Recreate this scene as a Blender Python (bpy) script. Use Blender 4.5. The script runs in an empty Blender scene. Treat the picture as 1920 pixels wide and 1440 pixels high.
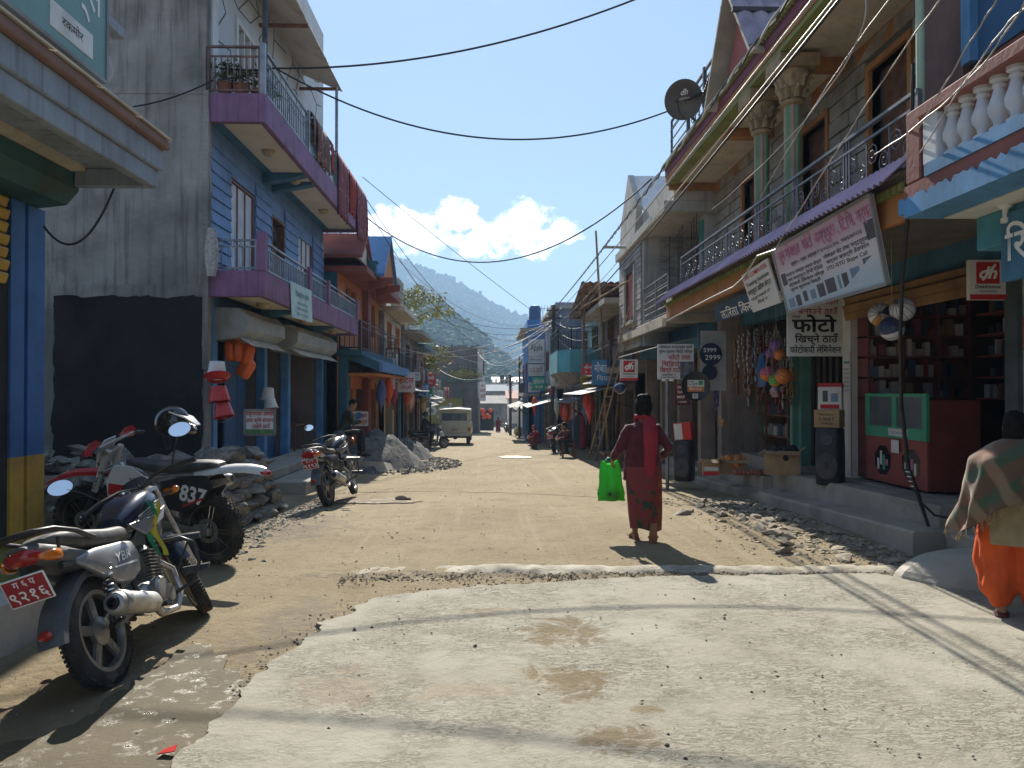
import bpy,bmesh,math,random,re
from mathutils import Vector,Matrix,noise,geometry
import bpy.types
S = bpy.context.scene
COL = S.collection
R = math.radians
V = Vector
random.seed(7)
H = 1.6            # camera height
F = 1430.0         # focal length in pixels of a 1920 wide picture
YAW,PITCH = R(-1.44),R(0.6)
cam = bpy.data.cameras.new('camera')
cam.sensor_width = 36.0
cam.lens = 36.0 * F / 1920
cam.clip_start,cam.clip_end = 0.05,9000
camo = bpy.data.objects.new('camera',cam)
COL.objects.link(camo)
camo.location = (0,0,H)
camo.rotation_euler = (R(90) + PITCH,0,YAW)
S.camera = camo
CM = camo.rotation_euler.to_matrix()
SUN_EL,SUN_AZ = R(38),R(-4.5)      # azimuth measured from +Y, minus = towards -X
sd = bpy.data.lights.new('sun','SUN')
sd.energy = 5.0
sd.angle = R(0.5)
sd.color = (1.0,0.94,0.83)
so = bpy.data.objects.new('sun',sd)
COL.objects.link(so)
so.location = (-2,20,40)
sdir = V((math.sin(SUN_AZ) * math.cos(SUN_EL),math.cos(SUN_AZ) * math.cos(SUN_EL),math.sin(SUN_EL)))
so.rotation_euler = (-sdir).to_track_quat('-Z','Y').to_euler()
S.view_settings.view_transform = 'Standard'
S.view_settings.look = 'None'
S.view_settings.exposure = 1.10
S.view_settings.gamma = 1.0
S.view_settings.use_curve_mapping = False
def node(t,typ,ins=None,**props):
 n = t.nodes.new(typ)
 for k,v in props.items():
  setattr(n,k,v)
 if ins:
  for k,v in ins.items():
   if isinstance(v,bpy.types.NodeSocket):
    t.links.new(v,n.inputs[k])
   else:
    n.inputs[k].default_value = v
 return n
def mth(t,op,a,b=0.0,c=None,clamp=False):
 d = {0: a,1: b}
 if c is not None:
  d[2] = c
 return node(t,'ShaderNodeMath',d,operation=op,use_clamp=clamp).outputs[0]
def c4(c):
 return (c[0],c[1],c[2],1.0)
def mixc(t,fac,a,b,mode='MIX'):
 n = node(t,'ShaderNodeMix',data_type='RGBA',blend_type=mode)
 for idx,v in ((0,fac),(6,a),(7,b)):
  if isinstance(v,bpy.types.NodeSocket):
   t.links.new(v,n.inputs[idx])
  else:
   n.inputs[idx].default_value = v if idx == 0 else (c4(v) if len(v) == 3 else v)
 return n.outputs[2]
def ramp(t,fac,a,b):
 """smooth 0..1 between a and b"""
 return node(t,'ShaderNodeMapRange',{0: fac,1: a,2: b,3: 0.0,4: 1.0},interpolation_type='SMOOTHSTEP').outputs[0]
def nz(t,vec,scale,detail=5.0,rough=0.55,dist=0.0):
 return node(t,'ShaderNodeTexNoise',{'Vector': vec,'Scale': scale,'Detail': detail,'Roughness': rough,'Distortion': dist}).outputs[0]
def scl(t,vec,s):
 return node(t,'ShaderNodeMapping',{'Vector': vec,'Scale': s}).outputs[0]
W = bpy.data.worlds.new('World')
S.world = W
W.use_nodes = True
wt = W.node_tree
for n_ in list(wt.nodes):
 wt.nodes.remove(n_)
sky = node(wt,'ShaderNodeTexSky',sky_type='NISHITA',sun_disc=False,sun_elevation=SUN_EL,sun_rotation=SUN_AZ,
   altitude=900.0,air_density=1.25,dust_density=0.35,ozone_density=2.2)
tc = node(wt,'ShaderNodeTexCoord')
sep = node(wt,'ShaderNodeSeparateXYZ',{0: tc.outputs['Generated']})
ydir = mth(wt,'MAXIMUM',sep.outputs[1],0.02)
cu = mth(wt,'DIVIDE',sep.outputs[0],ydir)
cv = mth(wt,'DIVIDE',sep.outputs[2],ydir)
cvec = node(wt,'ShaderNodeCombineXYZ',{0: cu,1: cv,2: 0.0}).outputs[0]
env = None
for (bu,bv,bw,bh) in ((-.115,.212,.085,.036),(-.05,.226,.056,.028),(.042,.222,.050,.029),(-.02,.198,.11,.022),
       (.088,.208,.028,.022),(.050,.184,.024,.016),(-.16,.20,.05,.035),
       (-.62,.16,.16,.05),(.70,.17,.14,.05)):
 dx = mth(wt,'DIVIDE',mth(wt,'SUBTRACT',cu,bu),bw)
 dy = mth(wt,'DIVIDE',mth(wt,'SUBTRACT',cv,bv),bh)
 q = mth(wt,'SUBTRACT',1.0,mth(wt,'ADD',mth(wt,'MULTIPLY',dx,dx),mth(wt,'MULTIPLY',dy,dy)))
 q = mth(wt,'MAXIMUM',q,-1.2)
 env = q if env is None else node(wt,'ShaderNodeMath',{0: env,1: q,2: 0.35},operation='SMOOTH_MAX').outputs[0]
cn = nz(wt,cvec,22.0,8.0,0.62,0.25)
cn2 = nz(wt,scl(wt,cvec,(1,1.4,1)),60.0,4.0,0.6,0.1)
dens = mth(wt,'ADD',mth(wt,'MULTIPLY',env,0.55),mth(wt,'MULTIPLY',mth(wt,'SUBTRACT',cn,0.5),3.0))
dens = mth(wt,'ADD',dens,mth(wt,'MULTIPLY',mth(wt,'SUBTRACT',cn2,0.5),0.6))
cover = mth(wt,'MULTIPLY',ramp(wt,dens,0.0,0.42),ramp(wt,sep.outputs[1],0.05,0.3))
shade = ramp(wt,nz(wt,cvec,34.0,4.0,0.55,0.4),0.42,0.66)
ccol = mixc(wt,shade,(26,26.5,27),(15,16.5,19))
thin = mth(wt,'MULTIPLY',cover,0.96)
pale = mixc(wt,0.5,sky.outputs[0],(4.6,6.5,9.8))
skyc = mixc(wt,thin,pale,ccol)
bg = node(wt,'ShaderNodeBackground',{'Color': skyc,"Strength": 0.05})
wo = node(wt,'ShaderNodeOutputWorld',{'Surface': bg.outputs[0]})
def ray(px,py):
 return CM @ V(((px - 960) / F,-(py - 720) / F,-1.0))
def P(px,py,X=None,Y=None,Z=None):
 d = ray(px,py)
 o = V((0,0,H))
 if X is not None:
  k = X / d.x
 elif Y is not None:
  k = Y / d.y
 else:
  k = (Z - H) / d.z
 return o + d * k
def gz(y):
 """height of the street, level near the camera and sinking beyond"""
 if y < 7.5:
  return 0.0
 if y < 11:
  t = y - 7.5
  return -0.038 * t * t / 7.0
 if y < 110:
  return -0.038 * (y - 9.25)
 return -0.038 * 100.75 - 0.012 * (min(y,400) - 110)
def G(px,py,up=0.0):
 d = ray(px,py)
 y = 5.0
 for _ in range(60):
  z = gz(y) + up
  k = (z - H) / d.z
  y = 0.5 * y + 0.5 * max(0.5,min(400,d.y * k))
 k = y / d.y
 return V((d.x * k,y,gz(y) + up))
MATS = {}
def M(name,col,rough=0.8,var=0.14,vs=2.5,bump=0.0,bs=30.0,metal=0.0,dirt=0.0,dcol=(0.16,0.13,0.09),ds=1.3,
  streak=0.0,scol=(0.05,0.05,0.05),co='P',em=None,trans=0.0,alpha=1.0,coat=0.0,sheen=0.0,spec=0.5,ior=1.45):
 if name in MATS:
  return MATS[name]
 m = bpy.data.materials.new(name)
 m.use_nodes = True
 t = m.node_tree
 b = t.nodes['Principled BSDF']
 if co == 'P':
  vec = node(t,'ShaderNodeNewGeometry').outputs['Position']
 else:
  vec = node(t,'ShaderNodeTexCoord').outputs['Object']
 n1 = nz(t,vec,vs,6.0,0.6)
 lo = tuple(c * (1 - var * 1.6) for c in col)
 hi = tuple(min(0.95,c * (1 + var * 1.6)) for c in col)
 c = mixc(t,ramp(t,n1,0.25,0.75),lo,hi)
 if streak:
  n2 = nz(t,scl(t,vec,(6.0,6.0,0.35)),1.6,6.0,0.65)
  c = mixc(t,mth(t,'MULTIPLY',ramp(t,n2,0.46,0.72),streak),c,scol)
 rg = rough
 if dirt:
  n3 = nz(t,vec,ds,7.0,0.62,0.3)
  k = mth(t,'MULTIPLY',ramp(t,n3,0.60 - 0.25 * dirt,0.78 - 0.1 * dirt),min(1.0,0.35 + dirt * 0.6))
  c = mixc(t,k,c,dcol)
  rg = mth(t,'ADD',rough,mth(t,'MULTIPLY',k,max(0.0,0.9 - rough)))
 t.links.new(c,b.inputs['Base Color'])
 if isinstance(rg,float) or isinstance(rg,int):
  b.inputs['Roughness'].default_value = rg
 else:
  t.links.new(rg,b.inputs['Roughness'])
 b.inputs['Metallic'].default_value = metal
 b.inputs['Specular IOR Level'].default_value = spec
 b.inputs['IOR'].default_value = ior
 if coat:
  b.inputs['Coat Weight'].default_value = coat
  b.inputs['Coat Roughness'].default_value = 0.08
 if sheen:
  b.inputs['Sheen Weight'].default_value = sheen
 if trans:
  b.inputs['Transmission Weight'].default_value = trans
 if alpha < 1:
  b.inputs['Alpha'].default_value = alpha
 if em:
  b.inputs['Emission Color'].default_value = c4(em[0])
  b.inputs['Emission Strength'].default_value = em[1]
 if bump:
  hgt = nz(t,vec,bs,5.0,0.6)
  bp = node(t,'ShaderNodeBump',{'Height': hgt,'Strength': bump,'Distance': 0.6 / bs})
  t.links.new(bp.outputs[0],b.inputs['Normal'])
 MATS[name] = m
 return m
class MB:
 def __init__(s):
  s.v,s.f,s.m = [],[],[]
 def add(s,vs,fs,mi=0):
  k = len(s.v)
  s.v += [tuple(v) for v in vs]
  s.f += [tuple(i + k for i in f) for f in fs]
  s.m += [mi] * len(fs)
  return s
 def box(s,x0,x1,y0,y1,z0,z1,mi=0):
  x0,x1 = min(x0,x1),max(x0,x1); y0,y1 = min(y0,y1),max(y0,y1); z0,z1 = min(z0,z1),max(z0,z1)
  vs = [(x,y,z) for x in (x0,x1) for y in (y0,y1) for z in (z0,z1)]
  return s.add(vs,[(0,1,3,2),(4,6,7,5),(0,4,5,1),(2,3,7,6),(0,2,6,4),(1,5,7,3)],mi)
 def hexa(s,a,b,mi=0):
  """two quads (same winding) joined into a solid"""
  vs = list(a) + list(b)
  n = len(a)
  fs = [tuple(range(n))[::-1],tuple(range(n,2 * n))]
  for i in range(n):
   j = (i + 1) % n
   fs.append((i,j,n + j,n + i))
  return s.add(vs,fs,mi)
 def plate(s,pts,th,mi=0):
  """polygon given thickness along its normal (behind the face)"""
  pts = [V(p) for p in pts]
  nrm = (pts[1] - pts[0]).cross(pts[2] - pts[0]).normalized()
  return s.hexa([p - nrm * th for p in pts],pts,mi)
 def bar(s,p,q,w,h,up=(0,0,1),mi=0):
  p,q = V(p),V(q)
  d = (q - p).normalized()
  u = V(up)
  if abs(d.dot(u)) > 0.98:
   u = V((0,1,0)) if abs(d.y) < 0.9 else V((1,0,0))
  r = d.cross(u).normalized() * (w / 2)
  u = r.cross(d).normalized() * (h / 2)
  return s.hexa([p - r - u,p + r - u,p + r + u,p - r + u][::-1],[q - r - u,q + r - u,q + r + u,q - r + u][::-1],mi)
 def tube(s,pts,r,n=8,mi=0,caps=True,closed=False,sq=1.0,up=None):
  pts = [V(p) for p in pts]
  k = len(pts)
  rs = list(r) if hasattr(r,'__len__') else [r] * k
  ref = V(up) if up else None
  rings = []
  prev = None
  for i in range(k):
   if closed:
    d = pts[(i + 1) % k] - pts[i - 1]
   else:
    d = pts[min(i + 1,k - 1)] - pts[max(i - 1,0)]
   if d.length < 1e-9:
    d = V((0,0,1))
   d.normalize()
   if prev is None:
    u = ref if ref is not None else (V((0,0,1)) if abs(d.z) < 0.9 else V((1,0,0)))
   else:
    u = prev
   u = (u - d * u.dot(d))
   if u.length < 1e-6:
    u = V((1,0,0)) if abs(d.x) < .9 else V((0,1,0))
    u = u - d * u.dot(d)
   u.normalize()
   prev = u
   w = d.cross(u)
   ra = rs[i]
   a,b = (ra if isinstance(ra,tuple) else (ra,ra * sq))
   rings.append([pts[i] + w * (a * math.cos(2 * math.pi * j / n)) + u * (b * math.sin(2 * math.pi * j / n)) for j in range(n)])
  vs = [p for rg in rings for p in rg]
  fs = []
  last = k if closed else k - 1
  for i in range(last):
   i2 = (i + 1) % k
   for j in range(n):
    j2 = (j + 1) % n
    fs.append((i * n + j,i * n + j2,i2 * n + j2,i2 * n + j))
  if caps and not closed:
   fs.append(tuple(range(n))[::-1])
   fs.append(tuple((k - 1) * n + j for j in range(n)))
  return s.add(vs,fs,mi)
 def lathe(s,prof,n=16,T=None,mi=0,a0=0.0,a1=2 * math.pi):
  """prof: (r, z) list turned about Z, then moved by the matrix T"""
  full = abs(a1 - a0 - 2 * math.pi) < 1e-6
  m = n if full else n + 1
  vs = []
  for (r,z) in prof:
   for j in range(m):
    a = a0 + (a1 - a0) * j / n
    vs.append(V((r * math.cos(a),r * math.sin(a),z)))
  fs = []
  for i in range(len(prof) - 1):
   for j in range(n):
    j2 = (j + 1) % m
    fs.append((i * m + j,i * m + j2,(i + 1) * m + j2,(i + 1) * m + j))
  if full and prof[0] != prof[-1]:
   if prof[0][0] > 1e-5:
    fs.append(tuple(range(m))[::-1])
   if prof[-1][0] > 1e-5:
    fs.append(tuple((len(prof) - 1) * m + j for j in range(m)))
  if T is not None:
   vs = [T @ v for v in vs]
  return s.add(vs,fs,mi)
 def ell(s,c,r,n=12,m=8,mi=0,T=None):
  c = V(c)
  r = (r,r,r) if not hasattr(r,'__len__') else r
  prof = [(max(1e-6,math.sin(math.pi * i / m)),-math.cos(math.pi * i / m)) for i in range(m + 1)]
  vs,fs = [],[]
  for (a,z) in prof:
   for j in range(n):
    t = 2 * math.pi * j / n
    p = V((a * math.cos(t) * r[0],a * math.sin(t) * r[1],z * r[2]))
    vs.append((T @ p if T else p) + c)
  for i in range(m):
   for j in range(n):
    j2 = (j + 1) % n
    fs.append((i * n + j,i * n + j2,(i + 1) * n + j2,(i + 1) * n + j))
  return s.add(vs,fs,mi)
 def prism(s,poly,d,mi=0):
  """closed polygon of 3D points pushed along d"""
  d = V(d)
  a = [V(p) for p in poly]
  return s.hexa(a,[p + d for p in a],mi)
 def loft(s,rings,mi=0,caps=True,closed=True):
  n = len(rings[0])
  vs = [p for r in rings for p in r]
  fs = []
  for i in range(len(rings) - 1):
   for j in range(n if closed else n - 1):
    j2 = (j + 1) % n
    fs.append((i * n + j,i * n + j2,(i + 1) * n + j2,(i + 1) * n + j))
  if caps and closed:
   fs.append(tuple(range(n))[::-1])
   fs.append(tuple((len(rings) - 1) * n + j for j in range(n)))
  return s.add(vs,fs,mi)
 def xf(s,T,k=0):
  for i in range(k,len(s.v)):
   s.v[i] = tuple(T @ V(s.v[i]))
  return s
 def mesh(s,name,mats,smooth=0):
  me = bpy.data.meshes.new(name)
  me.from_pydata(s.v,[],s.f)
  mats = mats if isinstance(mats,(list,tuple)) else [mats]
  for m in mats:
   me.materials.append(m)
  if len(mats) > 1:
   me.polygons.foreach_set('material_index',s.m)
  if smooth:
   me.polygons.foreach_set('use_smooth',[True] * len(me.polygons))
   me.update()
   me.set_sharp_from_angle(angle=R(smooth))
  bm = bmesh.new(); bm.from_mesh(me); bmesh.ops.recalc_face_normals(bm,faces=bm.faces); bm.to_mesh(me); bm.free()
  me.update()
  return me
 def build(s,name,mats,parent=None,smooth=0,bev=0.0,loc=None,rot=None):
  me = s.mesh(name,mats,smooth)
  return obj(name,me,parent,bev,loc,rot)
BAKE = []
def obj(name,me,parent=None,bev=0.0,loc=None,rot=None):
 o = bpy.data.objects.new(name,me)
 COL.objects.link(o)
 if parent is not None:
  o.parent = parent
 if loc is not None:
  o.location = loc
 if rot is not None:
  o.rotation_euler = rot
 if bev:
  b = o.modifiers.new('edge','BEVEL')
  b.width = bev
  b.segments = 1
  b.limit_method = 'ANGLE'
  b.angle_limit = R(40)
 return o
def tag(o,label=None,cat=None,group=None,kind=None):
 if label: o['label'] = label
 if cat: o['category'] = cat
 if group: o['group'] = group
 if kind: o['kind'] = kind
 return o
def thing(name,label,cat,loc=(0,0,0),rot=(0,0,0),group=None):
 o = bpy.data.objects.new(name,None)
 o.empty_display_size = 0.1
 COL.objects.link(o)
 o.location = loc
 o.rotation_euler = rot
 return tag(o,label,cat,group)
def at(o,loc,rot=None,sc=None):
 o.location = loc
 if rot is not None: o.rotation_euler = rot
 if sc is not None: o.scale = sc
 return o
def copy_tree(o,parent=None,**kw):
 c = o.copy()
 COL.objects.link(c)
 if parent is not None:
  c.parent = parent
 for ch in list(o.children):
  copy_tree(ch,c)
 return c
def unit_box():
 return MB().box(-.5,.5,-.5,.5,-.5,.5)
TEXTS = []
def text(body,T,h,mat,parent=None,width=None,bold=0.0,name='lettering',skew=0.0,align='CENTER',sp=1.0):
 """T: matrix whose x is the reading direction, y is up, z is out of the sign; h = letter height (m)"""
 body = re.sub('([\u0915-\u0939](?:\u094d[\u0915-\u0939])*)\u093f','\u093f\\1',body)
 TEXTS.append((body,T,h,mat,parent,width,bold,name,skew,align,sp))
def make_texts():
 obs = []
 for (body,T,h,mat,parent,width,bold,name,skew,align,sp) in TEXTS:
  c = bpy.data.curves.new(name,'FONT')
  c.body = body
  c.align_x = align
  c.align_y = 'CENTER'
  c.offset = bold
  c.shear = skew
  c.space_character = sp
  c.resolution_u = 2
  o = bpy.data.objects.new(name,c)
  COL.objects.link(o)
  obs.append(o)
 dg = bpy.context.evaluated_depsgraph_get()
 done = []
 for o,(body,T,h,mat,parent,width,bold,name,skew,align,sp) in zip(obs,TEXTS):
  me = bpy.data.meshes.new_from_object(o.evaluated_get(dg))
  done.append(me)
 for o,me,(body,T,h,mat,parent,width,bold,name,skew,align,sp) in zip(obs,done,TEXTS):
  cu_ = o.data
  bpy.data.objects.remove(o)
  bpy.data.curves.remove(cu_)
  if len(me.vertices) == 0:
   continue
  xs = [v.co.x for v in me.vertices]
  k = h / 0.72
  kx = k
  if width:
   kx = width / max(1e-6,max(xs) - min(xs))
   cx = (max(xs) + min(xs)) / 2
   for v in me.vertices: v.co.x -= cx
  for v in me.vertices:
   v.co = T @ V((v.co.x * kx,v.co.y * k,0))
  me.materials.clear()
  me.materials.append(mat)
  me.name = name
  ob = obj(name,me,parent)
def frame3(o,x,y):
 """matrix from an origin, reading direction and up direction"""
 x = V(x).normalized()
 y = V(y); y = (y - x * y.dot(x)).normalized()
 z = x.cross(y)
 m = Matrix(((x.x,y.x,z.x,o[0]),(x.y,y.y,z.y,o[1]),(x.z,y.z,z.z,o[2]),(0,0,0,1)))
 return m
def sag(p,q,drop,n=18):
 p,q = V(p),V(q)
 return [p.lerp(q,i / n) - V((0,0,drop * 4 * (i / n) * (1 - i / n))) for i in range(n + 1)]
WR = {}
def bake_modifiers():
 """turn the listed modifier stacks into plain meshes in one pass"""
 dg = bpy.context.evaluated_depsgraph_get()
 res = [(o,bpy.data.meshes.new_from_object(o.evaluated_get(dg))) for o in BAKE]
 for o,me in res:
  old = o.data
  nm = old.name
  o.modifiers.clear()
  o.data = me
  me.name = nm
  me.polygons.foreach_set('use_smooth',[True] * len(me.polygons))
  if o in WR:
   amp,sc,st = WR[o]
   ns = [v.normal.copy() for v in me.vertices]
   for v,n in zip(me.vertices,ns):
    c = v.co
    k = noise.noise(V((c.x * sc,c.y * sc,c.z * sc * st))) + .5 * noise.noise(V((c.x * sc * 2.3 + 5,c.y * sc * 2.3,c.z * sc * 2.3 * st)))
    v.co = c + n * (amp * k)
   me.update()
# GROUND
def h_road(x,y):
 a = noise.noise(V((x * 0.35,y * 0.25,0))) * 0.022 + noise.noise(V((x * 1.3,y * 0.9,4))) * 0.010
 b = noise.noise(V((x * 4.5,y * 4.0,9))) * 0.006
 w = .25 * noise.noise(V((0,y * .12,3)))
 ru = sum(math.exp(-((x - c - w) / .16) ** 2) for c in (-1.15,.35,-.35,1.2)) * (.5 + .5 * noise.noise(V((x * .5,y * .3,7))))
 return a + b - .016 * ru + .012 * max(0,noise.noise(V((x * 2.2,y * 1.8,12))))
m_dirt = bpy.data.materials.new('dirt_road'); m_dirt.use_nodes = True
def ground_mat(m,cols,bumpS,wet=None,patches=(),tracks=False,flake=0.0):
 t = m.node_tree
 b = t.nodes['Principled BSDF']
 vec = node(t,'ShaderNodeNewGeometry').outputs['Position']
 big = nz(t,vec,0.55,5.0,0.6,0.4)
 mid = nz(t,vec,3.2,7.0,0.65,0.3)
 fine = nz(t,vec,38.0,6.0,0.7)
 c = mixc(t,ramp(t,big,0.32,0.68),cols[0],cols[1])
 c = mixc(t,mth(t,'MULTIPLY',ramp(t,mid,0.45,0.75),0.7),c,cols[2])
 c = mixc(t,mth(t,'MULTIPLY',ramp(t,fine,0.56,0.72),0.45),c,cols[3])
 if tracks:
  tr = nz(t,scl(t,vec,(5.0,0.16,1.0)),1.0,5.0,0.6,0.2)
  c = mixc(t,mth(t,'MULTIPLY',ramp(t,tr,0.52,0.70),0.45),c,cols[4])
  ht_tr = tr
 if flake:
  fl = nz(t,scl(t,vec,(1.0,2.6,1.0)),9.0,8.0,0.72,1.2)
  fk = ramp(t,mth(t,'ABSOLUTE',mth(t,'SUBTRACT',fl,0.5)),0.0,0.032)
  gate = ramp(t,nz(t,vec,1.3,6.0,0.68),0.40,0.62)
  fk = mth(t,'SUBTRACT',1.0,fk)
  fk = mth(t,'MULTIPLY',mth(t,'MULTIPLY',fk,gate),flake)
  c = mixc(t,fk,c,cols[4])
 sp = node(t,'ShaderNodeSeparateXYZ',{0: vec})
 for (x,y,rx,ry,col,k) in patches:
  dx = mth(t,'DIVIDE',mth(t,'SUBTRACT',sp.outputs[0],x),rx)
  dy = mth(t,'DIVIDE',mth(t,'SUBTRACT',sp.outputs[1],y),ry)
  q = mth(t,'SUBTRACT',1.0,mth(t,'ADD',mth(t,'MULTIPLY',dx,dx),mth(t,'MULTIPLY',dy,dy)))
  q = mth(t,'ADD',q,mth(t,'MULTIPLY',mth(t,'SUBTRACT',nz(t,vec,5.0,9.0,0.74,0.9),0.5),6.5))
  c = mixc(t,mth(t,'MULTIPLY',ramp(t,q,0.1,0.9),k),c,col)
 t.links.new(c,b.inputs['Base Color'])
 b.inputs['Roughness'].default_value = 0.93
 b.inputs['Specular IOR Level'].default_value = 0.3
 hh = mth(t,'ADD',mth(t,'MULTIPLY',nz(t,vec,14.0,8.0,0.72,0.5),1.0),mth(t,'MULTIPLY',nz(t,vec,70.0,4.0,0.7),0.35))
 if tracks:
  hh = mth(t,'ADD',hh,mth(t,'MULTIPLY',nz(t,scl(t,vec,(8.0,1.0,1.0)),2.2,4.0,0.6),0.5))
 if flake:
  hh = mth(t,'SUBTRACT',hh,mth(t,'MULTIPLY',fk,0.4))
 bp = node(t,'ShaderNodeBump',{'Height': hh,'Strength': bumpS,'Distance': 0.03})
 t.links.new(bp.outputs[0],b.inputs['Normal'])
ground_mat(m_dirt,[(0.25,0.195,0.115),(0.31,0.25,0.155),(0.195,0.15,0.088),(0.135,0.105,0.065),(0.345,0.29,0.20)],1.0,tracks=True,
   patches=((-2.6,9.2,1.0,1.4,(0.17,0.14,0.10),.8),(0.9,6.68,3.2,0.17,(0.16,0.13,0.09),.85),
     (-2.0,4.2,0.8,1.3,(0.24,0.18,0.115),.8),(-1.35,5.2,.35,.8,(0.21,0.175,0.125),.7)))
m_slab = bpy.data.materials.new('worn_concrete'); m_slab.use_nodes = True
tan = (0.20,0.152,0.085)
ground_mat(m_slab,[(0.325,0.30,0.235),(0.375,0.35,0.285),(0.27,0.245,0.185),(0.22,0.195,0.145),(0.15,0.125,0.088)],0.6,flake=0.9,
   patches=((G(1055,1195).x,G(1055,1195).y,.30,.36,tan,.9),(G(1065,1290).x,G(1065,1290).y,.30,.30,tan,.9),
     (G(1160,1400).x,G(1160,1400).y,.24,.17,tan,.85),(G(1215,1345).x,G(1215,1345).y,.12,.06,tan,.8),
     (G(920,1155).x,G(920,1155).y,.22,.14,(0.24,0.19,0.125),.8),(G(920,1385).x,G(920,1385).y,.14,.16,(0.27,0.25,0.21),.7),
     (G(640,1300).x,G(640,1300).y,.28,.35,(0.30,0.25,0.18),.7),(G(860,1310).x,G(860,1310).y,.4,.13,(0.33,0.27,0.19),.6)))
mb = MB()
ys = [-60,-20,0,4,7.5,9,11,20,40,60,85,110,160,250,400,700,1100,1750]
xs = [-1600,-700,-300,-80,-20,0,20,80,300,700,1600]
vs = [(x,y,gz(y) - 0.12) for y in ys for x in xs]
fs = []
for i in range(len(ys) - 1):
 for j in range(len(xs) - 1):
  a = i * len(xs) + j
  fs.append((a,a + 1,a + 1 + len(xs),a + len(xs)))
mb.add(vs,fs)
m_earth = M('earth',(0.26,0.22,0.15),0.95,.2,.3,.3,6)
tag(mb.build('ground',m_earth),kind='structure')
ys = []
y = -5.0
while y < 95:
 ys.append(y)
 y += 0.07 if 2.5 < y < 13 else (0.14 if y < 25 else (0.45 if y < 50 else 1.2))
xs = [-8.5 + i * 0.11 for i in range(int(17.6 / 0.11))]
mb = MB()
vs = [(x,y,gz(y) + h_road(x,y)) for y in ys for x in xs]
nx = len(xs)
fs = [(i * nx + j,i * nx + j + 1,(i + 1) * nx + j + 1,(i + 1) * nx + j) for i in range(len(ys) - 1) for j in range(nx - 1)]
mb.add(vs,fs)
tag(mb.build('road',m_dirt,smooth=180),kind='structure')
edge_px = [(250,1560),(335,1440),(405,1370),(478,1275),(590,1198),(604,1182),(588,1178),(640,1166),(662,1158),(668,1146),(700,1132),
   (760,1120),(850,1112),(905,1106),(990,1102),(1100,1094),(1200,1089),(1330,1086),(1480,1084),(1640,1082),(1700,1092),(1760,1104),(1850,1112),(2040,1120)]
poly = []
pts = [G(*p).to_2d() for p in edge_px]
for a,b in zip(pts,pts[1:]):
 n = max(2,int((b - a).length / 0.035))
 for i in range(n):
  p = a.lerp(b,i / n)
  q = V((p.x,p.y,0))
  p = p + V((noise.noise(q * 7) * 0.05 + noise.noise(q * 22) * 0.025,noise.noise(q * 7 + V((9,3,0))) * 0.05 + noise.noise(q * 25 + V((4,4,4))) * 0.025))
  poly.append(p)
poly += [V((7.0,5.1)),V((7.0,-3.0)),V((-1.7,-3.0)),V((-1.7,2.0))]
nb = len(poly)
inner = []
yy = -2.5
while yy < 7.5:
 xx = -1.65
 st = 0.09 if yy > 2.2 else 0.3
 while xx < 6.9:
  inner.append(V((xx + random.uniform(-.02,.02),yy + random.uniform(-.02,.02))))
  xx += st
 yy += st
vv,ee,ff,_,_,_ = geometry.delaunay_2d_cdt(poly + inner,[(i,(i + 1) % nb) for i in range(nb)],[],1,1e-5)
mb = MB()
def h_slab(x,y):
 return 0.036 + noise.noise(V((x * 0.5,y * 0.5,2))) * 0.008 + noise.noise(V((x * 3,y * 3,5))) * 0.0035
top = [(p.x,p.y,h_slab(p.x,p.y)) for p in vv]
mb.add(top,[tuple(f) for f in ff])
k = len(top)
ring = list(range(nb))
mb.add([(top[i][0],top[i][1] + (.012 if top[i][1] > 4 else 0),-0.03) for i in ring],[])
for i in range(nb):
 j = (i + 1) % nb
 mb.f.append((i,j,k + j,k + i)); mb.m.append(0)
o = mb.build('concrete_slab',m_slab,smooth=50)
tag(o,kind='structure')
mb = MB()
m_lip = M('kerb_concrete',(0.36,0.325,0.255),.9,.2,4,.6,30,dirt=.7,dcol=(.2,.16,.11),ds=5)
prof = [(-.17,-.03),(-.10,.03),(-.03,.052),(.05,.055),(.12,.03),(.24,-.03)]
rings = []
n = 150
a,b = G(640,1068),G(1700,1071)
for i in range(n + 1):
 t = i / n
 p = a.lerp(b,t)
 amp = min(.8,max(0.05,(t - .05) * 3.5)) * (0.75 + .9 * noise.noise(V((t * 9,1,0))))
 rings.append([V((p.x,p.y - 0.0 + w * (1 + .25 * noise.noise(V((t * 30,w * 9,0)))) + .05 * noise.noise(V((t * 6,0,3))),h * amp + .016 * noise.noise(V((t * 60,w * 20,1))))) for (w,h) in prof])
mb.loft(rings,caps=False,closed=False)
tag(mb.build('kerb',m_lip,smooth=180),kind='structure')
def clump_mesh(name,n,place,smin,smax,mat,flat=.6,seed=3):
 rnd = random.Random(seed)
 mb = MB()
 base = [V((0,0,1)),V((.94,0,.33)),V((-.47,.82,.33)),V((-.47,-.82,.33)),V((0.5,.8,-.5)),V((-.9,.1,-.4)),V((.4,-.85,-.5))]
 fcs = [(0,1,2),(0,2,3),(0,3,1),(1,4,2),(2,5,3),(3,6,1),(4,5,2),(5,6,3),(6,4,1)]
 for _ in range(n):
  p = place(rnd)
  if p is None: continue
  s = smin + (smax - smin) * rnd.random() ** 2.5
  rz = Matrix.Rotation(rnd.random() * 6.28,3,'Z') @ Matrix.Rotation(rnd.uniform(-.5,.5),3,'X')
  sx,sy,sz = s * rnd.uniform(.7,1.5),s * rnd.uniform(.7,1.3),s * flat * rnd.uniform(.6,1.3)
  mb.add([p + rz @ V((q.x * sx * rnd.uniform(.8,1.2),q.y * sy * rnd.uniform(.8,1.2),q.z * sz)) for q in base],fcs)
 return mb.build(name,mat,smooth=0)
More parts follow.
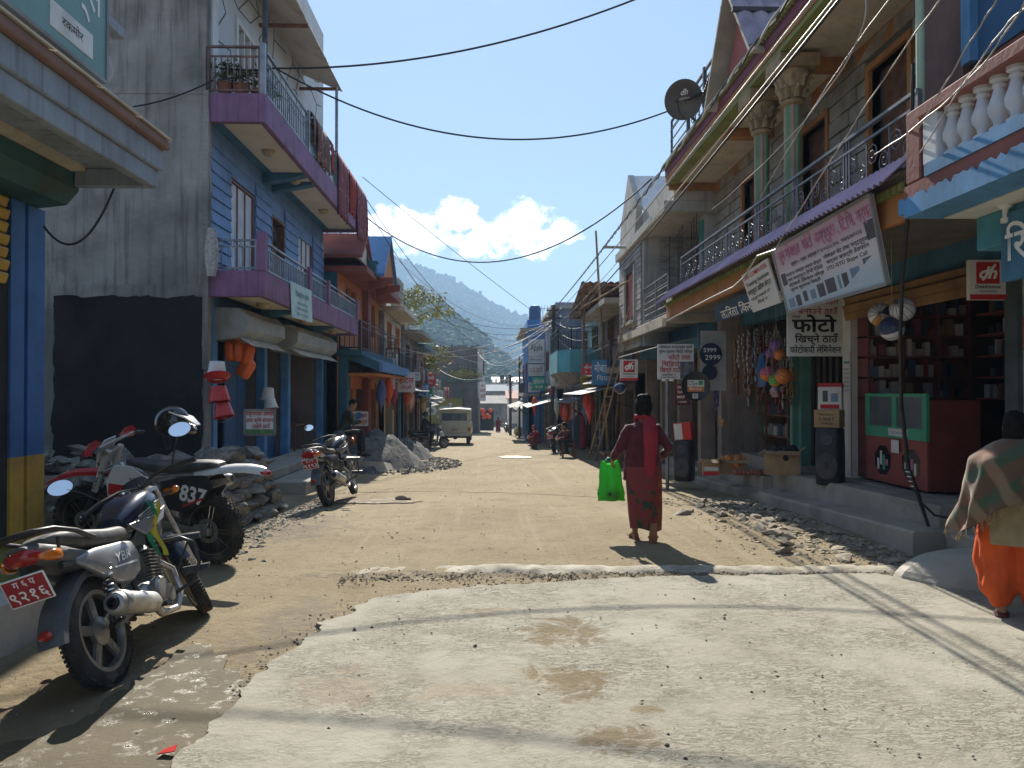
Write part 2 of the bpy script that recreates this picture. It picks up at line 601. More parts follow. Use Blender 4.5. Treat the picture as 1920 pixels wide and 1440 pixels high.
m_clod = M('clod',(0.20,0.16,0.11),.95,.3,9,.3,60)
def pl(rnd):
 t = rnd.random()
 p = V((-1.3 + 5.4 * t,0,0))
 p.y = 6.66 + rnd.gauss(0,.10) - (0.1 if t < .4 else 0)
 p.z = .012
 return p
tag(clump_mesh('kerb_soil',2600,pl,.003,.017,m_clod),'dark crumbly soil along the foot of the concrete lip',kind='stuff')
def pl(rnd):
 i = rnd.randrange(4,330)
 p = poly[min(i,nb - 6)]
 g = rnd.gauss(0,.1)
 return V((p.x - abs(g) * .6,p.y + abs(g) * .7,gz(p.y) + .012))
tag(clump_mesh('edge_soil',1300,pl,.003,.014,m_clod,seed=9),'crumbs of dark soil along the ragged slab edge',kind='stuff')
m_peb = M('pebble',(0.30,0.26,0.2),.9,.4,6,.2,60)
def pl(rnd):
 y = 3 + 22 * rnd.random() ** 1.6
 x = rnd.uniform(-2.8,3.6)
 return V((x,y,gz(y) + h_road(x,y) + (.03 if y < 6.2 and x > -1 else .006)))
tag(clump_mesh('pebbles',2600,pl,.003,.012,m_peb,seed=5),'small pebbles and grit scattered over the street',kind='stuff')
m_dark = M('dark_litter',(0.05,0.042,0.032),.9,.3,8)
def pl(rnd):
 y = 3 + 16 * rnd.random() ** 1.4
 x = rnd.uniform(-2.4,3.2)
 return V((x,y,gz(y) + h_road(x,y) + (.036 if y < 6.3 and x > -1 else .012)))
tag(clump_mesh('litter',150,pl,.004,.018,m_dark,.5,seed=15),'dark specks of dung and leaf litter on the street',kind='stuff')
def blob(name,cx,cy,rx,ry,mat,seed,z=.006,n=90,ang=0.0):
 pts = []
 for i in range(n):
  a = 2 * math.pi * i / n
  k = 1 + .34 * noise.noise(V((math.cos(a) * 1.5 + seed,math.sin(a) * 1.5,seed))) + .16 * noise.noise(V((math.cos(a) * 6 + seed,math.sin(a) * 6,seed)))
  q = Matrix.Rotation(ang,2) @ V((rx * k * math.cos(a),ry * k * math.sin(a)))
  pts.append(V((cx + q.x,cy + q.y)))
 inn = []
 for i in range(-10,11):
  for j in range(-10,11):
   if i * i + j * j < 60:
    q = Matrix.Rotation(ang,2) @ V((rx * i / 10,ry * j / 10))
    inn.append(V((cx + q.x + random.uniform(-.01,.01),cy + q.y + random.uniform(-.01,.01))))
 vv,ee,ff,_,_,_ = geometry.delaunay_2d_cdt(pts + inn,[(i,(i + 1) % n) for i in range(n)],[],1,1e-5)
 mb = MB()
 mb.add([(p.x,p.y,gz(p.y) + h_road(p.x,p.y) + z) for p in vv],[tuple(f) for f in ff])
 o = mb.build(name,mat,smooth=180)
 return tag(o,kind='structure')
def wet_mat(name,col,r0,r1,bump):
 m = bpy.data.materials.new(name); m.use_nodes = True
 t = m.node_tree; b = t.nodes['Principled BSDF']
 vec = node(t,'ShaderNodeNewGeometry').outputs['Position']
 n1 = nz(t,vec,5.0,6,.65,.4)
 t.links.new(mixc(t,n1,tuple(c * .7 for c in col),tuple(c * 1.35 for c in col)),b.inputs['Base Color'])
 rr = node(t,'ShaderNodeMapRange',{0: nz(t,vec,9.0,6,.7,.3),1: .34,2: .46,3: r0,4: r1}).outputs[0]
 t.links.new(rr,b.inputs['Roughness'])
 b.inputs['Specular IOR Level'].default_value = .35
 hh = nz(t,scl(t,vec,(1,1.5,1)),30.0,6,.7,.3)
 bp = node(t,'ShaderNodeBump',{'Height': hh,'Strength': bump,'Distance': 0.02})
 t.links.new(bp.outputs[0],b.inputs['Normal'])
 return m
m_wet = wet_mat('wet_mud',(0.095,0.074,0.04),.18,.8,.35)
p = G(330,1330); blob('mud_puddle',p.x,p.y,.36,.85,m_wet,1.3,.016,ang=.25)
p = G(160,1440); blob('mud_puddle',p.x,p.y,.5,.5,m_wet,6.3,.018)
m_wet2 = wet_mat('wet_dirt',(0.2,0.155,0.105),.28,.95,.7)
p = G(700,940); blob('mud_puddle',p.x,p.y,.75,.35,m_wet2,2.3,.014)
m_wet3 = wet_mat('water_film',(0.3,0.26,0.19),.1,.6,.25)
p = G(965,857); blob('puddle',p.x,p.y,.55,.8,m_wet3,8.1,.02)
# building helpers
def wall_x(s,X,th,y0,y1,z0,z1,ops=()):
 """wall in the plane x = X whose face looks along s*X; ops = (ya, yb, za, zb) openings"""
 mb = MB()
 ys = sorted({y0,y1} | {o[0] for o in ops} | {o[1] for o in ops})
 zs = sorted({z0,z1} | {o[2] for o in ops} | {o[3] for o in ops})
 Xb = X - s * th
 for a,b in zip(ys,ys[1:]):
  for c,d in zip(zs,zs[1:]):
   m,n = (a + b) / 2,(c + d) / 2
   if any(o[0] < m < o[1] and o[2] < n < o[3] for o in ops):
    continue
   mb.add([(X,a,c),(X,b,c),(X,b,d),(X,a,d)],[(0,1,2,3)])
   mb.add([(Xb,a,c),(Xb,b,c),(Xb,b,d),(Xb,a,d)],[(3,2,1,0)])
 for (a,b,c,d) in list(ops) + [(y0,y1,z0,z1)]:
  mb.add([(X,a,c),(X,b,c),(X,b,d),(X,a,d),(Xb,a,c),(Xb,b,c),(Xb,b,d),(Xb,a,d)],
    [(0,1,5,4),(1,2,6,5),(2,3,7,6),(3,0,4,7)])
 return mb
def railing(par,p,q,h,n,m,th=.03,name='railing',base=True,mid=True):
 """metal rail from p to q (foot points) with single upright bars as sub-parts"""
 p,q = V(p),V(q)
 up = V((0,0,h))
 mb = MB()
 mb.bar(p + up,q + up,th * 1.5,th)
 if base: mb.bar(p + V((0,0,.06)),q + V((0,0,.06)),th,th)
 if mid: mb.bar(p + up * .8,q + up * .8,th * .8,th * .8)
 mb.bar(p,p + up,th * 1.3,th * 1.3); mb.bar(q,q + up,th * 1.3,th * 1.3)
 r = mb.build(name,m,par)
 bm_ = MB().bar((0,0,.07),(0,0,h * .8),th * .6,th * .6).mesh('bar',m)
 for i in range(1,n):
  obj('bar',bm_,r,loc=p.lerp(q,i / n))
 return r
def win(par,s,X,y0,y1,z0,z1,fm,gm,nv=2,nh=1,d=.05,fw=.07,name='window',sub=True):
 """framed window standing proud of the face x = X"""
 mb = MB()
 xa,xb = X - s * .06,X + s * d
 mb.box(xa,xb,y0,y0 + fw,z0,z1); mb.box(xa,xb,y1 - fw,y1,z0,z1)
 mb.box(xa,xb,y0 + fw,y1 - fw,z0,z0 + fw); mb.box(xa,xb,y0 + fw,y1 - fw,z1 - fw,z1)
 ww,hh = (y1 - y0 - 2 * fw) / nv,(z1 - z0 - 2 * fw) / nh
 for i in range(1,nv):
  yy = y0 + fw + ww * i
  mb.box(xa,xb - s * .012,yy - fw * .3,yy + fw * .3,z0 + fw,z1 - fw)
 for i in range(1,nh):
  zz = z0 + fw + hh * i
  mb.box(xa,xb - s * .015,y0 + fw,y1 - fw,zz - fw * .25,zz + fw * .25)
 w = mb.build(name,fm,par)
 k = MB().box(-.004,.004,-ww / 2 + .01,ww / 2 - .01,-hh / 2 + .01,hh / 2 - .01).mesh('pane',gm)
 for i in range(nv):
  for j in range(nh):
   obj('pane',k,w,loc=(X + s * .012,y0 + fw + ww * (i + .5),z0 + fw + hh * (j + .5)))
 return w
def boxpart(name,b,m,par,bev=0.0):
 return MB().box(*b).build(name,m,par,bev=bev)
def corrugated(name,a,b,c,pitch,amp,m,par=None,th=.004):
 """sheet from corner a, edge b (ribs run along this edge), edge c (across the ribs)"""
 a,b,c = V(a),V(b),V(c)
 n = max(4,int(c.length / pitch * 4))
 nrm = b.cross(c).normalized()
 mb = MB()
 r0 = [a + c * (i / n) + nrm * (amp * math.sin(2 * math.pi * i / 4)) for i in range(n + 1)]
 lo0,lo1 = [p - nrm * th for p in r0],[p - nrm * th + b for p in r0]
 mb.loft([r0,[p + b for p in r0]],caps=False,closed=False)
 mb.loft([lo1,lo0],caps=False,closed=False)
 return mb.build(name,m,par,smooth=0)
m_glass = M('window_glass',(0.10,0.12,0.14),.12,.3,1.0,spec=.8)
m_curt = M('pale_curtain',(0.62,0.64,0.66),.6,.12,3)
m_black = M('black_paint',(0.022,0.022,0.024),.8,.4,1.5,.2,40)
m_gplas = M('grey_plaster',(0.31,0.295,0.27),.92,.18,.9,.5,18,dirt=.75,dcol=(0.055,0.053,0.05),ds=.42,streak=.9,scol=(0.12,0.115,0.11))
m_blue = M('blue_board',(0.155,0.27,0.47),.6,.1,2.2,.15,25,dirt=.2,dcol=(.12,.16,.22))
m_bluepost = M('blue_post',(0.10,0.27,0.52),.55,.14,3,.1,40,dirt=.25,dcol=(.2,.2,.2))
m_teal = M('teal_paint',(0.055,0.17,0.27),.65,.14,2,.1,30,dirt=.35,dcol=(.05,.08,.10),streak=.3)
m_purple = M('purple_paint',(0.235,0.115,0.215),.75,.12,2.2,.25,25,dirt=.45,dcol=(.12,.08,.11),streak=.45)
m_cream = M('cream_paint',(0.56,0.49,0.37),.8,.1,1.5,.1,20,dirt=.35,dcol=(.3,.25,.18),streak=.35,scol=(.25,.21,.16))
m_steel = M('rail_iron',(0.24,0.25,0.27),.45,.15,5,metal=.6,dirt=.4,dcol=(.12,.07,.05))
m_wood = M('brown_wood',(0.17,0.075,0.04),.6,.25,6,.2,40)
m_mauve = M('mauve_metal',(0.56,0.49,0.42),.55,.1,1.2,.1,30,dirt=.3)
m_conc = M('concrete',(0.345,0.315,0.265),.9,.14,1.8,.4,25,dirt=.35,dcol=(.13,.115,.09))
m_white = M('white_paint',(0.62,0.61,0.58),.7,.08,2,.1,30,dirt=.4,dcol=(.35,.33,.3))
m_red = M('red_plastic',(0.55,0.035,0.03),.32,.08,4)
m_wplas = M('white_plastic',(0.75,0.74,0.72),.35,.05,4)
m_orange = M('orange_plastic',(0.80,0.14,0.03),.35,.1,4)
m_green = M('green_plastic',(0.03,0.32,0.15),.4,.1,4)
m_iron = M('dark_iron',(0.05,0.05,0.055),.5,.3,5,metal=.5,dirt=.3,dcol=(.13,.08,.05))
m_tin = M('galvanised_tin',(0.21,0.21,0.21),.55,.2,1.5,.1,30,metal=.2,dirt=.4,dcol=(.22,.13,.08))
m_cable = M('cable_rubber',(0.018,0.018,0.02),.5,.2,5)
m_wire = M('pale_wire',(0.40,0.38,0.35),.4,.1,5)
m_ink = M('black_ink',(0.02,0.02,0.022),.7,.05,5)
m_inkr = M('red_ink',(0.42,0.02,0.025),.7,.05,5)
m_inkw = M('white_ink',(0.80,0.80,0.78),.7,.04,5)
m_card = M('cardboard',(0.36,0.235,0.125),.85,.12,5,.1,50)
# yellow and blue shop house, nearest on the left
mY = M('olive_wall',(0.30,0.30,0.10),.8,.15,2,.15,25,dirt=.4,dcol=(.12,.11,.05))
mYs = M('yellow_slat',(0.50,0.30,0.035),.5,.12,3,.1,30,dirt=.4,dcol=(.13,.09,.03))
mYp = M('yellow_pillar',(0.50,0.30,0.05),.8,.12,3,.2,30,dirt=.45,dcol=(.13,.10,.05))
mBp = M('blue_pillar',(0.045,0.135,0.33),.6,.12,3,.1,30,dirt=.25,dcol=(.06,.10,.12))
mDg = M('dark_green_beam',(0.035,0.10,0.10),.7,.2,2,.2,25,dirt=.3,dcol=(.08,.06,.03))
mFa = M('grey_blue_fascia',(0.30,0.35,0.41),.8,.1,1.5,.2,25,dirt=.4,dcol=(.15,.15,.14),streak=.45)
mLip = M('brown_lip',(0.25,0.15,0.12),.85,.12,3,.2,30,dirt=.3)
mTil = M('cream_slate',(0.62,0.55,0.42),.85,.12,4,.2,30)
t = thing('shop_house','yellow and blue shop house with a grey-blue roof slab and yellow shutter','house',(-4.1,5,0))
def rel(o):   # keep world placement while parenting to a thing that is not at the origin
 return o
def house(name,label,group=None):
 t = thing(name,label,'house',(0,0,0),group=group)
 return t
t.location = (0,0,0)
e = 7.0
boxpart('wall',(-9,-4.12,-5,e - .02,-.2,3.6),mY,t)
MB().box(-4.4,-4.08,6.80,7.05,.3,1.04).box(-4.4,-4.08,6.56,6.75,.3,1.04).box(-4.4,-4.115,6.75,6.80,.3,1.04).build('pillar_foot',mYp,t)
MB().box(-4.4,-4.083,6.80,7.048,1.04,3.25).box(-4.4,-4.083,6.56,6.75,1.04,3.25).box(-4.4,-4.118,6.75,6.80,1.04,3.25).build('pillar',mBp,t)
boxpart('door_jamb',(-4.3,-4.10,6.43,6.55,.3,3.25),m_black,t)
sl = MB().box(-.05,.05,-1.6,1.6,-.045,.045).mesh('slat',mYs)
for i in range(7):
 obj('slat',sl,t,loc=(-4.06 + (.012 if i % 2 else 0),4.81,3.18 - i * .105),rot=(0,R(18),0),bev=.012)
MB().prism([(-4.3,0,3.24),(-3.86,0,3.29),(-3.75,0,3.42),(-3.75,0,3.60),(-4.3,0,3.60)],(0,12,0)).xf(Matrix.Translation((0,-5.01,0))).build('beam',mDg,t)
MB().box(-3.74,-3.62,-5,e - .15,3.56,3.60).build('soffit_strip',m_cream,t)
boxpart('roof_slab',(-9,-3.0,-5,e,3.602,3.80),mFa,t,.01)
MB().box(-3.12,-3.03,-5,e - .03,3.44,3.60).box(-3.74,-3.12,e - .11,e - .03,3.44,3.60).build('fascia',mFa,t,bev=.008)
boxpart('roof_lip',(-9,-2.95,-5,e + .03,3.803,3.885),mLip,t,.01)
for i in range(14):
 y0 = 7.02 - i * .62
 MB().hexa([(-2.93,y0 - .6,3.888),(-2.93,y0,3.888),(-3.45,y0,4.0),(-3.45,y0 - .6,4.0)],[(-2.93,y0 - .6,3.905),(-2.93,y0,3.905),(-3.45,y0,4.018),(-3.45,y0 - .6,4.018)]).build('roof_tile',mTil,t)
boxpart('parapet',(-3.62,-3.36,-5,6.98,4.0,4.26),mFa,t,.01)
m_bal = M('baluster_grey',(0.42,0.41,0.41),.85,.1,5,.15,40,dirt=.3,dcol=(.25,.22,.22))
balp = [(.075,0),(.075,.05),(.045,.07),(.05,.10),(.085,.17),(.09,.22),(.06,.32),(.04,.40),(.055,.43),(.04,.45),(.07,.48),(.07,.54)]
bm1 = MB().lathe(balp,12).mesh('baluster',m_bal,40)
for i in range(6):
 obj('baluster',bm1,t,loc=(-3.48,6.86 - i * .24,4.262))
boxpart('hand_rail',(-3.6,-3.34,-5,6.99,4.80,4.90),mFa,t,.01)
m_plinth = M('plinth_cement',(0.46,0.44,0.40),.9,.12,2,.3,25,dirt=.35,dcol=(.2,.18,.15))
boxpart('plinth',(-9,-2.95,-5,5.2,-.2,.33),m_plinth,t,.02)
mSg = M('green_board',(0.12,0.25,0.235),.45,.1,1.2,dirt=.3,dcol=(.25,.34,.33))
t = thing('sign_board','big green shop name board with white lettering fixed along a roof parapet','sign')
MB().box(-3.33,-3.28,1.5,6.52,4.24,5.45).build('board',mSg,t)
MB().box(-3.335,-3.27,6.52,6.55,4.22,5.47).box(-3.335,-3.27,1.5,6.52,4.21,4.24).build('edging',m_tin,t)
fx = lambda y,z,x=-3.277: frame3((x,y,z),(0,1,0),(0,0,1))
text('टोनिक्स',fx(5.9,4.86),.33,m_inkw,t,1.1,.01)
boxpart('red_panel',(-3.28,-3.274,4.75,5.3,4.34,4.66),M('sign_red',(.45,.06,.08),.6),t)
boxpart('white_panel',(-3.28,-3.274,5.7,6.3,4.32,4.52),M('sign_white',(.6,.62,.6),.6),t)
text('रकमोर',fx(6.0,4.42,-3.271),.07,m_ink,t,.3)
text('इलेक्ट्रिक',fx(5.02,4.5,-3.271),.08,m_inkw,t,.45)
# blue boarded house with two purple balconies
t = house('balcony_house','three storey house of blue boards with purple balconies and a bare grey end wall')
YA,YB = 12.07,20.7
XF,XB = -4.55,-3.6
gy = lambda px,X: P(px,735,X=X).y
mb = MB()
mb.box(-12,XF + .05,YA,YA + .25,-.4,3.28)
mb.box(-12,XF + .02,YA + .03,YA + .25,3.28,6.3)
mb.box(-12,XF + .02,YA + .02,YA + .25,6.3,11.5)
mb.build('end_wall',m_gplas,t)
pts = []
for (a,b) in (((-6.85,.2),(XF + .01,.2)),((XF + .01,.2),(XF + .01,3.1)),((XF + .01,3.1),(-6.85,3.1)),((-6.85,3.1),(-6.85,.2))):
 for i in range(40):
  x,z = a[0] + (b[0] - a[0]) * i / 40,a[1] + (b[1] - a[1]) * i / 40
  q = noise.noise(V((x * 2.2,z * 2.2,3))) * .07 + noise.noise(V((x * 9,z * 9,1))) * .03
  pts.append(V((min(XF + .015,x + q),YA - .012,z + q)))
MB().prism(pts[::-1],(0,.1,0)).build('black_panel',M('tar_paint',(0.015,0.015,0.016),.9,.4,.6,.4,25,dirt=.35,dcol=(.04,.038,.036),ds=.8)).parent = t
boxpart('grey_patch',(-9.0,-6.852,YA - .007,YA + .1,.1,2.9),M('plaster_patch',(0.17,0.165,0.16),.9,.2,1,.4,20,streak=.5,dirt=.3,dcol=(.08,.08,.08)),t)
mb = MB()
for i in range(60):
 z = 2.0 + i * .073
 mb.box(XF + .0,XF + .085 + .02 * noise.noise(V((z * 3,0,0))),YA - .02,YA + .12,z - .04 - .002 * (i % 2),z + .0362)
mb.build('plaster_edge',m_gplas,t)
boxpart('body',(-11.8,XF - .25,YA + .25,YB,3.2,11.4),m_gplas,t)
zl = 2.62
for (px,w) in ((402,.2),(497,.17),(541,.2),(604,.17)):
 y = gy(px,XF)
 boxpart('post',(XF - .16,XF + .02,y - w / 2,y + w / 2,-.35,2.98),m_bluepost,t,.01)
yb = [gy(p,XF) for p in (402,497,541,604)]
boxpart('lintel',(XF - .2,XF + .0,YA + .25,YB,zl,3.2),M('drab_lintel',(0.20,0.18,0.14),.9,.2,2,.3,25,dirt=.4,dcol=(.1,.09,.08)),t)
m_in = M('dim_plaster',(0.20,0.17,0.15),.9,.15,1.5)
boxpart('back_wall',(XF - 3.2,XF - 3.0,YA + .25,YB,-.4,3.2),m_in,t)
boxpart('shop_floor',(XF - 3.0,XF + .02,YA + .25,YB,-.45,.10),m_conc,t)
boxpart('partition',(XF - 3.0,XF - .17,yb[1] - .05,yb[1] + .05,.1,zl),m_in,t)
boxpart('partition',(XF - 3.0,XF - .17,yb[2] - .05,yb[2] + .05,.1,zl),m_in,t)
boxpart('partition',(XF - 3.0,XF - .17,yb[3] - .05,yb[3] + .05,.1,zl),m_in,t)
m_bdoor = M('blue_shutter_door',(0.05,0.12,0.24),.6,.14,2,.1,30,dirt=.2)
for i,(a,b) in enumerate(((13.9,14.55),(14.58,15.1))):
 boxpart('door',(XF - .34,XF - .29,a,b,.12,2.5),m_bdoor,t,.01)
boxpart('door',(XF - .30,XF - .25,yb[1] + .12,yb[1] + .78,.12,2.6),m_mauve,t,.01)
boxpart('door',(XF - .31,XF - .26,yb[1] + .8,yb[2] - .11,.12,1.3),m_bdoor,t,.01)
boxpart('inner_wall',(XF - 1.15,XF - 1.05,yb[2] + .05,yb[3] - .05,1.28,2.62),M('beige_plaster',(0.48,0.35,0.26),.85,.08,1.2,dirt=.25),t)
boxpart('inner_dado',(XF - 1.16,XF - 1.04,yb[2] + .05,yb[3] - .05,.1,1.279),M('dark_blue_dado',(0.035,0.07,0.14),.6,.1,1.2),t)
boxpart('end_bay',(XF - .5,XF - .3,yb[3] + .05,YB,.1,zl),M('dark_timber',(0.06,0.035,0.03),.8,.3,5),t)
sh = MB()
for z in (.5,.95,1.35,1.75,2.1):
 sh.box(XF - 1.5,XF - 1.1,12.4,13.85,z,z + .03)
sh.box(XF - 1.5,XF - 1.1,12.38,12.42,.1,2.4).box(XF - 1.5,XF - 1.1,13.1,13.14,.1,2.4).box(XF - 1.5,XF - 1.1,13.84,13.88,.1,2.4)
sh.box(XF - 1.53,XF - 1.5,12.38,13.88,.1,2.4)
sh.build('shelf',m_wood,t)
m_shut = M('shutter_tin',(0.40,0.40,0.36),.45,.12,2.5,.15,12,metal=.45,dirt=.35,dcol=(.2,.18,.14))
for (ya,yb_) in ((12.55,14.75),(15.75,19.6)):
 mb = MB()
 prof = [(XF,2.98),(XF + .42,2.98),(XF + .56,2.84),(XF + .55,2.62),(XF + .38,2.50),(XF,2.44)]
 n = 12
 rings = []
 for i in range(n + 1):
  y = ya + (yb_ - ya) * i / n
  rings.append([V((x + (.02 * noise.noise(V((y * 3,z,1))) if x > XF else 0),y,z + .02 * noise.noise(V((y * 2.2,x * 3,7))))) for x,z in prof])
 mb.loft(rings)
 h = mb.build('shutter_hood',m_shut,t,smooth=25)
 mb = MB()
 mb.loft([[V((XF + .40,ya + (yb_ - ya) * i / n,2.50 + .0)),V((XF + .62 + .02 * noise.noise(V((i * .9,0,2))),ya + (yb_ - ya) * i / n,2.36 + .02 * noise.noise(V((i * .7,3,2)))))] for i in range(n + 1)],caps=False,closed=False)
 mb.build('hood_flap',M('plastic_flap',(0.62,0.60,0.50),.35,.1,3,.2,20,dirt=.3),h,smooth=60)
def balcony(z,h,name,front_mats,brk,tip):
 boxpart('balcony_slab',(XF,XB - .003,YA + .03,YB - .2,z + .06,z + .2),m_teal,t)
 ms = M('soffit_paint',(0.62,0.57,0.47),.85,.06,1.2,dirt=.25,dcol=(.4,.36,.3))
 ys = brk
 for a,b in zip(ys,ys[1:]):
  boxpart('soffit_panel',(XF + .22,XB - .10,a + .16,b - .16,z + .045,z + .062),ms,t)
  mb = MB().lathe([(.115,.045),(.12,.02),(.10,-.02),(.05,-.055),(.001,-.06)],14,Matrix.Translation((XF + .55,(a + b) / 2,z + .0)))
  mb.build('ceiling_lamp',M('lamp_bowl',(0.42,0.35,0.22),.3,.15,8),t,smooth=40)
 for y in ys[1:-1]:
  MB().hexa([(XF,y - .11,z + .058),(XF,y - .11,z - .16),(XB - .14,y - .11,z + .0),(XB - .08,y - .11,z + .058)],[(XF,y + .11,z + .058),(XF,y + .11,z - .16),(XB - .14,y + .11,z + .0),(XB - .08,y + .11,z + .058)]).build('bracket',m_teal,t)
 boxpart('wall_band',(XF - .1,XF + .012,YA + .26,YB - .2,z - .26,z + .058),m_blue,t)
 MB().box(XB - .10,XB,YA + .02,YB - .2,z,z + h).box(XF,XB - .10,YA + .02,YA + .12,z,z + h).box(XF,XB - .10,YB - .3,YB - .2,z,z + h).build('balcony_parapet',m_purple,t,bev=.012)
br = [YA + .1,gy(541,-3.9) - .1,gy(604,-3.9) + .5,YB - .35]
balcony(3.10,.42,'lower',None,br,0)
for (y,zt) in ((YA + .09,4.14),(gy(582,XB),4.06),(gy(617,XB),4.06),(YB - .27,4.06)):
 boxpart('balcony_post',(XB - .12,XB + .012,y - .09,y + .09,3.51,zt),m_purple,t,.01)
pp = [YA + .2,gy(582,XB) - .1,gy(582,XB) + .1,gy(617,XB) - .1,gy(617,XB) + .1,YB - .38]
for i in (0,2,4):
 railing(t,(XB - .05,pp[i],3.5),(XB - .05,pp[i + 1],3.5),.5,max(4,int((pp[i + 1] - pp[i]) / .11)),m_steel)
rl = railing(t,(XF + .05,YA + .07,3.5),(XB - .14,YA + .07,3.5),.5,7,m_steel)
mb = MB()
for i in range(3):
 c = V((XF + .25 + i * .26,YA + .07,3.95))
 mb.tube([c + V((.06 * math.cos(a / 8 * 6.28),0,.04 * math.sin(a / 8 * 6.28))) for a in range(8)],.008,5,closed=True)
mb.build('scroll',m_steel,rl)
br2 = [YA + .1,gy(510,-3.9) + 1.6,gy(560,-3.9) + .4,YB - .35]
balcony(5.86,.46,'upper',None,br2,0)
zr = 6.32
for y in (YA + .09,YA + 3.0,YA + 5.6,YB - .3):
 boxpart('rail_post',(XB - .09,XB - .01,y - .04,y + .04,zr - .01,zr + .82),m_steel,t)
railing(t,(XB - .05,YA + .14,zr),(XB - .05,YA + 2.95,zr),.75,22,m_steel)
railing(t,(XB - .05,YA + 3.05,zr),(XB - .05,YA + 5.55,zr),.75,20,m_steel)
railing(t,(XB - .05,YA + 5.65,zr),(XB - .05,YB - .35,zr),.75,18,m_steel)
railing(t,(XF + .05,YA + .07,zr),(XB - .1,YA + .07,zr),.75,8,M('rusty_rail',(0.16,0.09,0.075),.7,.3,6))
w1,d1,w2 = (gy(430,XF),gy(476,XF)),(gy(506,XF),gy(531,XF)),(gy(557,XF),gy(584,XF))
ops = [(w1[0],w1[1],3.72,5.35),(d1[0],d1[1],3.3,5.25),(w2[0],w2[1],3.72,5.25)]
wall_x(1,XF,.25,YA + .25,YB - .2,3.2,5.9,ops).build('front_wall',m_blue,t)
ubd = MB().hexa([(0,-.5,0),(0,.5,0),(.012,.5,1),(.012,-.5,1)][::-1],[(.045,-.5,0),(.045,.5,0),(.016,.5,1),(.016,-.5,1)][::-1]).mesh('board',m_blue)
spans = [(YA + .27,w1[0] - .02),(w1[1] + .02,d1[0] - .02),(d1[1] + .02,w2[0] - .02),(w2[1] + .02,YB - .22)]
z = 3.32
while z < 5.5:
 for a,b in spans:
  o = obj('board',ubd,t,loc=(XF + .002,(a + b) / 2,z))
  o.scale = (1,b - a,.205)
 z += .205
m_whitef = M('white_frame',(0.66,0.68,0.72),.5,.05,3)
for (a,b),nv in ((w1,3),(w2,3)):
 win(t,1,XF - .06,a,b,3.72,5.33,M('red_brown_frame',(0.22,0.09,0.07),.6,.15,5),m_curt,nv,1,.05,.045)
boxpart('door',(XF - .16,XF - .12,d1[0] + .05,d1[1] - .05,3.3,4.75),m_wood,t)
boxpart('door_light',(XF - .15,XF - .13,d1[0] + .05,d1[1] - .05,4.8,5.2),m_glass,t)
MB().box(XF - .18,XF + .03,d1[0],d1[0] + .06,3.3,5.25).box(XF - .18,XF + .03,d1[1] - .06,d1[1],3.3,5.25).box(XF - .18,XF + .03,d1[0] + .06,d1[1] - .06,5.19,5.25).build('door_frame',m_wood,t)
mCr = M('pale_grey_paint',(0.50,0.52,0.52),.85,.06,1.5,.15,25,dirt=.15)
w3 = (gy(438,XF),gy(478,XF))
wall_x(1,XF,.25,YA + .25,YB - .2,5.92,11.2,[(w3[0],w3[1],6.5,8.25)]).build('upper_wall',mCr,t)
boxpart('corner_pillar',(XF - .1,XF + .05,YA + .255,YA + .5,6.3,11),m_white,t)
win(t,1,XF - .06,w3[0],w3[1],6.5,8.23,m_white,M('drab_curtain',(.35,.32,.29),.8,.15,5),3,1,.1,.09)
rnd = random.Random(4)
mb = MB()
nodes = {}
for i in range(13):
 for j in range(9):
  nodes[i,j] = V((XF + .004,YA + .5 + i * .62 + rnd.uniform(-.2,.2) + (.3 if j % 2 else 0),6.3 + j * .55 + rnd.uniform(-.16,.16)))
def clear(p): return not (w3[0] - .05 < p.y < w3[1] + .05 and 6.45 < p.z < 8.3)
for i in range(12):
 for j in range(8):
  for q in ((i + 1,j),(i,j + 1)):
   if rnd.random() < .75 and clear(nodes[i,j]) and clear(nodes[q]):
    mb.bar(nodes[i,j],nodes[q],.022,.01,(1,0,0))
tag(mb.build('raised_joint',M('joint_line',(0.12,0.13,0.13),.8),t),kind='stuff')
for i in range(4):
 ya = 10.9 + i * 1.85
 corrugated('canopy_sheet',(-3.62,ya,8.82 + .006 * (i % 2)),(-.98,0,.42),(0,1.95,0),.075,.012,m_mauve,t)
for y in (12.6,14.9,18.0):
 boxpart('canopy_beam',(-4.6,-3.6,y - .03,y + .03,8.71,8.77),m_wood,t)
MB().tube([(-3.66,YA + .2,6.32),(-3.66,YA + .25,8.95)],.045,8).build('canopy_prop',m_iron,t)
MB().tube([(-3.66,17.9,6.32),(-3.66,17.9,8.75)],.035,8).build('canopy_prop',m_steel,t)
MB().tube([(-4.5,YA + .25,8.88),(-3.62,YA + .25,8.8)],.03,6).build('canopy_purlin',m_iron,t)
boxpart('plinth',(XF,-3.15,13.0,18.9,-.7,.08),m_conc,t,.02)
boxpart('plinth_step',(XF + .05,-3.75,12.6,18.4,.081,.26),m_conc,t,.02)
t = thing('banner','pale blue-green printed cloth banner tied on the front of the purple balcony','banner')
a,b,c,d = P(545,527,X=-3.57),P(584,545,X=-3.57),P(586,605,X=-3.57),P(548,595,X=-3.57)
MB().plate([d,c,b,a],.012).build('cloth',M('banner_cloth',(0.45,0.62,0.62),.8,.12,4,dirt=.3,dcol=(.3,.45,.42)),t)
fr = frame3((a + b + c + d) / 4 + V((.006,0,.12)),b - a,a - d)
text('निमार्ण सेवा',fr,.10,M('green_ink',(.03,.16,.14),.7),t,1.0)
for i in range(3):
 fr2 = fr.copy(); fr2.translation = fr.translation - V((0,0,.15 + i * .1))
 text(['तथा सप्लायर्स','परबत','फोन नं ०६७'][i],fr2,.05,M('green_ink',(.03,.16,.14),.7),t,.8)
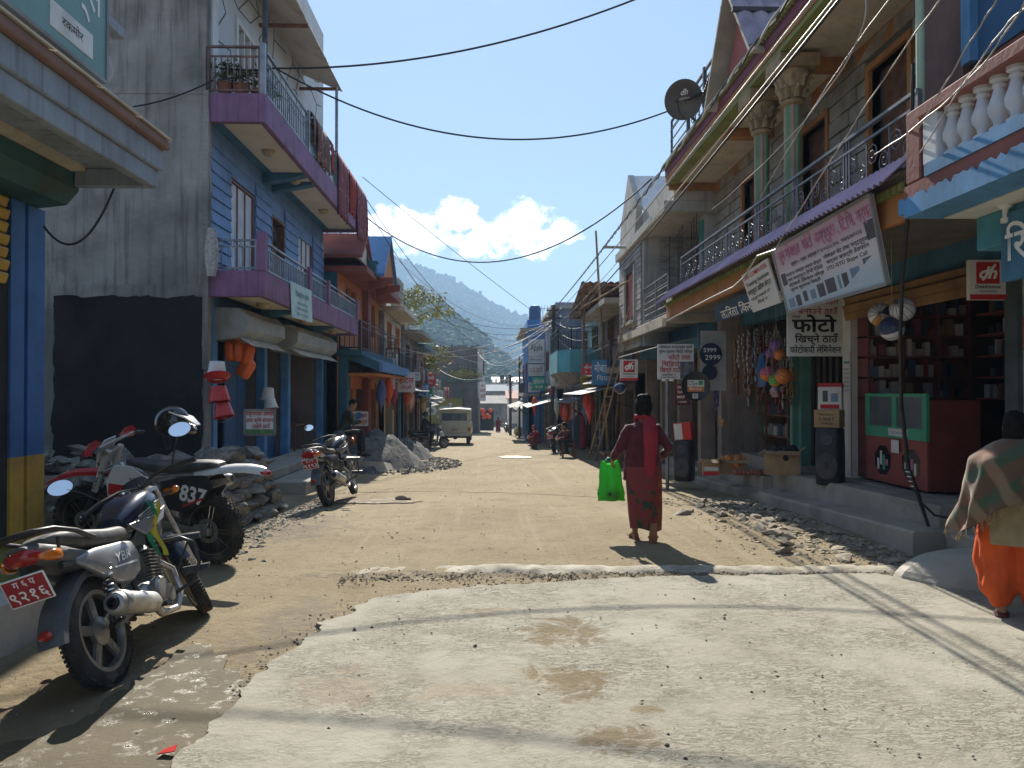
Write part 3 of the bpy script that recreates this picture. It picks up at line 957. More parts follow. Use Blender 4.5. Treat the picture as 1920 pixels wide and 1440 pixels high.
# stone fronted house with orange eaves (right)
m_orng = M('orange_paint',(0.42,0.18,0.055),.75,.14,1.8,.15,25,dirt=.5,streak=.4,scol=(.12,.06,.03),dcol=(.2,.1,.05))
m_mar = M('maroon_paint',(0.20,0.055,0.085),.75,.14,2,.15,25,dirt=.25)
m_grn = M('olive_trim',(0.22,0.24,0.07),.75,.14,3,.15,25,dirt=.3)
m_stone = M('stone_tile',(0.32,0.285,0.23),.9,.22,2.6,.5,30,dirt=.3,dcol=(.1,.09,.08))
m_mort = M('mortar',(0.10,0.095,0.085),.95,.1,4)
m_ptin = M('purple_tin',(0.36,0.27,0.36),.5,.12,1.5,.1,20,metal=.25,dirt=.3,dcol=(.3,.24,.28))
m_pink = M('pink_paint',(0.50,0.17,0.15),.8,.1,1.5,.15,25,dirt=.2)
m_plank = M('yellow_plank',(0.24,0.14,0.05),.7,.25,2.5,.15,25)
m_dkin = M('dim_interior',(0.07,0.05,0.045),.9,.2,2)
t = house('stone_house','stone tiled house with orange eaves, two columns and a long iron balcony rail')
y0,y1,XW,XE = 6.25,15.4,4.55,3.5
opsU = [(12.9,13.65,3.5,5.35),(10.2,11.05,3.5,5.35),(8.15,9.0,3.5,5.45)]
wall_x(-1,XW,.25,y0,y1,3.3,6.1,opsU).build('front_wall',m_mort,t)
boxpart('body',(XW + 1.6,11,y0,y1,2.9,6.1),m_mort,t)
boxpart('side_wall',(XW + .02,11,y1 - .25,y1 + .01,-.5,6.4),M('side_plaster',(0.24,0.20,0.175),.9,.18,1.2,.3,20,streak=.4),t)
boxpart('floor_slab',(3.52,11,y0,y1,3.30,3.48),m_conc,t)
st = MB().box(-.03,.03,-.5,.5,-.5,.5).mesh('stone_tile',m_stone)
z = 3.5; r_ = 0
while z < 5.62:
 y = y0 + (0.22 if r_ % 2 else 0.0)
 while y < y1 - .1:
  ya,yb_ = y,min(y + .44,y1)
  for (a,b,c,d) in opsU:
   if z + .2 > c and z < d:
    if ya < a - .08 < yb_: yb_ = a - .09
    if ya < b + .08 < yb_: ya = b + .09
    if ya >= a - .09 and yb_ <= b + .09: yb_ = ya
  if yb_ - ya > .07:
   o = obj('stone_tile',st,t,loc=(XW + random.uniform(-.012,.006),(ya + yb_) / 2,z + .105),rot=(0,random.uniform(-.02,.02),random.uniform(-.015,.015)))
   o.scale = (1,yb_ - ya - .022,.19)
  y += .44
 z += .212; r_ += 1
for (a,b,c,d) in opsU:
 MB().box(XW - .05,XW + .1,a - .08,a,c,d + .08).box(XW - .05,XW + .1,b,b + .08,c,d + .08).box(XW - .05,XW + .1,a,b,d,d + .08).build('door_frame',m_orng,t)
 boxpart('door',(XW + .13,XW + .17,a,b,c,d),m_wood,t)
boxpart('wall_band',(XW - .03,XW + .1,y0,y1,5.64,5.90),m_orng,t)
boxpart('soffit',(XE + .2,XW,y0,y1 - .1,5.84,5.87),m_cream,t)
MB().box(XE,XE + .06,y0,y1,5.97,6.12).build('eave_band',m_mar,t)
MB().box(XE + .012,XE + .07,y0,y1 + .0,5.86,5.968).box(XE + .07,XW,y1 - .09,y1 - .01,5.70,5.968).build('eave_board',m_orng,t)
MB().box(XE + .03,XE + .22,y0,y1 - .02,5.79,5.858).build('eave_moulding',m_grn,t)
for yc in (12.2,9.6,7.6):
 boxpart('soffit_beam',(XE + .23,XW - .01,yc - .1,yc + .1,5.70,5.838),m_orng,t)
mb = MB()
y = y0
while y < y1 - .05:
 mb.prism([(XE - .05,y,6.16),(XE - .05,y + .09,6.16),(XE - .05,y + .045,6.09)],(.04,0,0))
 y += .1
mb.box(XE - .06,XE + .9,y0,y1 + .02,6.125,6.20)
mb.build('scalloped_edge',m_grn,t)
boxpart('roof_slab',(XE + .1,11,y0,y1,6.13,6.30),m_conc,t)
MB().lathe([(.12,5.84),(.13,5.81),(.10,5.76),(.05,5.72),(.001,5.715)],14,Matrix.Translation((4.0,11.2,0))).build('ceiling_lamp',M('lamp_dim',(.12,.11,.10),.3),t,smooth=40)
m_rt = M('mauve_roof_tile',(0.26,0.23,0.29),.75,.2,3,.2,25,dirt=.3)
ap,bl,br_ = V((XE + .08,10.75,7.35)),V((XE + .08,9.9,6.22)),V((XE + .08,11.6,6.22))
MB().prism([bl,br_,ap],(.12,0,0)).build('gable',m_pink,t)
for sgn,q in ((-1,bl),(1,br_)):
 d = (q - ap) * 1.22
 n = d.cross(V((1,0,0))).normalized()
 if n.z < 0: n = -n
 MB().hexa([ap - V((.28,0,0)),ap + V((3,0,0)),ap + d + V((3,0,0)),ap + d - V((.28,0,0))],[p + n * .05 for p in (ap - V((.28,0,0)),ap + V((3,0,0)),ap + d + V((3,0,0)),ap + d - V((.28,0,0)))]).build('gable_roof',m_conc,t)
 tm = MB()
 tm.loft([[V((-.11,0,0)),V((-.06,0,.03)),V((0,0,.045)),V((.06,0,.03)),V((.11,0,0))],[V((-.11,.26,.02)),V((-.06,.26,.05)),V((0,.26,.065)),V((.06,.26,.05)),V((.11,.26,.02))]],caps=False,closed=False)
 tme = tm.mesh('roof_tile',m_rt,60)
 if sgn < 0:
  for i in range(6):
   for j in range(11):
    p = ap + d * ((i + .9) / 6.2) + n * .06 + V((-.18 + j * .22,0,0))
    o = obj('roof_tile',tme,t)
    up_ = -d.normalized()
    o.matrix_world = Matrix((( 1,up_.x,n.x,p.x),(0,up_.y,n.y,p.y),(0,up_.z,n.z,p.z),(0,0,0,1)))
MB().bar(ap + (bl - ap) * .62 + V((-.35,-.05,.12)),ap + (bl - ap) * .62 + V((1.2,-.05,.12)),.06,.06).build('gable_pipe',m_iron,t)
for (yc,m_) in ((10.6,m_grn),(9.5,m_grn)):
 xc = 3.78
 mg = M('column_green',(0.16,0.26,0.14),.7,.12,4,.1,30,dirt=.25)
 mp = M('column_pink',(0.42,0.25,0.22),.7,.12,4,.1,30,dirt=.25)
 mb = MB()
 n = 24
 vs = []
 for zz in (3.5,4.2,5.22):
  for j in range(n):
   a = 2 * math.pi * j / n
   rr = .105 - (.012 if j % 3 == 0 else 0)
   vs.append((xc + rr * math.cos(a),yc + rr * math.sin(a),zz))
 fs = []
 for i in range(2):
  for j in range(n):
   fs.append((i * n + j,i * n + (j + 1) % n,(i + 1) * n + (j + 1) % n,(i + 1) * n + j))
 k = len(mb.v)
 mb.v += vs
 for q,f in enumerate(fs):
  mb.f.append(f); mb.m.append(0 if (q % n) % 6 < 4 else 1)
 c = mb.build('column',[mg,mp],t)
 mb = MB()
 mb.lathe([(.11,5.2),(.14,5.22),(.14,5.26),(.11,5.28),(.125,5.36),(.17,5.5),(.21,5.58),(.21,5.62)],16,Matrix.Translation((xc,yc,0)))
 for k in range(2):
  for j in range(8):
   a = 2 * math.pi * (j + .5 * k) / 8
   rr = .13 + .03 * k
   b0 = V((xc + rr * math.cos(a),yc + rr * math.sin(a),5.28 + .13 * k))
   out = V((math.cos(a),math.sin(a),0))
   mb.tube([b0,b0 + out * .02 + V((0,0,.09)),b0 + out * .07 + V((0,0,.14)),b0 + out * .09 + V((0,0,.10))],[.035,.03,.018,.008],5)
 mb.box(xc - .25,xc + .25,yc - .25,yc + .25,5.625,5.785)
 mb.build('capital',M('capital_ochre',(0.34,0.24,0.13),.8,.2,6,.2,40,dirt=.3),c,smooth=40)
MB().tube([(3.62,6.34,3.2),(3.62,6.34,4.6),(3.60,6.36,7.2)],.036,10).build('drain_pipe',M('pale_green_pipe',(0.34,0.44,0.31),.5,.08,3),t,smooth=40)
rl = railing(t,(3.58,y0 + .05,3.5),(3.58,14.35,3.5),.64,2,M('grey_rail',(.17,.17,.19),.5,.15,5,metal=.5),.03)
mr_ = MATS['grey_rail']
def scrolls(par,X,ya,yb,z0,z1,m,step=.42):
 mb = MB()
 y = ya
 k = 0
 while y < yb - step * .5:
  for sg in (1,-1):
   c = V((X,y + step * .5,(z0 + z1) / 2))
   pts = []
   for i in range(15):
    a = i / 14 * 3.6 * math.pi
    rr = (z1 - z0) * .27 * (1 - i / 17)
    pts.append(c + V((0,sg * (.11 + rr * math.cos(a)) * step / .42,sg * ((z1 - z0) * .12 + rr * math.sin(a)))))
   mb.tube(pts,.007,4)
  mb.bar((X,y,z0),(X,y,z1),.016,.016)
  y += step; k += 1
 return tag(mb.build('scroll_work',m,par),kind='stuff')
scrolls(rl,3.58,y0 + .1,14.3,3.56,4.0,mr_)
pm = MB()
for dy in (-.06,0,.06): pm.bar((0,dy,0),(0,dy,.62),.02,.02)
pm = pm.mesh('post',mr_)
for y in (7.6,8.9,10.2,11.6,13.0):
 obj('post',pm,rl,loc=(3.58,y,3.5))
tr = railing(t,(3.62,11.7,6.3),(3.62,15.3,6.3),.78,2,m_iron,.03)
scrolls(tr,3.62,11.8,13.9,6.4,6.9,m_iron,.36)
for y in (12.9,14.0):
 MB().bar((3.62,y,6.3),(3.62,y,7.15),.06,.06).build('post',m_iron,tr)
for k in range(3):
 MB().bar((3.62,14.0,6.5 + k * .2),(3.62,15.4,6.5 + k * .2),.022,.022).build('rail',m_tin,tr)
corrugated('pent_roof',(3.24,y0,3.35),(.28,0,.26),(0,8.85,0),.10,.018,m_ptin,t)
MB().box(3.46,3.54,y0,15.1,3.05,3.30).build('orange_beam',m_orng,t,bev=.01)
mb = MB()
y = y0
while y < 15.0:
 mb.box(3.40,3.459,y,y + .06,3.285,3.345); y += .1
mb.box(3.43,3.50,y0,15.1,3.305,3.36)
tag(mb.build('dentil_trim',m_grn,t),kind='stuff')
XS = 5.0
fl = .42
boxpart('lintel',(XS - .02,XS + .3,7.35,15.4,2.92,3.3),m_teal,t)
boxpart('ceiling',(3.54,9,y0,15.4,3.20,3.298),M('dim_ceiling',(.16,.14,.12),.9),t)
lp = MB().box(-.03,.03,-1.55,1.55,-.055,.055).mesh('plank',m_plank)
for i in range(3):
 obj('plank',lp,t,loc=(XS - .05 - .02 * (i % 2),9.0,2.86 - i * .105),rot=(0,R(-12),0),bev=.008)
for (ya,yb_) in ((10.5,10.78),(12.25,12.4)):
 boxpart('pier',(XS,XS + .3,ya,yb_,0,3.2),m_white if ya == 10.5 else M('green_post',(0.10,0.24,0.19),.6,.12,3),t)
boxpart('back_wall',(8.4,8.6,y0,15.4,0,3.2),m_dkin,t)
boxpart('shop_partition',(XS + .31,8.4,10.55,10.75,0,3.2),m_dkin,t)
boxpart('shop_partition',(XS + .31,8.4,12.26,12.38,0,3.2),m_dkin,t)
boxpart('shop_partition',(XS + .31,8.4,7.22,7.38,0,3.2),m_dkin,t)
boxpart('shop_floor',(XS - .05,8.4,y0,15.4,-.4,fl - .02),m_conc,t)
m_fold = M('folding_shutter',(0.055,0.045,0.04),.55,.25,3,metal=.4)
for i in range(13):
 boxpart('shutter_fold',(XS + .15 + (.05 if i % 2 else 0),XS + .18 + (.05 if i % 2 else 0),10.8 + i * .11,10.9 + i * .11,fl,3.0),m_fold,t)
for px in (1378,1500):
 y = 5.0 * 1430 / (px - 924) - (0 if px < 1400 else .0)
 MB().box(4.9,5.0,y - .05,y + .05,.2,3.2).build('post',MATS['green_post'],t)
mst = M('step_cement',(0.36,0.325,0.27),.9,.12,1.6,.35,25,dirt=.4,dcol=(.17,.15,.12))
def step(name,X0,X1,ya,za,yb,zb,low=-.35):
 mb = MB()
 n = 18
 rings = []
 for i in range(n + 1):
  y = ya + (yb - ya) * i / n; z = za + (zb - za) * i / n
  j = .006 * noise.noise(V((y * 4,z,0))); j2 = .008 * noise.noise(V((y * 5,3,0)))
  rings.append([V((X0 + j,y,low)),V((X0 + j,y,z - .025)),V((X0 + .022 + j2,y,z + j2)),V((X1,y,z)),V((X1,y,low))])
 mb.loft(rings)
 return tag(mb.build(name,mst,smooth=30),kind='structure')
step('pavement',4.10,4.7,7.36,.24,11.7,.06)
step('pavement',4.52,5.2,7.62,.44,12.3,.32)
step('pavement',4.42,7.5,5.6,.24,7.35,.27)
step('pavement',4.05,4.6,12.5,.02,15.6,-.12)
step('pavement',4.35,5.2,12.2,.24,15.9,.08)
step('pavement',4.1,5.2,16.2,-.1,22,-.35)
mb = MB()       # cement apron between the two flights
mb.hexa([(4.1,11.7,-.4),(5.2,11.7,-.4),(5.2,12.5,-.4),(4.2,12.5,-.4)],[(4.15,11.7,-.02),(5.2,11.7,.32),(5.2,12.5,.24),(4.2,12.5,-.06)])
tag(mb.build('ramp',mst),kind='structure')
mb = MB()
c0 = V((4.25,6.35,0))
rings = []
for i in range(13):
 t_ = i / 12
 rr = math.cos(t_ * math.pi / 2)
 rings.append([c0 + V(((.80 * rr + .02) * math.cos(a / 24 * 6.283) * (1 + .12 * noise.noise(V((a * .5,t_,2)))),(.55 * rr + .02) * math.sin(a / 24 * 6.283) * (1 + .12 * noise.noise(V((a * .5,t_,7)))),-.05 + .31 * math.sin(t_ * math.pi / 2) ** .8)) for a in range(24)])
mb.loft(rings)
tag(mb.build('cement_ramp',M('smooth_cement',(0.41,0.375,0.315),.8,.1,1.8,.2,20,dirt=.25)),kind='structure')
# blue balustered house, nearest on the right
t = house('baluster_house','house with a white balustrade over a blue and brown painted slab edge')
m_b2 = M('bright_blue',(0.09,0.25,0.45),.7,.14,2,.02,25,dirt=.45,dcol=(.12,.16,.2),streak=.35)
m_br = M('red_brown_paint',(0.24,0.09,0.075),.75,.14,2,.15,25,dirt=.3)
m_tl = M('bright_teal',(0.07,0.26,0.33),.7,.12,2,.1,25,dirt=.2)
m_dbl = M('deep_blue_wall',(0.035,0.10,0.20),.8,.12,1.5,.15,25)
X0 = 3.3
boxpart('upper_wall',(3.95,10,-3,6.2,4.3,8.5),m_dbl,t)
boxpart('lower_wall',(3.97,10,-3,6.2,3.3,4.298),m_br,t)
boxpart('wall_edge',(3.9,10,6.203,6.85,3.49,8.5),M('brown_render',(0.15,0.09,0.075),.9,.2,2,.3,20,dirt=.3),t)
boxpart('corner_pilaster',(3.88,3.949,6.08,6.2,4.3,8.5),m_b2,t)
boxpart('balcony_slab',(X0 + .05,10,-3,6.0,3.02,3.22),m_cream,t)
boxpart('slab_band',(X0,X0 + .06,-3,6.02,3.13,3.24),m_br,t)
boxpart('slab_top_band',(X0 - .012,X0 + .16,-3,5.72,3.243,3.33),m_b2,t)
mb = MB()
y = -3
while y < 6.0:
 mb.prism([(X0 - .006,y,3.03),(X0 - .006,y + .1,3.03),(X0 - .006,y + .1,3.13 + .02 * math.sin(y * 40)),(X0 - .006,y + .05,3.155),(X0 - .006,y,3.13 + .02 * math.sin(y * 40 - 4))],(.05,0,0))
 y += .1
mb.box(X0 - .006,X0 + .3,-3,6.02,2.99,3.03)
tag(mb.build('slab_edge',m_b2,t),kind='stuff')
boxpart('soffit',(X0 + .305,4.2,-3,5.99,2.985,3.018),m_white,t)
boxpart('beam',(3.85,4.1,-3,5.97,2.72,2.984),m_tl,t,.01)
balm = MB().lathe([(.062,0),(.062,.03),(.036,.05),(.04,.08),(.068,.13),(.07,.17),(.045,.24),(.033,.29),(.045,.31),(.034,.33),(.058,.345),(.058,.37)],14).mesh('baluster',M('white_baluster',(0.62,0.62,0.64),.75,.08,6,.1,40,dirt=.3,dcol=(.35,.33,.33)),40)
for i in range(22):
 obj('baluster',balm,t,loc=(X0 + .08,5.5 - i * .17,3.335))
boxpart('newel',(X0,X0 + .17,5.58,5.76,3.335,3.70),MATS['white_baluster'],t,.008)
boxpart('corner_post',(X0 - .0,X0 + .2,5.8,6.0,3.25,3.82),m_br,t,.01)
boxpart('hand_rail',(X0 - .03,X0 + .2,-3,5.79,3.705,3.80),m_br,t,.01)
bs = MB().lathe([(.05,0),(.05,-.015),(.02,-.03),(.02,-.09),(.032,-.095),(.032,-.13),(.001,-.135)],10).mesh('lamp_socket',m_wplas,40)
for y in (5.55,4.95,4.35,3.75):
 obj('lamp_socket',bs,t,loc=(X0 + .5,y,2.985))
boxpart('wall',(4.95,10,-3,7.19,-.2,3.0),M('poster_wall',(0.50,0.49,0.46),.85,.18,2.2,.2,25,dirt=.75,dcol=(.13,.19,.20),ds=3.5),t)
boxpart('corner_trim',(4.9,4.949,7.0,7.18,.2,3.0),M('slate_edge',(.06,.08,.09),.7,.2,3),t)
t = thing('sign_board','teal shop board with big white letters under the white balustrade','sign')
boxpart('board',(3.80,3.845,4.0,5.6,2.42,2.92),m_teal,t)
text('रिजाल',frame3((3.795,5.15,2.66),(0,-1,0),(0,0,1)),.22,m_inkw,t,.8,.012)
# white and pink unfinished house
t = house('gable_house','unplastered pale house with pink window, white gabled parapet and steel balcony rails')
m_pale = M('pale_render',(0.44,0.42,0.38),.9,.12,1.2,.25,22,streak=.6,scol=(.16,.15,.13),dirt=.4,dcol=(.25,.23,.2))
m_split = M('split_stone',(0.34,0.32,0.29),.9,.2,3,.3,30)
ya,yb_ = 15.45,21.6
boxpart('body',(4.9,11,ya,yb_,3.2,6.3),M('recess_pink',(0.40,0.15,0.12),.85,.1,1.5),t)
boxpart('roof_slab',(3.5,11,ya + .02,yb_ + .1,5.30,5.52),m_pale,t,.01)
boxpart('roof_slab',(3.7,11,ya + .02,yb_ - .1,5.522,6.0),m_pale,t,.01)
g = [(3.55,19.0,5.5),(3.55,21.3,5.5),(3.55,21.0,6.25),(3.55,19.9,7.3),(3.55,18.7,6.2)]
MB().prism(g,(.15,0,0)).build('gable',m_pale,t)
MB().prism([(3.7,19.9,7.28),(3.7,18.6,6.1),(3.7,18.6,6.0),(3.7,19.9,7.18)],(4,0,0)).build('gable_roof',m_white,t)
wall_x(-1,3.62,.25,18.4,yb_,2.7,5.3,[(19.3,20.6,3.5,4.75)]).build('front_wall',m_mort,t)
ss = MB().box(-.02,.02,-.5,.5,-.5,.5).mesh('stone_strip',m_split)
z = 2.72; k = 0
while z < 5.25:
 for (c,d) in ((18.42,19.2),(20.7,yb_ - .03)) if 3.4 < z < 4.8 else ((18.42,20.0),(20.02,yb_ - .03)):
  o = obj('stone_strip',ss,t,loc=(3.61 + random.uniform(-.008,.004),(c + d) / 2,z + .06)); o.scale = (1,d - c,.115)
 z += .13
boxpart('window_surround',(3.56,3.61,19.18,19.3,3.42,4.85),m_pale,t); boxpart('window_surround',(3.56,3.61,20.6,20.72,3.42,4.85),m_pale,t)
boxpart('window_sill',(3.52,3.612,19.1,20.8,3.36,3.42),m_pale,t)
boxpart('window',(3.68,3.72,19.3,20.6,3.5,4.75),m_pink,t)
boxpart('side_wall',(3.62,4.9,18.15,18.398,2.7,5.3),m_pale,t)
for i in range(13):
 boxpart('stone_strip',(4.0,4.9,18.11,18.148,3.3 + i * .155,3.38 + i * .155),m_split,t)
for (a,b) in ((15.7,16.1),):
 boxpart('pier',(4.4,4.9,a,b,3.2,5.3),M('stripe_pier',(0.50,0.47,0.42),.9,.1,3),t)
 boxpart('green_panel',(4.36,4.399,a + .05,b - .1,3.6,5.2),M('sea_green',(0.06,0.30,0.23),.8,.15,3),t)
boxpart('floor_slab',(3.55,11,ya + .02,yb_,3.02,3.2),m_conc,t,.01)
boxpart('lower_awning_edge',(3.47,3.549,ya + .1,yb_ - .5,2.95,3.12),m_cream,t)
rr_ = railing(t,(3.62,ya + .2,3.2),(3.62,18.3,3.2),.85,2,m_tin,.03)
for k in range(4):
 MB().tube([(3.62,ya + .2,3.4 + k * .14),(3.62,18.3,3.4 + k * .14)],.013,6).build('rail',m_tin,rr_)
MB().bar((3.62,16.8,3.2),(3.62,16.8,4.1),.04,.04).build('post',m_tin,rr_)
for k in range(3):
 for (x_,h_) in ((3.75,1.0),):
  r2 = railing(t,(3.75,19.6 + k * .9,6.0),(3.75,20.5 + k * .9,6.0),.8,3,m_tin,.02) if k < 2 else None
mb = MB()
for i in range(7):      # reinforcing bars left standing
 mb.tube([(4.2 + .05 * (i % 3),15.6 + .4 * i,5.3),(4.2 + .06 * (i % 3),15.62 + .4 * i,3.3)],.009,5)
for i in range(5):
 mb.tube([(4.1,15.5,3.7 + .33 * i),(4.1,18.1,3.72 + .33 * i)],.008,5)
tag(mb.build('rebar',m_iron,t),kind='stuff')
MB().tube([(3.6,20.0,5.42),(2.9,20.0,5.42)],.04,8).build('spout_pipe',m_pale,t)
boxpart('lintel',(4.2,11,ya + .02,yb_,2.5,3.018),m_teal,t)
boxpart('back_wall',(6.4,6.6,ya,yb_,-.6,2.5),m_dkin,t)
boxpart('shop_floor',(4.4,6.4,ya,yb_,-.8,-.02),m_conc,t)
for y in (15.8,17.6,19.4,21.3):
 boxpart('pier',(4.3,4.6,y - .12,y + .12,-.6,2.5),M('drab_pier',(.2,.16,.14),.9,.2,2),t)
for i,y in enumerate((16.2,18.1,19.9)):
 boxpart('shutter_door',(4.75,4.8,y - .2 + .25,y + 1.05,-.05,2.5),[m_wood,m_bdoor,m_mauve][i],t)
corrugated('awning',(3.1,15.6,2.45),(1.2,0,.32),(0,3.2,0),.076,.012,m_tin,t)
# teal and orange house behind the blue one
def side_house(label,name,s,X,ya,yb,zs,m_wall,m_side,doors=2,wins=2,fm=None,balc=None,over=.5,m_slab=None,m_rail=None,awn=None,depth=7,roofm=None,parapet=.5,shut=None,wz=(.8,1.9),signs=()):
 """row house along the street: zs = floor levels from the street up to the roof"""
 t = house(name,label)
 g = gz((ya + yb) / 2) - .3
 m_slab = m_slab or m_conc; fm = fm or m_wood; m_rail = m_rail or m_iron
 X2 = X - s * depth
 L = yb - ya
 w = L / doors
 ops = [(ya + w * i + .25,ya + w * (i + 1) - .25,zs[0] + .05,zs[0] + 2.25) for i in range(doors)]
 wall_x(s,X,.3,ya,yb,g,zs[1] - .16,ops).build('wall',m_side if False else m_wall,t)
 boxpart('side_wall',(X2,X - s * .02,ya,ya + .2,g,zs[-1]),m_side,t)
 boxpart('body',(X2,X - s * 1.2,ya + .2,yb,g,zs[-1] - .1),m_side,t)
 shut = shut or [m_bdoor,m_wood,m_shut,m_mauve]
 for i,(a,b,c,d) in enumerate(ops):
  if i % 3 == 1:
   boxpart('shutter_door',(X - s * .2,X - s * .15,a,b,c,d),shut[i % len(shut)],t)
  else:
   k = MB()
   for j in range(3):
    k.box(X - s * .9,X - s * .6,a + .05,b - .05,c + .4 + j * .55,c + .43 + j * .55)
   k.build('shelf',m_wood,t)
   boxpart('door_leaf',(X - s * .15,X - s * .1,a,a + .35,c,d),shut[(i + 1) % len(shut)],t)
 for f in range(1,len(zs) - 1):
  za,zb = zs[f],zs[f + 1]
  w2 = L / wins
  o2 = [(ya + w2 * i + w2 * .25,ya + w2 * (i + 1) - w2 * .25,za + wz[0],za + wz[1]) for i in range(wins)]
  wall_x(s,X,.25,ya + .02,yb,za,zb - .14,o2).build('upper_wall',m_wall,t)
  boxpart('floor_slab',(X2,X + s * (over if balc else .12),ya - .02,yb,za - .16,za),m_slab,t)
  for (a,b,c,d) in o2:
   win(t,s,X - s * .1,a,b,c,d,fm,m_glass,2,1,.12,.06)
  if balc:
   railing(t,(X + s * (over - .05),ya + .05,za),(X + s * (over - .05),yb - .05,za),.8,max(4,int(L / .3)),m_rail,.03)
   railing(t,(X + s * .05,ya + .03,za),(X + s * (over - .08),ya + .03,za),.8,4,m_rail,.03)
 boxpart('roof_slab',(X2,X + s * (over + .15),ya - .05,yb + .03,zs[-1] - .14,zs[-1] + .02),roofm or m_slab,t)
 if parapet:
  boxpart('parapet',(X2,X + s * .05,ya - .03,ya + .12,zs[-1] + .02,zs[-1] + parapet),m_wall,t)
  boxpart('parapet',(X - s * .1,X + s * .05,ya + .12,yb,zs[-1] + .02,zs[-1] + parapet),m_wall,t)
 if awn:
  za,pr,m = awn
  corrugated('awning',(X + s * (pr + .25),ya + .1,za - .32),(-s * (pr + .22),0,.36),(0,L - .2,0),.1,.012,m,t)
  for i in range(2):
   MB().bar((X + s * .02,ya + .3 + i * (L - .6),za - .7),(X + s * pr,ya + .3 + i * (L - .6),za - .32),.03,.03).build('awning_strut',m_iron,t)
 for (y_,z_,w_,h_,mm,txt,tm) in signs:
  q = MB().box(X + s * (over + .2),X + s * (over + .24),y_ - w_ / 2,y_ + w_ / 2,z_,z_ + h_).build('name_panel',mm,t)
  text(txt,frame3((X + s * (over + .246),y_,z_ + h_ / 2),(0,s,0),(0,0,1)),h_ * .4,tm,q,w_ * .8)
 return t
m_or2 = M('bright_orange_wall',(0.52,0.18,0.05),.75,.1,1.5,.15,25,dirt=.2)
m_tl2 = M('deep_teal',(0.035,0.12,0.165),.7,.12,2,.1,25,dirt=.2)
m_br2 = M('brick_red_paint',(0.26,0.075,0.055),.75,.14,2,.15,25,dirt=.25)
m_rb = M('roof_blue',(0.085,0.21,0.42),.5,.12,2,.1,25,dirt=.2)
t = side_house('orange and teal house with a blue pitched roof and a tall roof spike','spired_house',1,-4.2,20.75,28.2,[-.55,2.75,5.0],m_or2,m_tl2,3,2,
    m_or2,True,.65,m_tl2,m_iron,None,7,m_br2,0,wz=(.7,1.95))
MB().hexa([(-4.2,20.9,2.6),(-3.1,20.9,2.15),(-3.1,27.6,2.15),(-4.2,27.6,2.6)],[(-4.2,20.9,2.9),(-3.1,20.9,2.42),(-3.1,27.6,2.42),(-4.2,27.6,2.9)]).build('canopy',m_tl2,t)
boxpart('canopy_edge',(-3.1,-3.02,20.88,27.62,2.16,2.41),m_rb,t)
boxpart('canopy_soffit',(-4.1,-3.12,20.95,27.5,2.05,2.12),m_or2,t)
boxpart('corner_pier',(-4.19,-3.95,20.77,21.3,-.8,2.6),m_tl2,t)
boxpart('corner_pier',(-4.19,-4.0,24.6,25.2,-.8,5.0),m_br2,t)
def gable_roof(X0,X1,ya,yb,z0,zr,m,mt,name='pitched_roof'):
 ym = (ya + yb) / 2
 th = .1
 MB().hexa([(X0,ya,z0),(X1,ya,z0),(X1,ym,zr),(X0,ym,zr)],[(X0,ya,z0 + th),(X1,ya,z0 + th),(X1,ym,zr + th),(X0,ym,zr + th)]).build(name,m,t)
 MB().hexa([(X0,yb,z0),(X1,yb,z0),(X1,ym,zr),(X0,ym,zr)],[(X0,yb,z0 + th),(X1,yb,z0 + th),(X1,ym,zr + th),(X0,ym,zr + th)]).build(name,m,t)
 MB().prism([(X1 - .1 if X1 > X0 else X1 + .1,ya + .1,z0),(X1 - .1 if X1 > X0 else X1 + .1,yb - .1,z0),(X1 - .1 if X1 > X0 else X1 + .1,ym,zr)],(-.08 if X1 > X0 else .08,0,0)).build('gable',mt,t)
gable_roof(-8,-3.15,22.2,25.4,4.95,6.35,m_rb,m_or2)
gable_roof(-8,-3.5,20.5,22.4,5.2,5.95,m_br2,m_cream)
MB().box(-5,-3.35,21.9,22.15,5.0,5.3).box(-3.6,-3.3,21.9,22.15,5.3,5.36).build('roof_beam',m_tl2,t)
MB().lathe([(.30,0),(.26,.2),(.16,.6),(.07,1.0),(.001,1.35)],4,Matrix.Translation((-3.75,22.0,5.33)) @ Matrix.Rotation(R(45),4,'Z')).build('roof_spike',M('spike_brown',(.10,.06,.06),.7,.2,4),t)
for i in range(2):
 MB().prism([(-3.7,22.6 + i * 1.6,4.99),(-2.95,22.6 + i * 1.6,4.99),(-2.95,22.6 + i * 1.6,4.82),(-3.7,22.6 + i * 1.6,4.6)],(0,.14,0)).build('bracket',m_br2,t)
side_house('cream house with a deep pale eave and brown stone gable stub','cream_house',1,-4.0,28.25,33.3,[-.85,2.4,4.75],m_cream,m_gplas,2,2,m_or2,True,.6,m_cream,m_iron,(1.95,1.0,m_tin),7,m_cream,.12)
t = bpy.data.objects['cream_house']
for i in range(16):
 boxpart('gable_stone',(-3.75 + .02 * (i % 3),-3.5,28.3 + (i % 4) * .42,28.7 + (i % 4) * .42,4.9 + (i // 4) * .24,5.12 + (i // 4) * .24),m_stone,t)
side_house('grey concrete house with washing on its rail and a low tin awning','grey_house',1,-3.9,33.4,39.8,[-1.1,1.9,4.3],m_gplas,m_gplas,3,2,m_wood,True,.7,m_br2,m_steel,(1.6,1.1,m_tin),7,m_conc,.3,
   signs=((35.2,1.3,1.3,.5,m_white,'किराना',m_inkr),(38,1.35,1.2,.5,m_green,'पसल',m_inkw)))
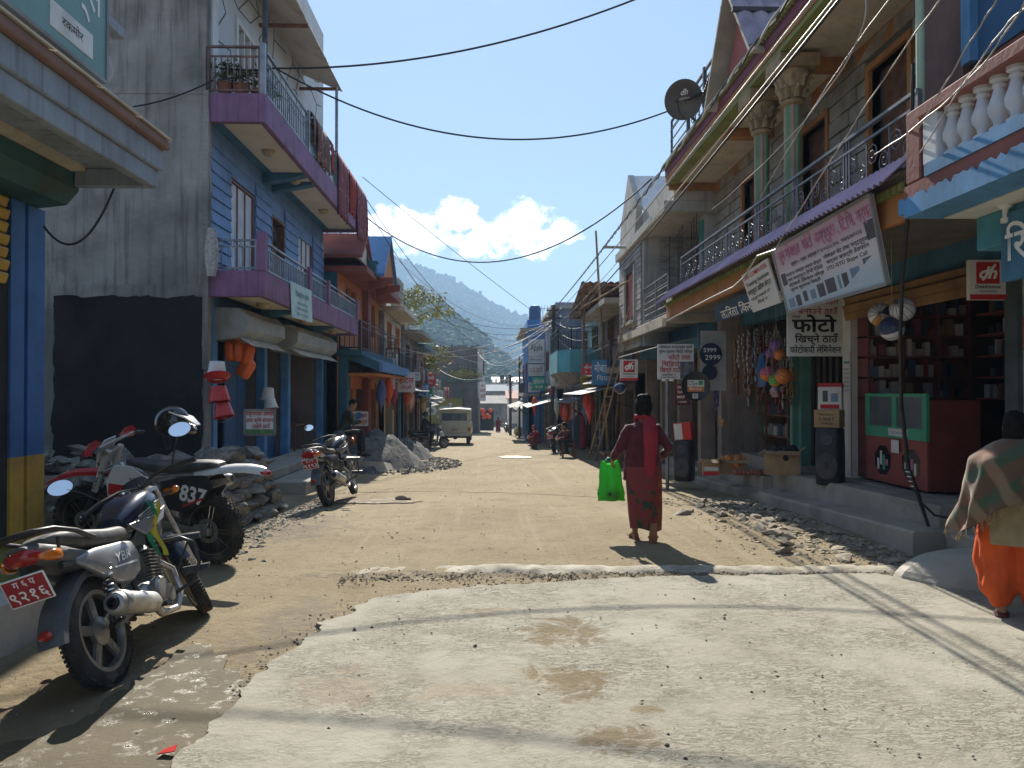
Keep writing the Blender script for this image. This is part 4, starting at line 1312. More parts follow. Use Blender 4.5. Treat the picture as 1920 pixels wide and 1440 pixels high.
side_house('pink washed low house between grey house and dark block','pink_house',1,-4.3,39.9,47.2,[-1.35,1.6,4.1],M('dull_pink',(.40,.22,.2),.85,.12,1.5),m_gplas,3,3,m_wood,True,.6,m_conc,m_steel,(1.3,1.0,m_mauve),7,m_tl2,.3,
   signs=((42,1.0,1.3,.55,m_white,'होटल',m_inkr),(45,1.0,1.2,.55,m_b2,'पसल',m_inkw)))
side_house('plain brown two storey house beside the dark block','brown_house',1,-5.2,47.3,56,[-1.7,1.3,4.0],M('dull_brown',(.24,.17,.13),.85,.12,1.5),m_gplas,3,3,m_wood,True,.6,m_conc,m_steel,(1.0,1.0,m_tin),7,m_conc,.4)
t = house('dark_block','dark grey concrete block with an olive wall sign and planted roof edge')
m_dk = M('dark_render',(0.12,0.105,0.10),.92,.25,.4,.4,10,dirt=.4,streak=.5,dcol=(.05,.045,.045))
boxpart('wall',(-9,-1.5,75,90,-4,2.6),m_dk,t); boxpart('wall',(-9,-1.52,75.03,90,2.85,5.9),m_dk,t)
boxpart('floor_band',(-9,-1.3,74.8,90,2.601,2.849),M('green_band',(.08,.13,.10),.9,.2,1),t)
boxpart('street_wall',(-1.499,-1.0,74.9,90,1.0,6.1),m_pale,t)
rnd = random.Random(2)
for i in range(26):
 x = -8.6 + i * .28
 boxpart('roof_block',(x,x + .16 + rnd.random() * .1,75.1,75.4,5.901,6.0 + rnd.random() * .28),m_dk,t)
for i in range(3):
 win(t,1,-.99,76 + i * 4,78 + i * 4,3.4,5,m_wood,m_glass,2,1)
boxpart('sign_panel',(-8,-3.0,74.7,74.95,-1.5,1.0),M('olive_sign',(0.20,0.17,0.03),.8,.1,.5),t)
text('logic',frame3((-5.0,74.69,-.1),(1,0,0),(0,0,1)),1.3,M('sign_grey',(.42,.42,.40),.7),t,4.2,.02)
# right side beyond the gabled house
t = side_house('low brick-dark house under a rusty tin roof','tin_roof_house',-1,4.1,21.9,27.8,[-.6,2.3,4.3],M('soot_brown',(.15,.11,.095),.9,.25,1.5,.4,15),m_stone,3,2,m_wood,True,.75,m_conc,m_iron,(1.85,1.3,m_tin),6,m_conc,0)
corrugated('tin_roof',(2.8,28.0,4.36),(0,-4.0,.72),(2.6,0,0),.22,.03,M('rusty_tin',(.30,.24,.19),.6,.2,1.2,.1,15,metal=.2,dirt=.4,dcol=(.16,.09,.06)),t)
for k in range(5):
 MB().bar((2.8,27.9 - k * .95,4.32 + k * .17),(5.4,27.9 - k * .95,4.32 + k * .17),.07,.07).build('purlin',m_wood,t)
for x in (2.9,4.2,5.3):
 MB().bar((x,28,4.27),(x,24.05,4.98),.06,.06).build('rafter',m_wood,t)
 MB().bar((x,24.2,2.4),(x,24.2,4.95),.06,.06).build('prop',m_wood,t)
t = side_house('grey rendered house with a turquoise balcony','turquoise_balcony_house',-1,4.0,28.2,34.5,[-.85,2.3,5.0],m_gplas,m_gplas,3,2,m_wood,False,.1,m_conc,m_iron,(1.5,1.0,m_tin),6,m_conc,.1)
MB().prism([(2.9,28.6,2.35),(2.5,29.6,2.35),(2.5,33.5,2.35),(4.0,33.5,2.35),(4.0,28.6,2.35)],(0,0,.85)).build('balcony_wall',M('turquoise',(0.10,0.36,0.42),.75,.1,1.5,.15,20,dirt=.25),t)
MB().prism([(2.9,28.6,2.349),(2.5,29.6,2.349),(2.5,33.5,2.349),(4.0,33.5,2.349),(4.0,28.6,2.349)],(.55,0,-.5)).build('balcony_corbel',m_gplas,t)
railing(t,(2.95,28.65,3.2),(2.55,29.65,3.2),.85,5,m_iron); railing(t,(2.55,29.65,3.2),(2.55,33.4,3.2),.85,14,m_iron); railing(t,(2.95,28.65,3.2),(3.95,28.65,3.2),.85,5,m_iron)
side_house('tall bare grey block with a rough blind end wall','grey_block',-1,2.95,35.2,43.0,[-1.1,1.9,5.6],M('blue_grey_render',(.22,.23,.27),.9,.15,.8,.3,15,streak=.4,dirt=.3),M('blue_grey_end',(.19,.20,.24),.92,.2,.6,.4,12,streak=.6,dirt=.35,dcol=(.07,.07,.08)),3,2,m_wood,False,.1,m_conc,m_iron,(1.2,1.1,m_tin),6,m_conc,.15)
t = side_house('blue fronted shop block with stacked white sign panels on its end','blue_block',-1,2.05,44.2,53,[-1.4,1.5,5.3],M('strong_blue',(.05,.17,.40),.7,.12,1),M('strong_blue_end',(.05,.16,.36),.7,.12,1,dirt=.2),3,2,m_wood,True,.3,m_conc,m_iron,(1.0,.8,m_tin),7,m_conc,.5)
MB().lathe([(.001,6.75),(.28,6.7),(.36,6.55),(.36,5.75),(.34,5.7)],16,Matrix.Translation((2.5,45.2,0))).build('water_tank',M('tank_blue',(.04,.09,.2),.5),t,smooth=40)
sp = [(991,636,1021,668,m_white,'Apple',m_ink),(991,668.5,1021,681,m_white,'Moto',m_b2),(991,683,1021,705,m_white,'LG ठाउँ',m_inkr)]
for (xa,ya_,xb,yb_,mm,txt,tm) in sp:
 a,b = P(xa,yb_,Y=44.1),P(xb,ya_,Y=44.1)
 q = MB().box(a.x,b.x,44.1,44.19,a.z,b.z).build('sign_panel',mm,t)
 text(txt,frame3(((a.x + b.x) / 2,44.09,(a.z + b.z) / 2),(1,0,0),(0,0,1)),(b.z - a.z) * .4,tm,q,(b.x - a.x) * .75)
a,b = P(986,665,Y=44.05),P(990.5,634,Y=44.05)
side_house('narrow ochre shop house beyond the blue block','ochre_house',-1,2.7,53.3,61,[-1.8,1.1,3.9],M('dull_ochre',(.36,.24,.10),.85,.12,1),m_gplas,3,2,m_wood,True,.6,m_conc,m_iron,(.8,1,m_tin),7,m_conc,.3)
side_house('grey stone shop house near the far bend','far_stone_house',-1,3.1,61.3,70,[-2.1,.8,3.4],m_gplas,m_gplas,3,2,m_wood,True,.6,m_conc,m_iron,(.5,1,m_mauve),7,m_conc,.3)
side_house('pale shop house at the far bend of the street','far_pale_house',-1,3.6,70.3,84,[-2.4,.5,2.9],m_pale,m_gplas,4,3,m_wood,True,.6,m_tl2,m_iron,(.3,1,m_tin),7,m_conc,.3)
def end_house(label,x0,x1,y,z0,z1,mw,mr,n=2,fl=2):
 t = house('end_house',label,'houses closing the far end of the street')
 boxpart('wall',(x0,x1,y,y + 7,z0,z1),mw,t)
 mb = MB()
 mb.hexa([(x0 - .4,y - .6,z1 - .1),(x1 + .4,y - .6,z1 - .1),(x1 + .4,y + 3.5,z1 + 1.2),(x0 - .4,y + 3.5,z1 + 1.2)],[(x0 - .4,y - .6,z1),(x1 + .4,y - .6,z1),(x1 + .4,y + 3.5,z1 + 1.3),(x0 - .4,y + 3.5,z1 + 1.3)])
 mb.build('roof',mr,t)
 h = (z1 - z0) / fl
 for f in range(fl):
  for i in range(n):
   w = (x1 - x0) / n
   xa = x0 + w * (i + .3)
   q = MB().box(xa,xa + w * .4,y - .06,y + .05,z0 + h * f + h * .35,z0 + h * f + h * .8).build('window',m_wood,t)
   MB().box(xa + .06,xa + w * .4 - .06,y - .075,y - .061,z0 + h * f + h * .38,z0 + h * f + h * .77).build('pane',m_glass,q)
 return t
end_house('pale low house with a tin roof closing the street end',-2.2,2.0,128,-6,-.3,M('drab_wall',(.2,.18,.16),.9,.15,1),M('dull_tin',(.16,.15,.14),.8,.2,1))
end_house('cream house under a brown roof at the street end',2.4,6.5,120,-6,.6,m_cream,m_br2)
end_house('long grey house with a pale blue roof above the street end',-1.5,5.5,150,-6,1.8,m_gplas,M('slate_roof',(.13,.16,.2),.8,.15,1),4)
end_house('blue-grey house high behind the street end roofs',0,9,185,-6,4.0,M('pale_blue_wall',(.3,.34,.38),.9,.1,1),m_tin,4,3)
t = house('tank_house','flat roofed block carrying black water tanks at the street end')
boxpart('wall',(-4,7.5,165,173,-6,3.2),m_conc,t); boxpart('roof_slab',(-4.3,7.8,164.6,173,3.2,3.5),m_conc,t)
for i,x in enumerate((2.0,3.2)):
 MB().lathe([(.001,2.0),(.4,1.9),(.5,1.6),(.5,.1),(.48,0)],12,Matrix.Translation((x,165.6,3.5))).build('water_tank',m_black,t,smooth=40)
for i in range(12):
 boxpart('parapet_block',(-4 + i * .9,-3.6 + i * .9,164.7,165,3.5,4.0 + .3 * (i % 3)),m_conc,t)
# hills, forest and the hazy air
def interp(pts,x):
 for (a,b),(c,d) in zip(pts,pts[1:]):
  if x <= c:
   return b + (d - b) * max(0,(x - a)) / (c - a)
 return pts[-1][1]
m_hill = M('hill_ground',(0.06,0.075,0.035),.95,.3,.02,.6,.2)
def crown_field(name,surf,n,smin,smax,mat,seed,label,pick):
 rnd = random.Random(seed)
 mb = MB()
 t_ = (1 + 5 ** .5) / 2
 ico = [V(v).normalized() for v in ((-1,t_,0),(1,t_,0),(-1,-t_,0),(1,-t_,0),(0,-1,t_),(0,1,t_),(0,-1,-t_),(0,1,-t_),(t_,0,-1),(t_,0,1),(-t_,0,-1),(-t_,0,1))]
 fc = [(0,11,5),(0,5,1),(0,1,7),(0,7,10),(0,10,11),(1,5,9),(5,11,4),(11,10,2),(10,7,6),(7,1,8),(3,9,4),(3,4,2),(3,2,6),(3,6,8),(3,8,9),(4,9,5),(2,4,11),(6,2,10),(8,6,7),(9,8,1)]
 for _ in range(n):
  u,v = pick(rnd)
  p = surf(u,v)
  s = rnd.uniform(smin,smax)
  for k in range(2):
   q = p + V((rnd.uniform(-.5,.5) * s,rnd.uniform(-.5,.5) * s,s * (.35 + .5 * k) + rnd.uniform(0,.3) * s))
   ss = s * (1 - .35 * k) * .6
   mb.add([q + V((w.x * ss * rnd.uniform(.75,1.25),w.y * ss * rnd.uniform(.75,1.25),w.z * ss * rnd.uniform(.6,1.1))) for w in ico],fc)
 return tag(mb.build(name,mat),label,kind='stuff')
def hill(name,sil,D,D0,zb,mat,seed,rough):
 def surf(u,v):
  px = -700 + 3300 * u
  zt = P(px,interp(sil,px),Y=D).z
  y = D0 + (D - D0) * v
  e = v ** 1.25
  z = zb + (zt - zb) * e + rough * noise.noise(V((u * 14 + seed,v * 5,seed))) * 4 * v * (1 - v) + rough * .5 * noise.noise(V((u * 34,v * 11,seed))) * 4 * v * (1 - v)
  x = (px - 924) / 1430 * D
  return V((x * (.55 + .45 * v),y,z))
 mb = MB()
 nu,nv = 90,24
 rows = [[surf(i / nu,j / nv) for i in range(nu + 1)] for j in range(nv + 1)]
 rows.append([V((p.x,p.y + 60,-6)) for p in rows[-1]])
 mb.loft(rows,caps=False,closed=False)
 tag(mb.build(name,mat,smooth=180),kind='structure')
 return surf
silA = [(-700,485),(200,492),(600,484),(690,486),(740,492),(770,500),(800,512),(850,532),(880,550),(910,567),(950,592),(1000,608),(1040,627),(1100,662),(1250,690),(2600,640)]
silB = [(-700,520),(300,575),(700,592),(760,585),(800,577),(830,582),(855,598),(880,618),(905,640),(925,668),(960,695),(1000,725),(1060,745),(1400,752),(2600,752)]
sA = hill('hills',silA,1500,700,-8,m_hill,3,18)
sB = hill('hills',silB,540,230,-7,m_hill,8,8)
m_for = M('forest_leaf',(0.045,0.075,0.028),.9,.35,.05)
m_for2 = M('forest_leaf_near',(0.055,0.09,0.03),.9,.4,.12)
us = lambda r: .40 + .25 * r
crown_field('hill_forest',sA,7500,4,8,m_for,11,'hazy forest covering the high ridge',lambda r: (us(r.random()),r.random() ** .8))
crown_field('hill_forest',sA,520,4,11,m_for,13,'uneven line of trees standing along the ridge crest',lambda r: (us(r.random()),.995 + .005 * r.random()))
crown_field('hill_forest',sB,6500,2.5,5.5,m_for2,17,'wooded spur in front of the high ridge',lambda r: (us(r.random()),r.random() ** .7))
t = thing('power_pylon','tiny lattice pylon standing on the far ridge','pylon')
p = P(966,592,Y=1495)
mb = MB()
for dx in (-2,2):
 mb.bar((p.x + dx,1495,p.z - 8),(p.x + dx * .2,1495,p.z + 13),.5,.5)
for k in range(3):
 mb.bar((p.x - 4 + k * .6,1495,p.z + 4 + k * 3.5),(p.x + 4 - k * .6,1495,p.z + 4 + k * 3.5),.45,.45)
mb.build('lattice',m_iron,t)
m_leafy = M('bamboo_leaf',(0.34,0.30,0.06),.7,.35,3,co='O')
m_leafg = M('green_leaf',(0.09,0.14,0.04),.7,.4,3,co='O')
m_twig = M('twig',(0.15,0.12,0.09),.9,.2,5)
def leaf_mesh(pts,rnd,n,sp,size,mb):
 for _ in range(n):
  c = rnd.choice(pts) + V((rnd.gauss(0,sp),rnd.gauss(0,sp),rnd.gauss(0,sp)))
  d = V((rnd.gauss(0,1),rnd.gauss(0,1),rnd.gauss(-.6,.7))).normalized()
  w = d.cross(V((rnd.gauss(0,1),rnd.gauss(0,1),rnd.gauss(0,1)))).normalized()
  L = size * rnd.uniform(.6,1.4)
  mb.add([c,c + d * L * .5 + w * L * .16,c + d * L,c + d * L * .5 - w * L * .16],[(0,1,2,3)])
def bamboo(label,base,stems,seed,m,size=.36):
 rnd = random.Random(seed)
 t = thing('bamboo',label,'bamboo')
 lm = MB(); sm = MB()
 for (dx,dz,hx,n) in stems:
  pts = []
  for i in range(13):
   a = i / 12
   pts.append(base + V((dx * a ** 1.6 + hx * max(0,a - .55) ** 1.3,rnd.uniform(-.2,.2) + .4 * a,dz * (a - .38 * a ** 3.2) if dz > 0 else 0)))
  sm.tube(pts,[.05 * (1 - .8 * i / 12) + .008 for i in range(13)],5)
  leaf_mesh(pts[4:],rnd,n,.20,size,lm)
 sm.build('stem',m_twig,t)
 tag(lm.build('foliage',m,t),kind='stuff')
 return t
bamboo('yellowing bamboo arching over the roofs behind the cream house',V((-7.3,50,1.2)),[(3.2,10.6,1.6,420),(2.2,11.2,1.2,380),(1.0,10.4,.6,300),(3.9,9.2,1.3,420),(-.5,7.4,-.5,200),(3.6,5.2,.9,240),(4.2,4.4,.3,260),(3.4,3.4,.5,240)],3,m_leafy)
bamboo('green bushy sapling under the arching bamboo',V((-4.6,52,2.6)),[(.5,3.2,.3,240),(-.4,2.8,-.3,220),(1.0,2.3,.4,240),(.2,1.8,.2,160)],7,m_leafg,.24)
def bare_tree(label,base,h,seed,spread):
 rnd = random.Random(seed)
 t = thing('bare_tree',label,'tree')
 mb = MB()
 tips = []
 def grow(p,d,L,r,lv):
  q = p + d * L
  mb.tube([p,p.lerp(q,.5) + V((rnd.gauss(0,.03),rnd.gauss(0,.03),0)) * L,q],[r,r * .8,r * .6],4)
  if lv == 0:
   tips.append(q); return
  for _ in range(3):
   nd = (d + V((rnd.gauss(0,spread),rnd.gauss(0,spread),rnd.gauss(.1,.25)))).normalized()
   grow(q,nd,L * rnd.uniform(.6,.85),r * .6,lv - 1)
 grow(base,V((.1,0,1)),h * .32,.07,4)
 mb.build('branch',m_twig,t)
 lm = MB(); leaf_mesh(tips,rnd,260,.12,.09,lm)
 tag(lm.build('foliage',m_leafg,t),kind='stuff')
bare_tree('thin nearly bare tree rising behind the spired roof',V((-5.6,33.5,3.5)),4.2,5,.55)
bare_tree('thin nearly bare tree behind the blue boarded house',V((-6.2,27,5.0)),3.6,9,.55)
p_ = V((-2.6,74.3,3.3))
bamboo('leafy yellow-green plants along the dark block ledge',V((-3.4,74.4,3.0)),[(.6,.9,.2,120),(-.5,.7,-.2,120),(1.3,.8,.2,120),(1.9,.7,.1,120)],12,m_leafy,.3)
mb = MB().box(-1590,1590,-55,1740,-14,312)
m = bpy.data.materials.new('haze_air'); m.use_nodes = True
tt = m.node_tree
for n_ in list(tt.nodes): tt.nodes.remove(n_)
pv = node(tt,'ShaderNodeVolumePrincipled',{'Color': (0.46,0.70,1.0,1.0),'Density': 0.00056,'Anisotropy': 0.15})
node(tt,'ShaderNodeOutputMaterial',{'Volume': pv.outputs[0]})
tag(mb.build('haze',m),kind='stuff')
# motorcycles
m_tyre = M('tyre_rubber',(0.035,0.033,0.031),.85,.25,8,.3,60,dirt=.55,dcol=(.19,.155,.11),ds=6,co='O')
m_alloy = M('dusty_alloy',(0.36,0.35,0.33),.42,.12,9,metal=.75,dirt=.5,dcol=(.24,.20,.15),ds=7,co='O')
m_chrome = M('chrome',(0.62,0.62,0.62),.16,.05,5,metal=1.0,co='O')
m_muff = M('muffler_steel',(0.52,0.51,0.49),.4,.12,7,metal=.8,dirt=.6,dcol=(.26,.22,.17),ds=9,co='O')
m_bplas = M('black_plastic',(0.028,0.028,0.03),.42,.2,8,.05,60,dirt=.4,dcol=(.14,.125,.10),ds=5,co='O')
m_gplast = M('grey_plastic',(0.085,0.09,0.10),.55,.15,8,.05,60,dirt=.5,dcol=(.19,.17,.14),ds=4,co='O')
m_seat = M('seat_vinyl',(0.06,0.06,0.065),.5,.15,10,.1,90,dirt=.6,dcol=(.30,.27,.23),ds=5,co='O')
m_silver = M('silver_paint',(0.26,0.265,0.28),.38,.1,6,metal=.35,coat=.25,dirt=.55,dcol=(.24,.21,.17),ds=6,co='O')
m_navy = M('navy_tank',(0.016,0.021,0.045),.26,.1,5,metal=.2,coat=.5,dirt=.45,dcol=(.15,.13,.11),ds=5,co='O')
m_amber = M('amber_lens',(0.62,0.16,0.01),.15,.08,9,coat=.6,co='O')
m_rlens = M('red_lens',(0.32,0.015,0.012),.15,.08,9,coat=.6,co='O')
m_plate = M('plate_red',(0.36,0.025,0.035),.4,.05,9,co='O')
m_mirror = M('mirror_glass',(0.80,0.82,0.84),.03,.02,5,metal=1.0,co='O')
m_eng = M('engine_metal',(0.30,0.29,0.27),.45,.15,9,.1,40,metal=.6,dirt=.55,dcol=(.15,.12,.09),ds=7,co='O')
m_rwhite = M('race_white',(0.70,0.69,0.66),.35,.06,6,coat=.2,dirt=.35,dcol=(.36,.30,.22),ds=6,co='O')
m_rred = M('race_red',(0.50,0.022,0.03),.32,.08,6,coat=.3,dirt=.2,dcol=(.3,.2,.14),ds=6,co='O')
RX = Matrix.Rotation(R(90),4,'X')     # lathe axis Z -> Y
def ring(x,zc,w,h,p=2.6,n=18,yc=0.0):
 out = []
 for i in range(n):
  a = 2 * math.pi * i / n
  c,s_ = math.cos(a),math.sin(a)
  out.append(V((x,yc + w * math.copysign(abs(c) ** (2 / p),c),zc + h * math.copysign(abs(s_) ** (2 / p),s_))))
 return out
def tyre_mesh(Ro,w,hgt,knob=False):
 mb = MB()
 prof = []
 for i in range(13):
  a = 2 * math.pi * i / 12
  prof.append((Ro - hgt / 2 + hgt / 2 * math.cos(a),w / 2 * math.sin(a)))
 mb.lathe(prof,48 if not knob else 56,RX)
 if knob:
  for k in range(64):
   a = 2 * math.pi * k / 64
   for yy,ww in (((-.026,.02),(.026,.02)) if k % 2 else ((0,.024),(-.05,.012),(.05,.012))):
    T = Matrix.Rotation(a,4,'Y')
    rr = Ro - .004 if abs(yy) < .04 else Ro - .014
    b = MB().box(rr - .008,rr + .014,yy - ww / 2,yy + ww / 2,-.010,.010).xf(T)
    mb.add(b.v,b.f)
 else:
  for k in range(72):
   a = 2 * math.pi * k / 72
   T = Matrix.Rotation(a,4,'Y')
   for yy in (-.022,.022):
    b = MB().box(Ro - .012,Ro + .0025,yy - .013,yy + .013,-.0085,.0085).xf(T)
    mb.add(b.v,b.f)
 return mb
def alloy_wheel(par,c,Ro,w,nsp=5,rot=0.0,drum=True):
 mb = MB()
 Rr = Ro - .075
 mb.lathe([(Rr - .022,-w * .40),(Rr,-w * .42),(Rr + .014,-w * .42),(Rr + .014,w * .42),(Rr,w * .42),(Rr - .022,w * .40),(Rr - .03,w * .2),(Rr - .03,-w * .2),(Rr - .022,-w * .40)],40,RX)
 for k in range(nsp):
  a = rot + 2 * math.pi * k / nsp
  d = V((math.cos(a),0,math.sin(a)))
  mb.bar(d * .045,d * (Rr - .02),.05,.042,(0,1,0))
  mb.bar(d * .12 + V((0,.0,0)),d * (Rr - .02),.026,.052,(0,1,0))
 mb.lathe([(.001,-w * .48),(.04,-w * .48),(.05,-w * .35),(.075 if drum else .045,-w * .3),(.078 if drum else .045,w * .3),(.05,w * .4),(.02,w * .55),(.001,w * .55)],20,RX)
 whl = mb.build('wheel',m_alloy,par,smooth=35,loc=c)
 tyre_mesh(Ro,w,.098).build('tyre',m_tyre,whl,smooth=50)
 return whl
def spoke_wheel(par,c,Ro,w):
 mb = MB()
 Rr = Ro - .085
 mb.lathe([(Rr - .008,-w * .32),(Rr + .012,-w * .36),(Rr + .014,w * .36),(Rr - .008,w * .32),(Rr - .014,0),(Rr - .008,-w * .32)],40,RX)
 mb.lathe([(.001,-.07),(.022,-.07),(.03,-.05),(.022,-.03),(.022,.03),(.03,.05),(.022,.07),(.001,.07)],16,RX)
 whl = mb.build('wheel',M('dirty_rim',(.30,.25,.18),.6,.15,8,metal=.4,dirt=.4,dcol=(.2,.15,.1),ds=6,co='O'),par,smooth=35,loc=c)
 tyre_mesh(Ro,w,.105,True).build('tyre',m_tyre,whl,smooth=50)
 sp = MB()
 for k in range(32):
  a = 2 * math.pi * k / 32
  b = a + (.5 if k % 2 else -.5)
  s_ = 1 if k % 4 < 2 else -1
  sp.tube([V((.028 * math.cos(b),s_ * .045,.028 * math.sin(b))),V((Rr * math.cos(a),0,Rr * math.sin(a)))],.0022,4)
 tag(sp.build('spoke',m_chrome,whl),kind='stuff')
 disc = MB().lathe([(.075,-.0025),(.115,-.0025),(.115,.0025),(.075,.0025),(.075,-.0025)],36,RX)
 for k in range(5):
  a = 2 * math.pi * k / 5
  disc.bar((0.02 * math.cos(a),0,.02 * math.sin(a)),(.08 * math.cos(a + .3),0,.08 * math.sin(a + .3)),.014,.004,(0,1,0))
 disc.build('brake_disc',m_alloy,whl,loc=(0,.062,0))
 return whl
def spring(p,q,r,turns,wire,n=None):
 p,q = V(p),V(q)
 d = (q - p); u = d.normalized().orthogonal().normalized(); w = d.normalized().cross(u)
 n = n or turns * 10
 return [p + d * (i / n) + u * r * math.cos(2 * math.pi * turns * i / n) + w * r * math.sin(2 * math.pi * turns * i / n) for i in range(n + 1)]
def mirror(par,base,top,face,m_body,size=(.055,.04)):
 mb = MB().tube([base,V(base).lerp(V(top),.5) + V((0,0,.015)),top],.006,6)
 st = mb.build('mirror_stem',m_body,par,smooth=40)
 f = V(face).normalized()
 q = f.to_track_quat('Z','Y').to_matrix().to_4x4()
 T = Matrix.Translation(V(top)) @ q
 sh = MB().lathe([(.001,-.03),(.6,-.022),(.95,-.006),(1.0,.004),(.95,.006)],20)
 sh.v = [tuple(T @ V((v[0] * size[0],v[1] * size[1],v[2]))) for v in sh.v]
 b = sh.build('mirror',m_body,par,smooth=40)
 gl = MB().lathe([(.93,.0),(.93,.0072),(.001,.0076)],20)
 gl.v = [tuple(T @ V((v[0] * size[0],v[1] * size[1],v[2]))) for v in gl.v]
 gl.build('mirror_glass',m_mirror,b,smooth=40)
def plate_part(par,c,w,h,lines,tilt=0.0,mat=None):
 """number plate facing -x"""
 T = Matrix.Translation(V(c)) @ Matrix.Rotation(tilt,4,'Y')
 a = MB().box(-.004,.004,-w / 2,w / 2,-h / 2,h / 2).xf(T).build('number_plate',m_inkw,par,bev=.004)
 MB().box(-.0055,-.0041,-w / 2 + .008,w / 2 - .008,-h / 2 + .008,h / 2 - .008).xf(T).build('plate_face',mat or m_plate,a)
 n = len(lines)
 for i,(s_,hh) in enumerate(lines):
  zc = h * (.26 if i == 0 else -.18) if n == 2 else 0
  text(s_,T @ frame3((-.0062,0,zc),(0,-1,0),(0,0,1)),hh,m_inkw,a,w * (.5 if i == 0 and n == 2 else .85),.012)
def commuter(name,label,loc,lean,yaw,lines,m_tank,m_side,m_tail,steer=25,group=None,brand='',small=False,guard=True,tailred=False):
 t = thing(name,label,'motorcycle',loc,(lean,0,yaw),group)
 WB,Ro = 1.29,.30
 alloy_wheel(t,(0,0,Ro),Ro,.095,5,.3)
 mb = MB()
 rings = []
 for i in range(15):
  a = R(58 + i * 8.2)
  rr = Ro + .045 + (.012 * max(0,i - 8))
  x,z = rr * math.cos(a),Ro + rr * math.sin(a)
  w = .060 + .012 * min(1,i / 8)
  u = V((math.cos(a),0,math.sin(a)))
  rings.append([V((x,-w,z)) - u * .035,V((x,-w * .95,z)),V((x,-w * .5,z)) + u * .012,V((x,w * .5,z)) + u * .012,V((x,w * .95,z)),V((x,w,z)) - u * .035])
 mb.loft(rings,caps=False,closed=False)
 mg = mb.build('rear_mudguard',m_gplast,t,smooth=50)
 MB().ell((-.43,0,.42),(.012,.04,.026),10,6).build('reflector',m_rlens,mg,smooth=60)
 mb = MB()
 mb.loft([ring(.25,.66,.10,.055),ring(.0,.70,.115,.06),ring(-.20,.765,.115,.065),ring(-.36,.82,.095,.055),ring(-.44,.84,.055,.035)])
 tc_ = mb.build('tail_cowl',m_tail,t,smooth=50)
 MB().loft([ring(-.405,.815,.085,.045),ring(-.452,.82,.07,.038),ring(-.47,.822,.045,.025)]).build('tail_light',m_rlens,t,smooth=50)
 for sg in (1,-1):
  MB().loft([ring(-.28,.775,.006,.012,yc=sg * .112),ring(-.325,.785,.024,.03,yc=sg * .122),ring(-.385,.795,.024,.028,yc=sg * .112),ring(-.43,.80,.006,.010,yc=sg * .09)]).build('indicator',m_amber,tc_,smooth=50)
 plate_part(t,(-.445,0,.665),.22,.15,lines,R(-14))
 MB().box(-.435,-.30,-.02,.02,.66,.78).build('plate_bracket',m_bplas,t)
 mb = MB()
 sec = [(.50,.755,.085,.035),(.40,.765,.115,.05),(.22,.775,.125,.055),(.05,.80,.125,.06),(-.12,.835,.115,.055),(-.25,.86,.09,.04),(-.29,.865,.06,.02)]
 mb.loft([ring(x,z,w,h,3.2,20) for (x,z,w,h) in sec])
 mb.build('seat',m_seat,t,smooth=50)
 gr = MB()
 gr.tube([(.02,.135,.80),(-.15,.142,.87),(-.32,.135,.915),(-.43,.10,.93),(-.455,.0,.933),(-.43,-.10,.93),(-.32,-.135,.915),(-.15,-.142,.87),(.02,-.135,.80)],.0135,8)
 gr.tube([(-.30,.13,.865),(-.28,.10,.77)],.01,6).tube([(-.30,-.13,.865),(-.28,-.10,.77)],.01,6)
 gr.bar((-.33,-.12,.914),(-.33,.12,.914),.05,.01)
 gr.build('grab_rail',m_bplas,t,smooth=50)
 for sg in (1,-1):
  mb = MB()
  mb.loft([ring(x,z,w,h,2.6,20,yc=sg * .105) for x,z,w,h in ((.47,.61,.012,.05),(.42,.605,.03,.10),(.3,.60,.038,.125),(.16,.62,.038,.115),(.02,.665,.034,.08),(-.1,.70,.022,.04),(-.17,.715,.008,.012))])
  sp_ = mb.build('side_panel',m_side,t,smooth=60)
  if brand:
   T = frame3((.24,sg * .1455,.64),(sg * -1,0,0),(0,0,1))
   text(brand,T,.055,m_inkw,sp_,.17,.008,skew=.2)
   MB().hexa([(.38,sg * .138,.575),(.12,sg * .138,.595),(.12,sg * .138,.603),(.38,sg * .138,.587)],[(.38,sg * .144,.575),(.12,sg * .144,.595),(.12,sg * .144,.603),(.38,sg * .144,.587)]).build('stripe',m_inkw,sp_)
 mb = MB()
 sec = [(.47,.80,.085,.06),(.56,.83,.125,.095),(.70,.86,.15,.115),(.84,.875,.155,.115),(.95,.87,.12,.10),(1.02,.86,.06,.06)]
 mb.loft([ring(x,z,w,h,2.8,22) for (x,z,w,h) in sec])
 tk = mb.build('fuel_tank',m_tank,t,smooth=50)
 MB().lathe([(.035,0),(.035,.012),(.001,.016)],16,Matrix.Translation((.78,0,.985))).build('fuel_cap',m_chrome,tk,smooth=40)
 for sg in (1,-1):
  for k in range(3):
   MB().bar((.50 + .03 * k,sg * (.128 + .008 * k),.78 + .02 * k),(.88,sg * (.158),.84 + .022 * k),.006,.010).build('tank_stripe',m_silver,tk)
 for sg in (1,-1):
  MB().prism([(.48,sg * .09,.80),(.60,sg * .125,.70),(.84,sg * .15,.76),(.94,sg * .14,.84),(.70,sg * .15,.80)],(0,sg * .02,0)).build('tank_shroud',m_silver,t,bev=.006)
 mb = MB()
 mb.tube([(1.0,0,.88),(.92,0,.70),(.86,0,.35),(.78,0,.22)],.022,8)
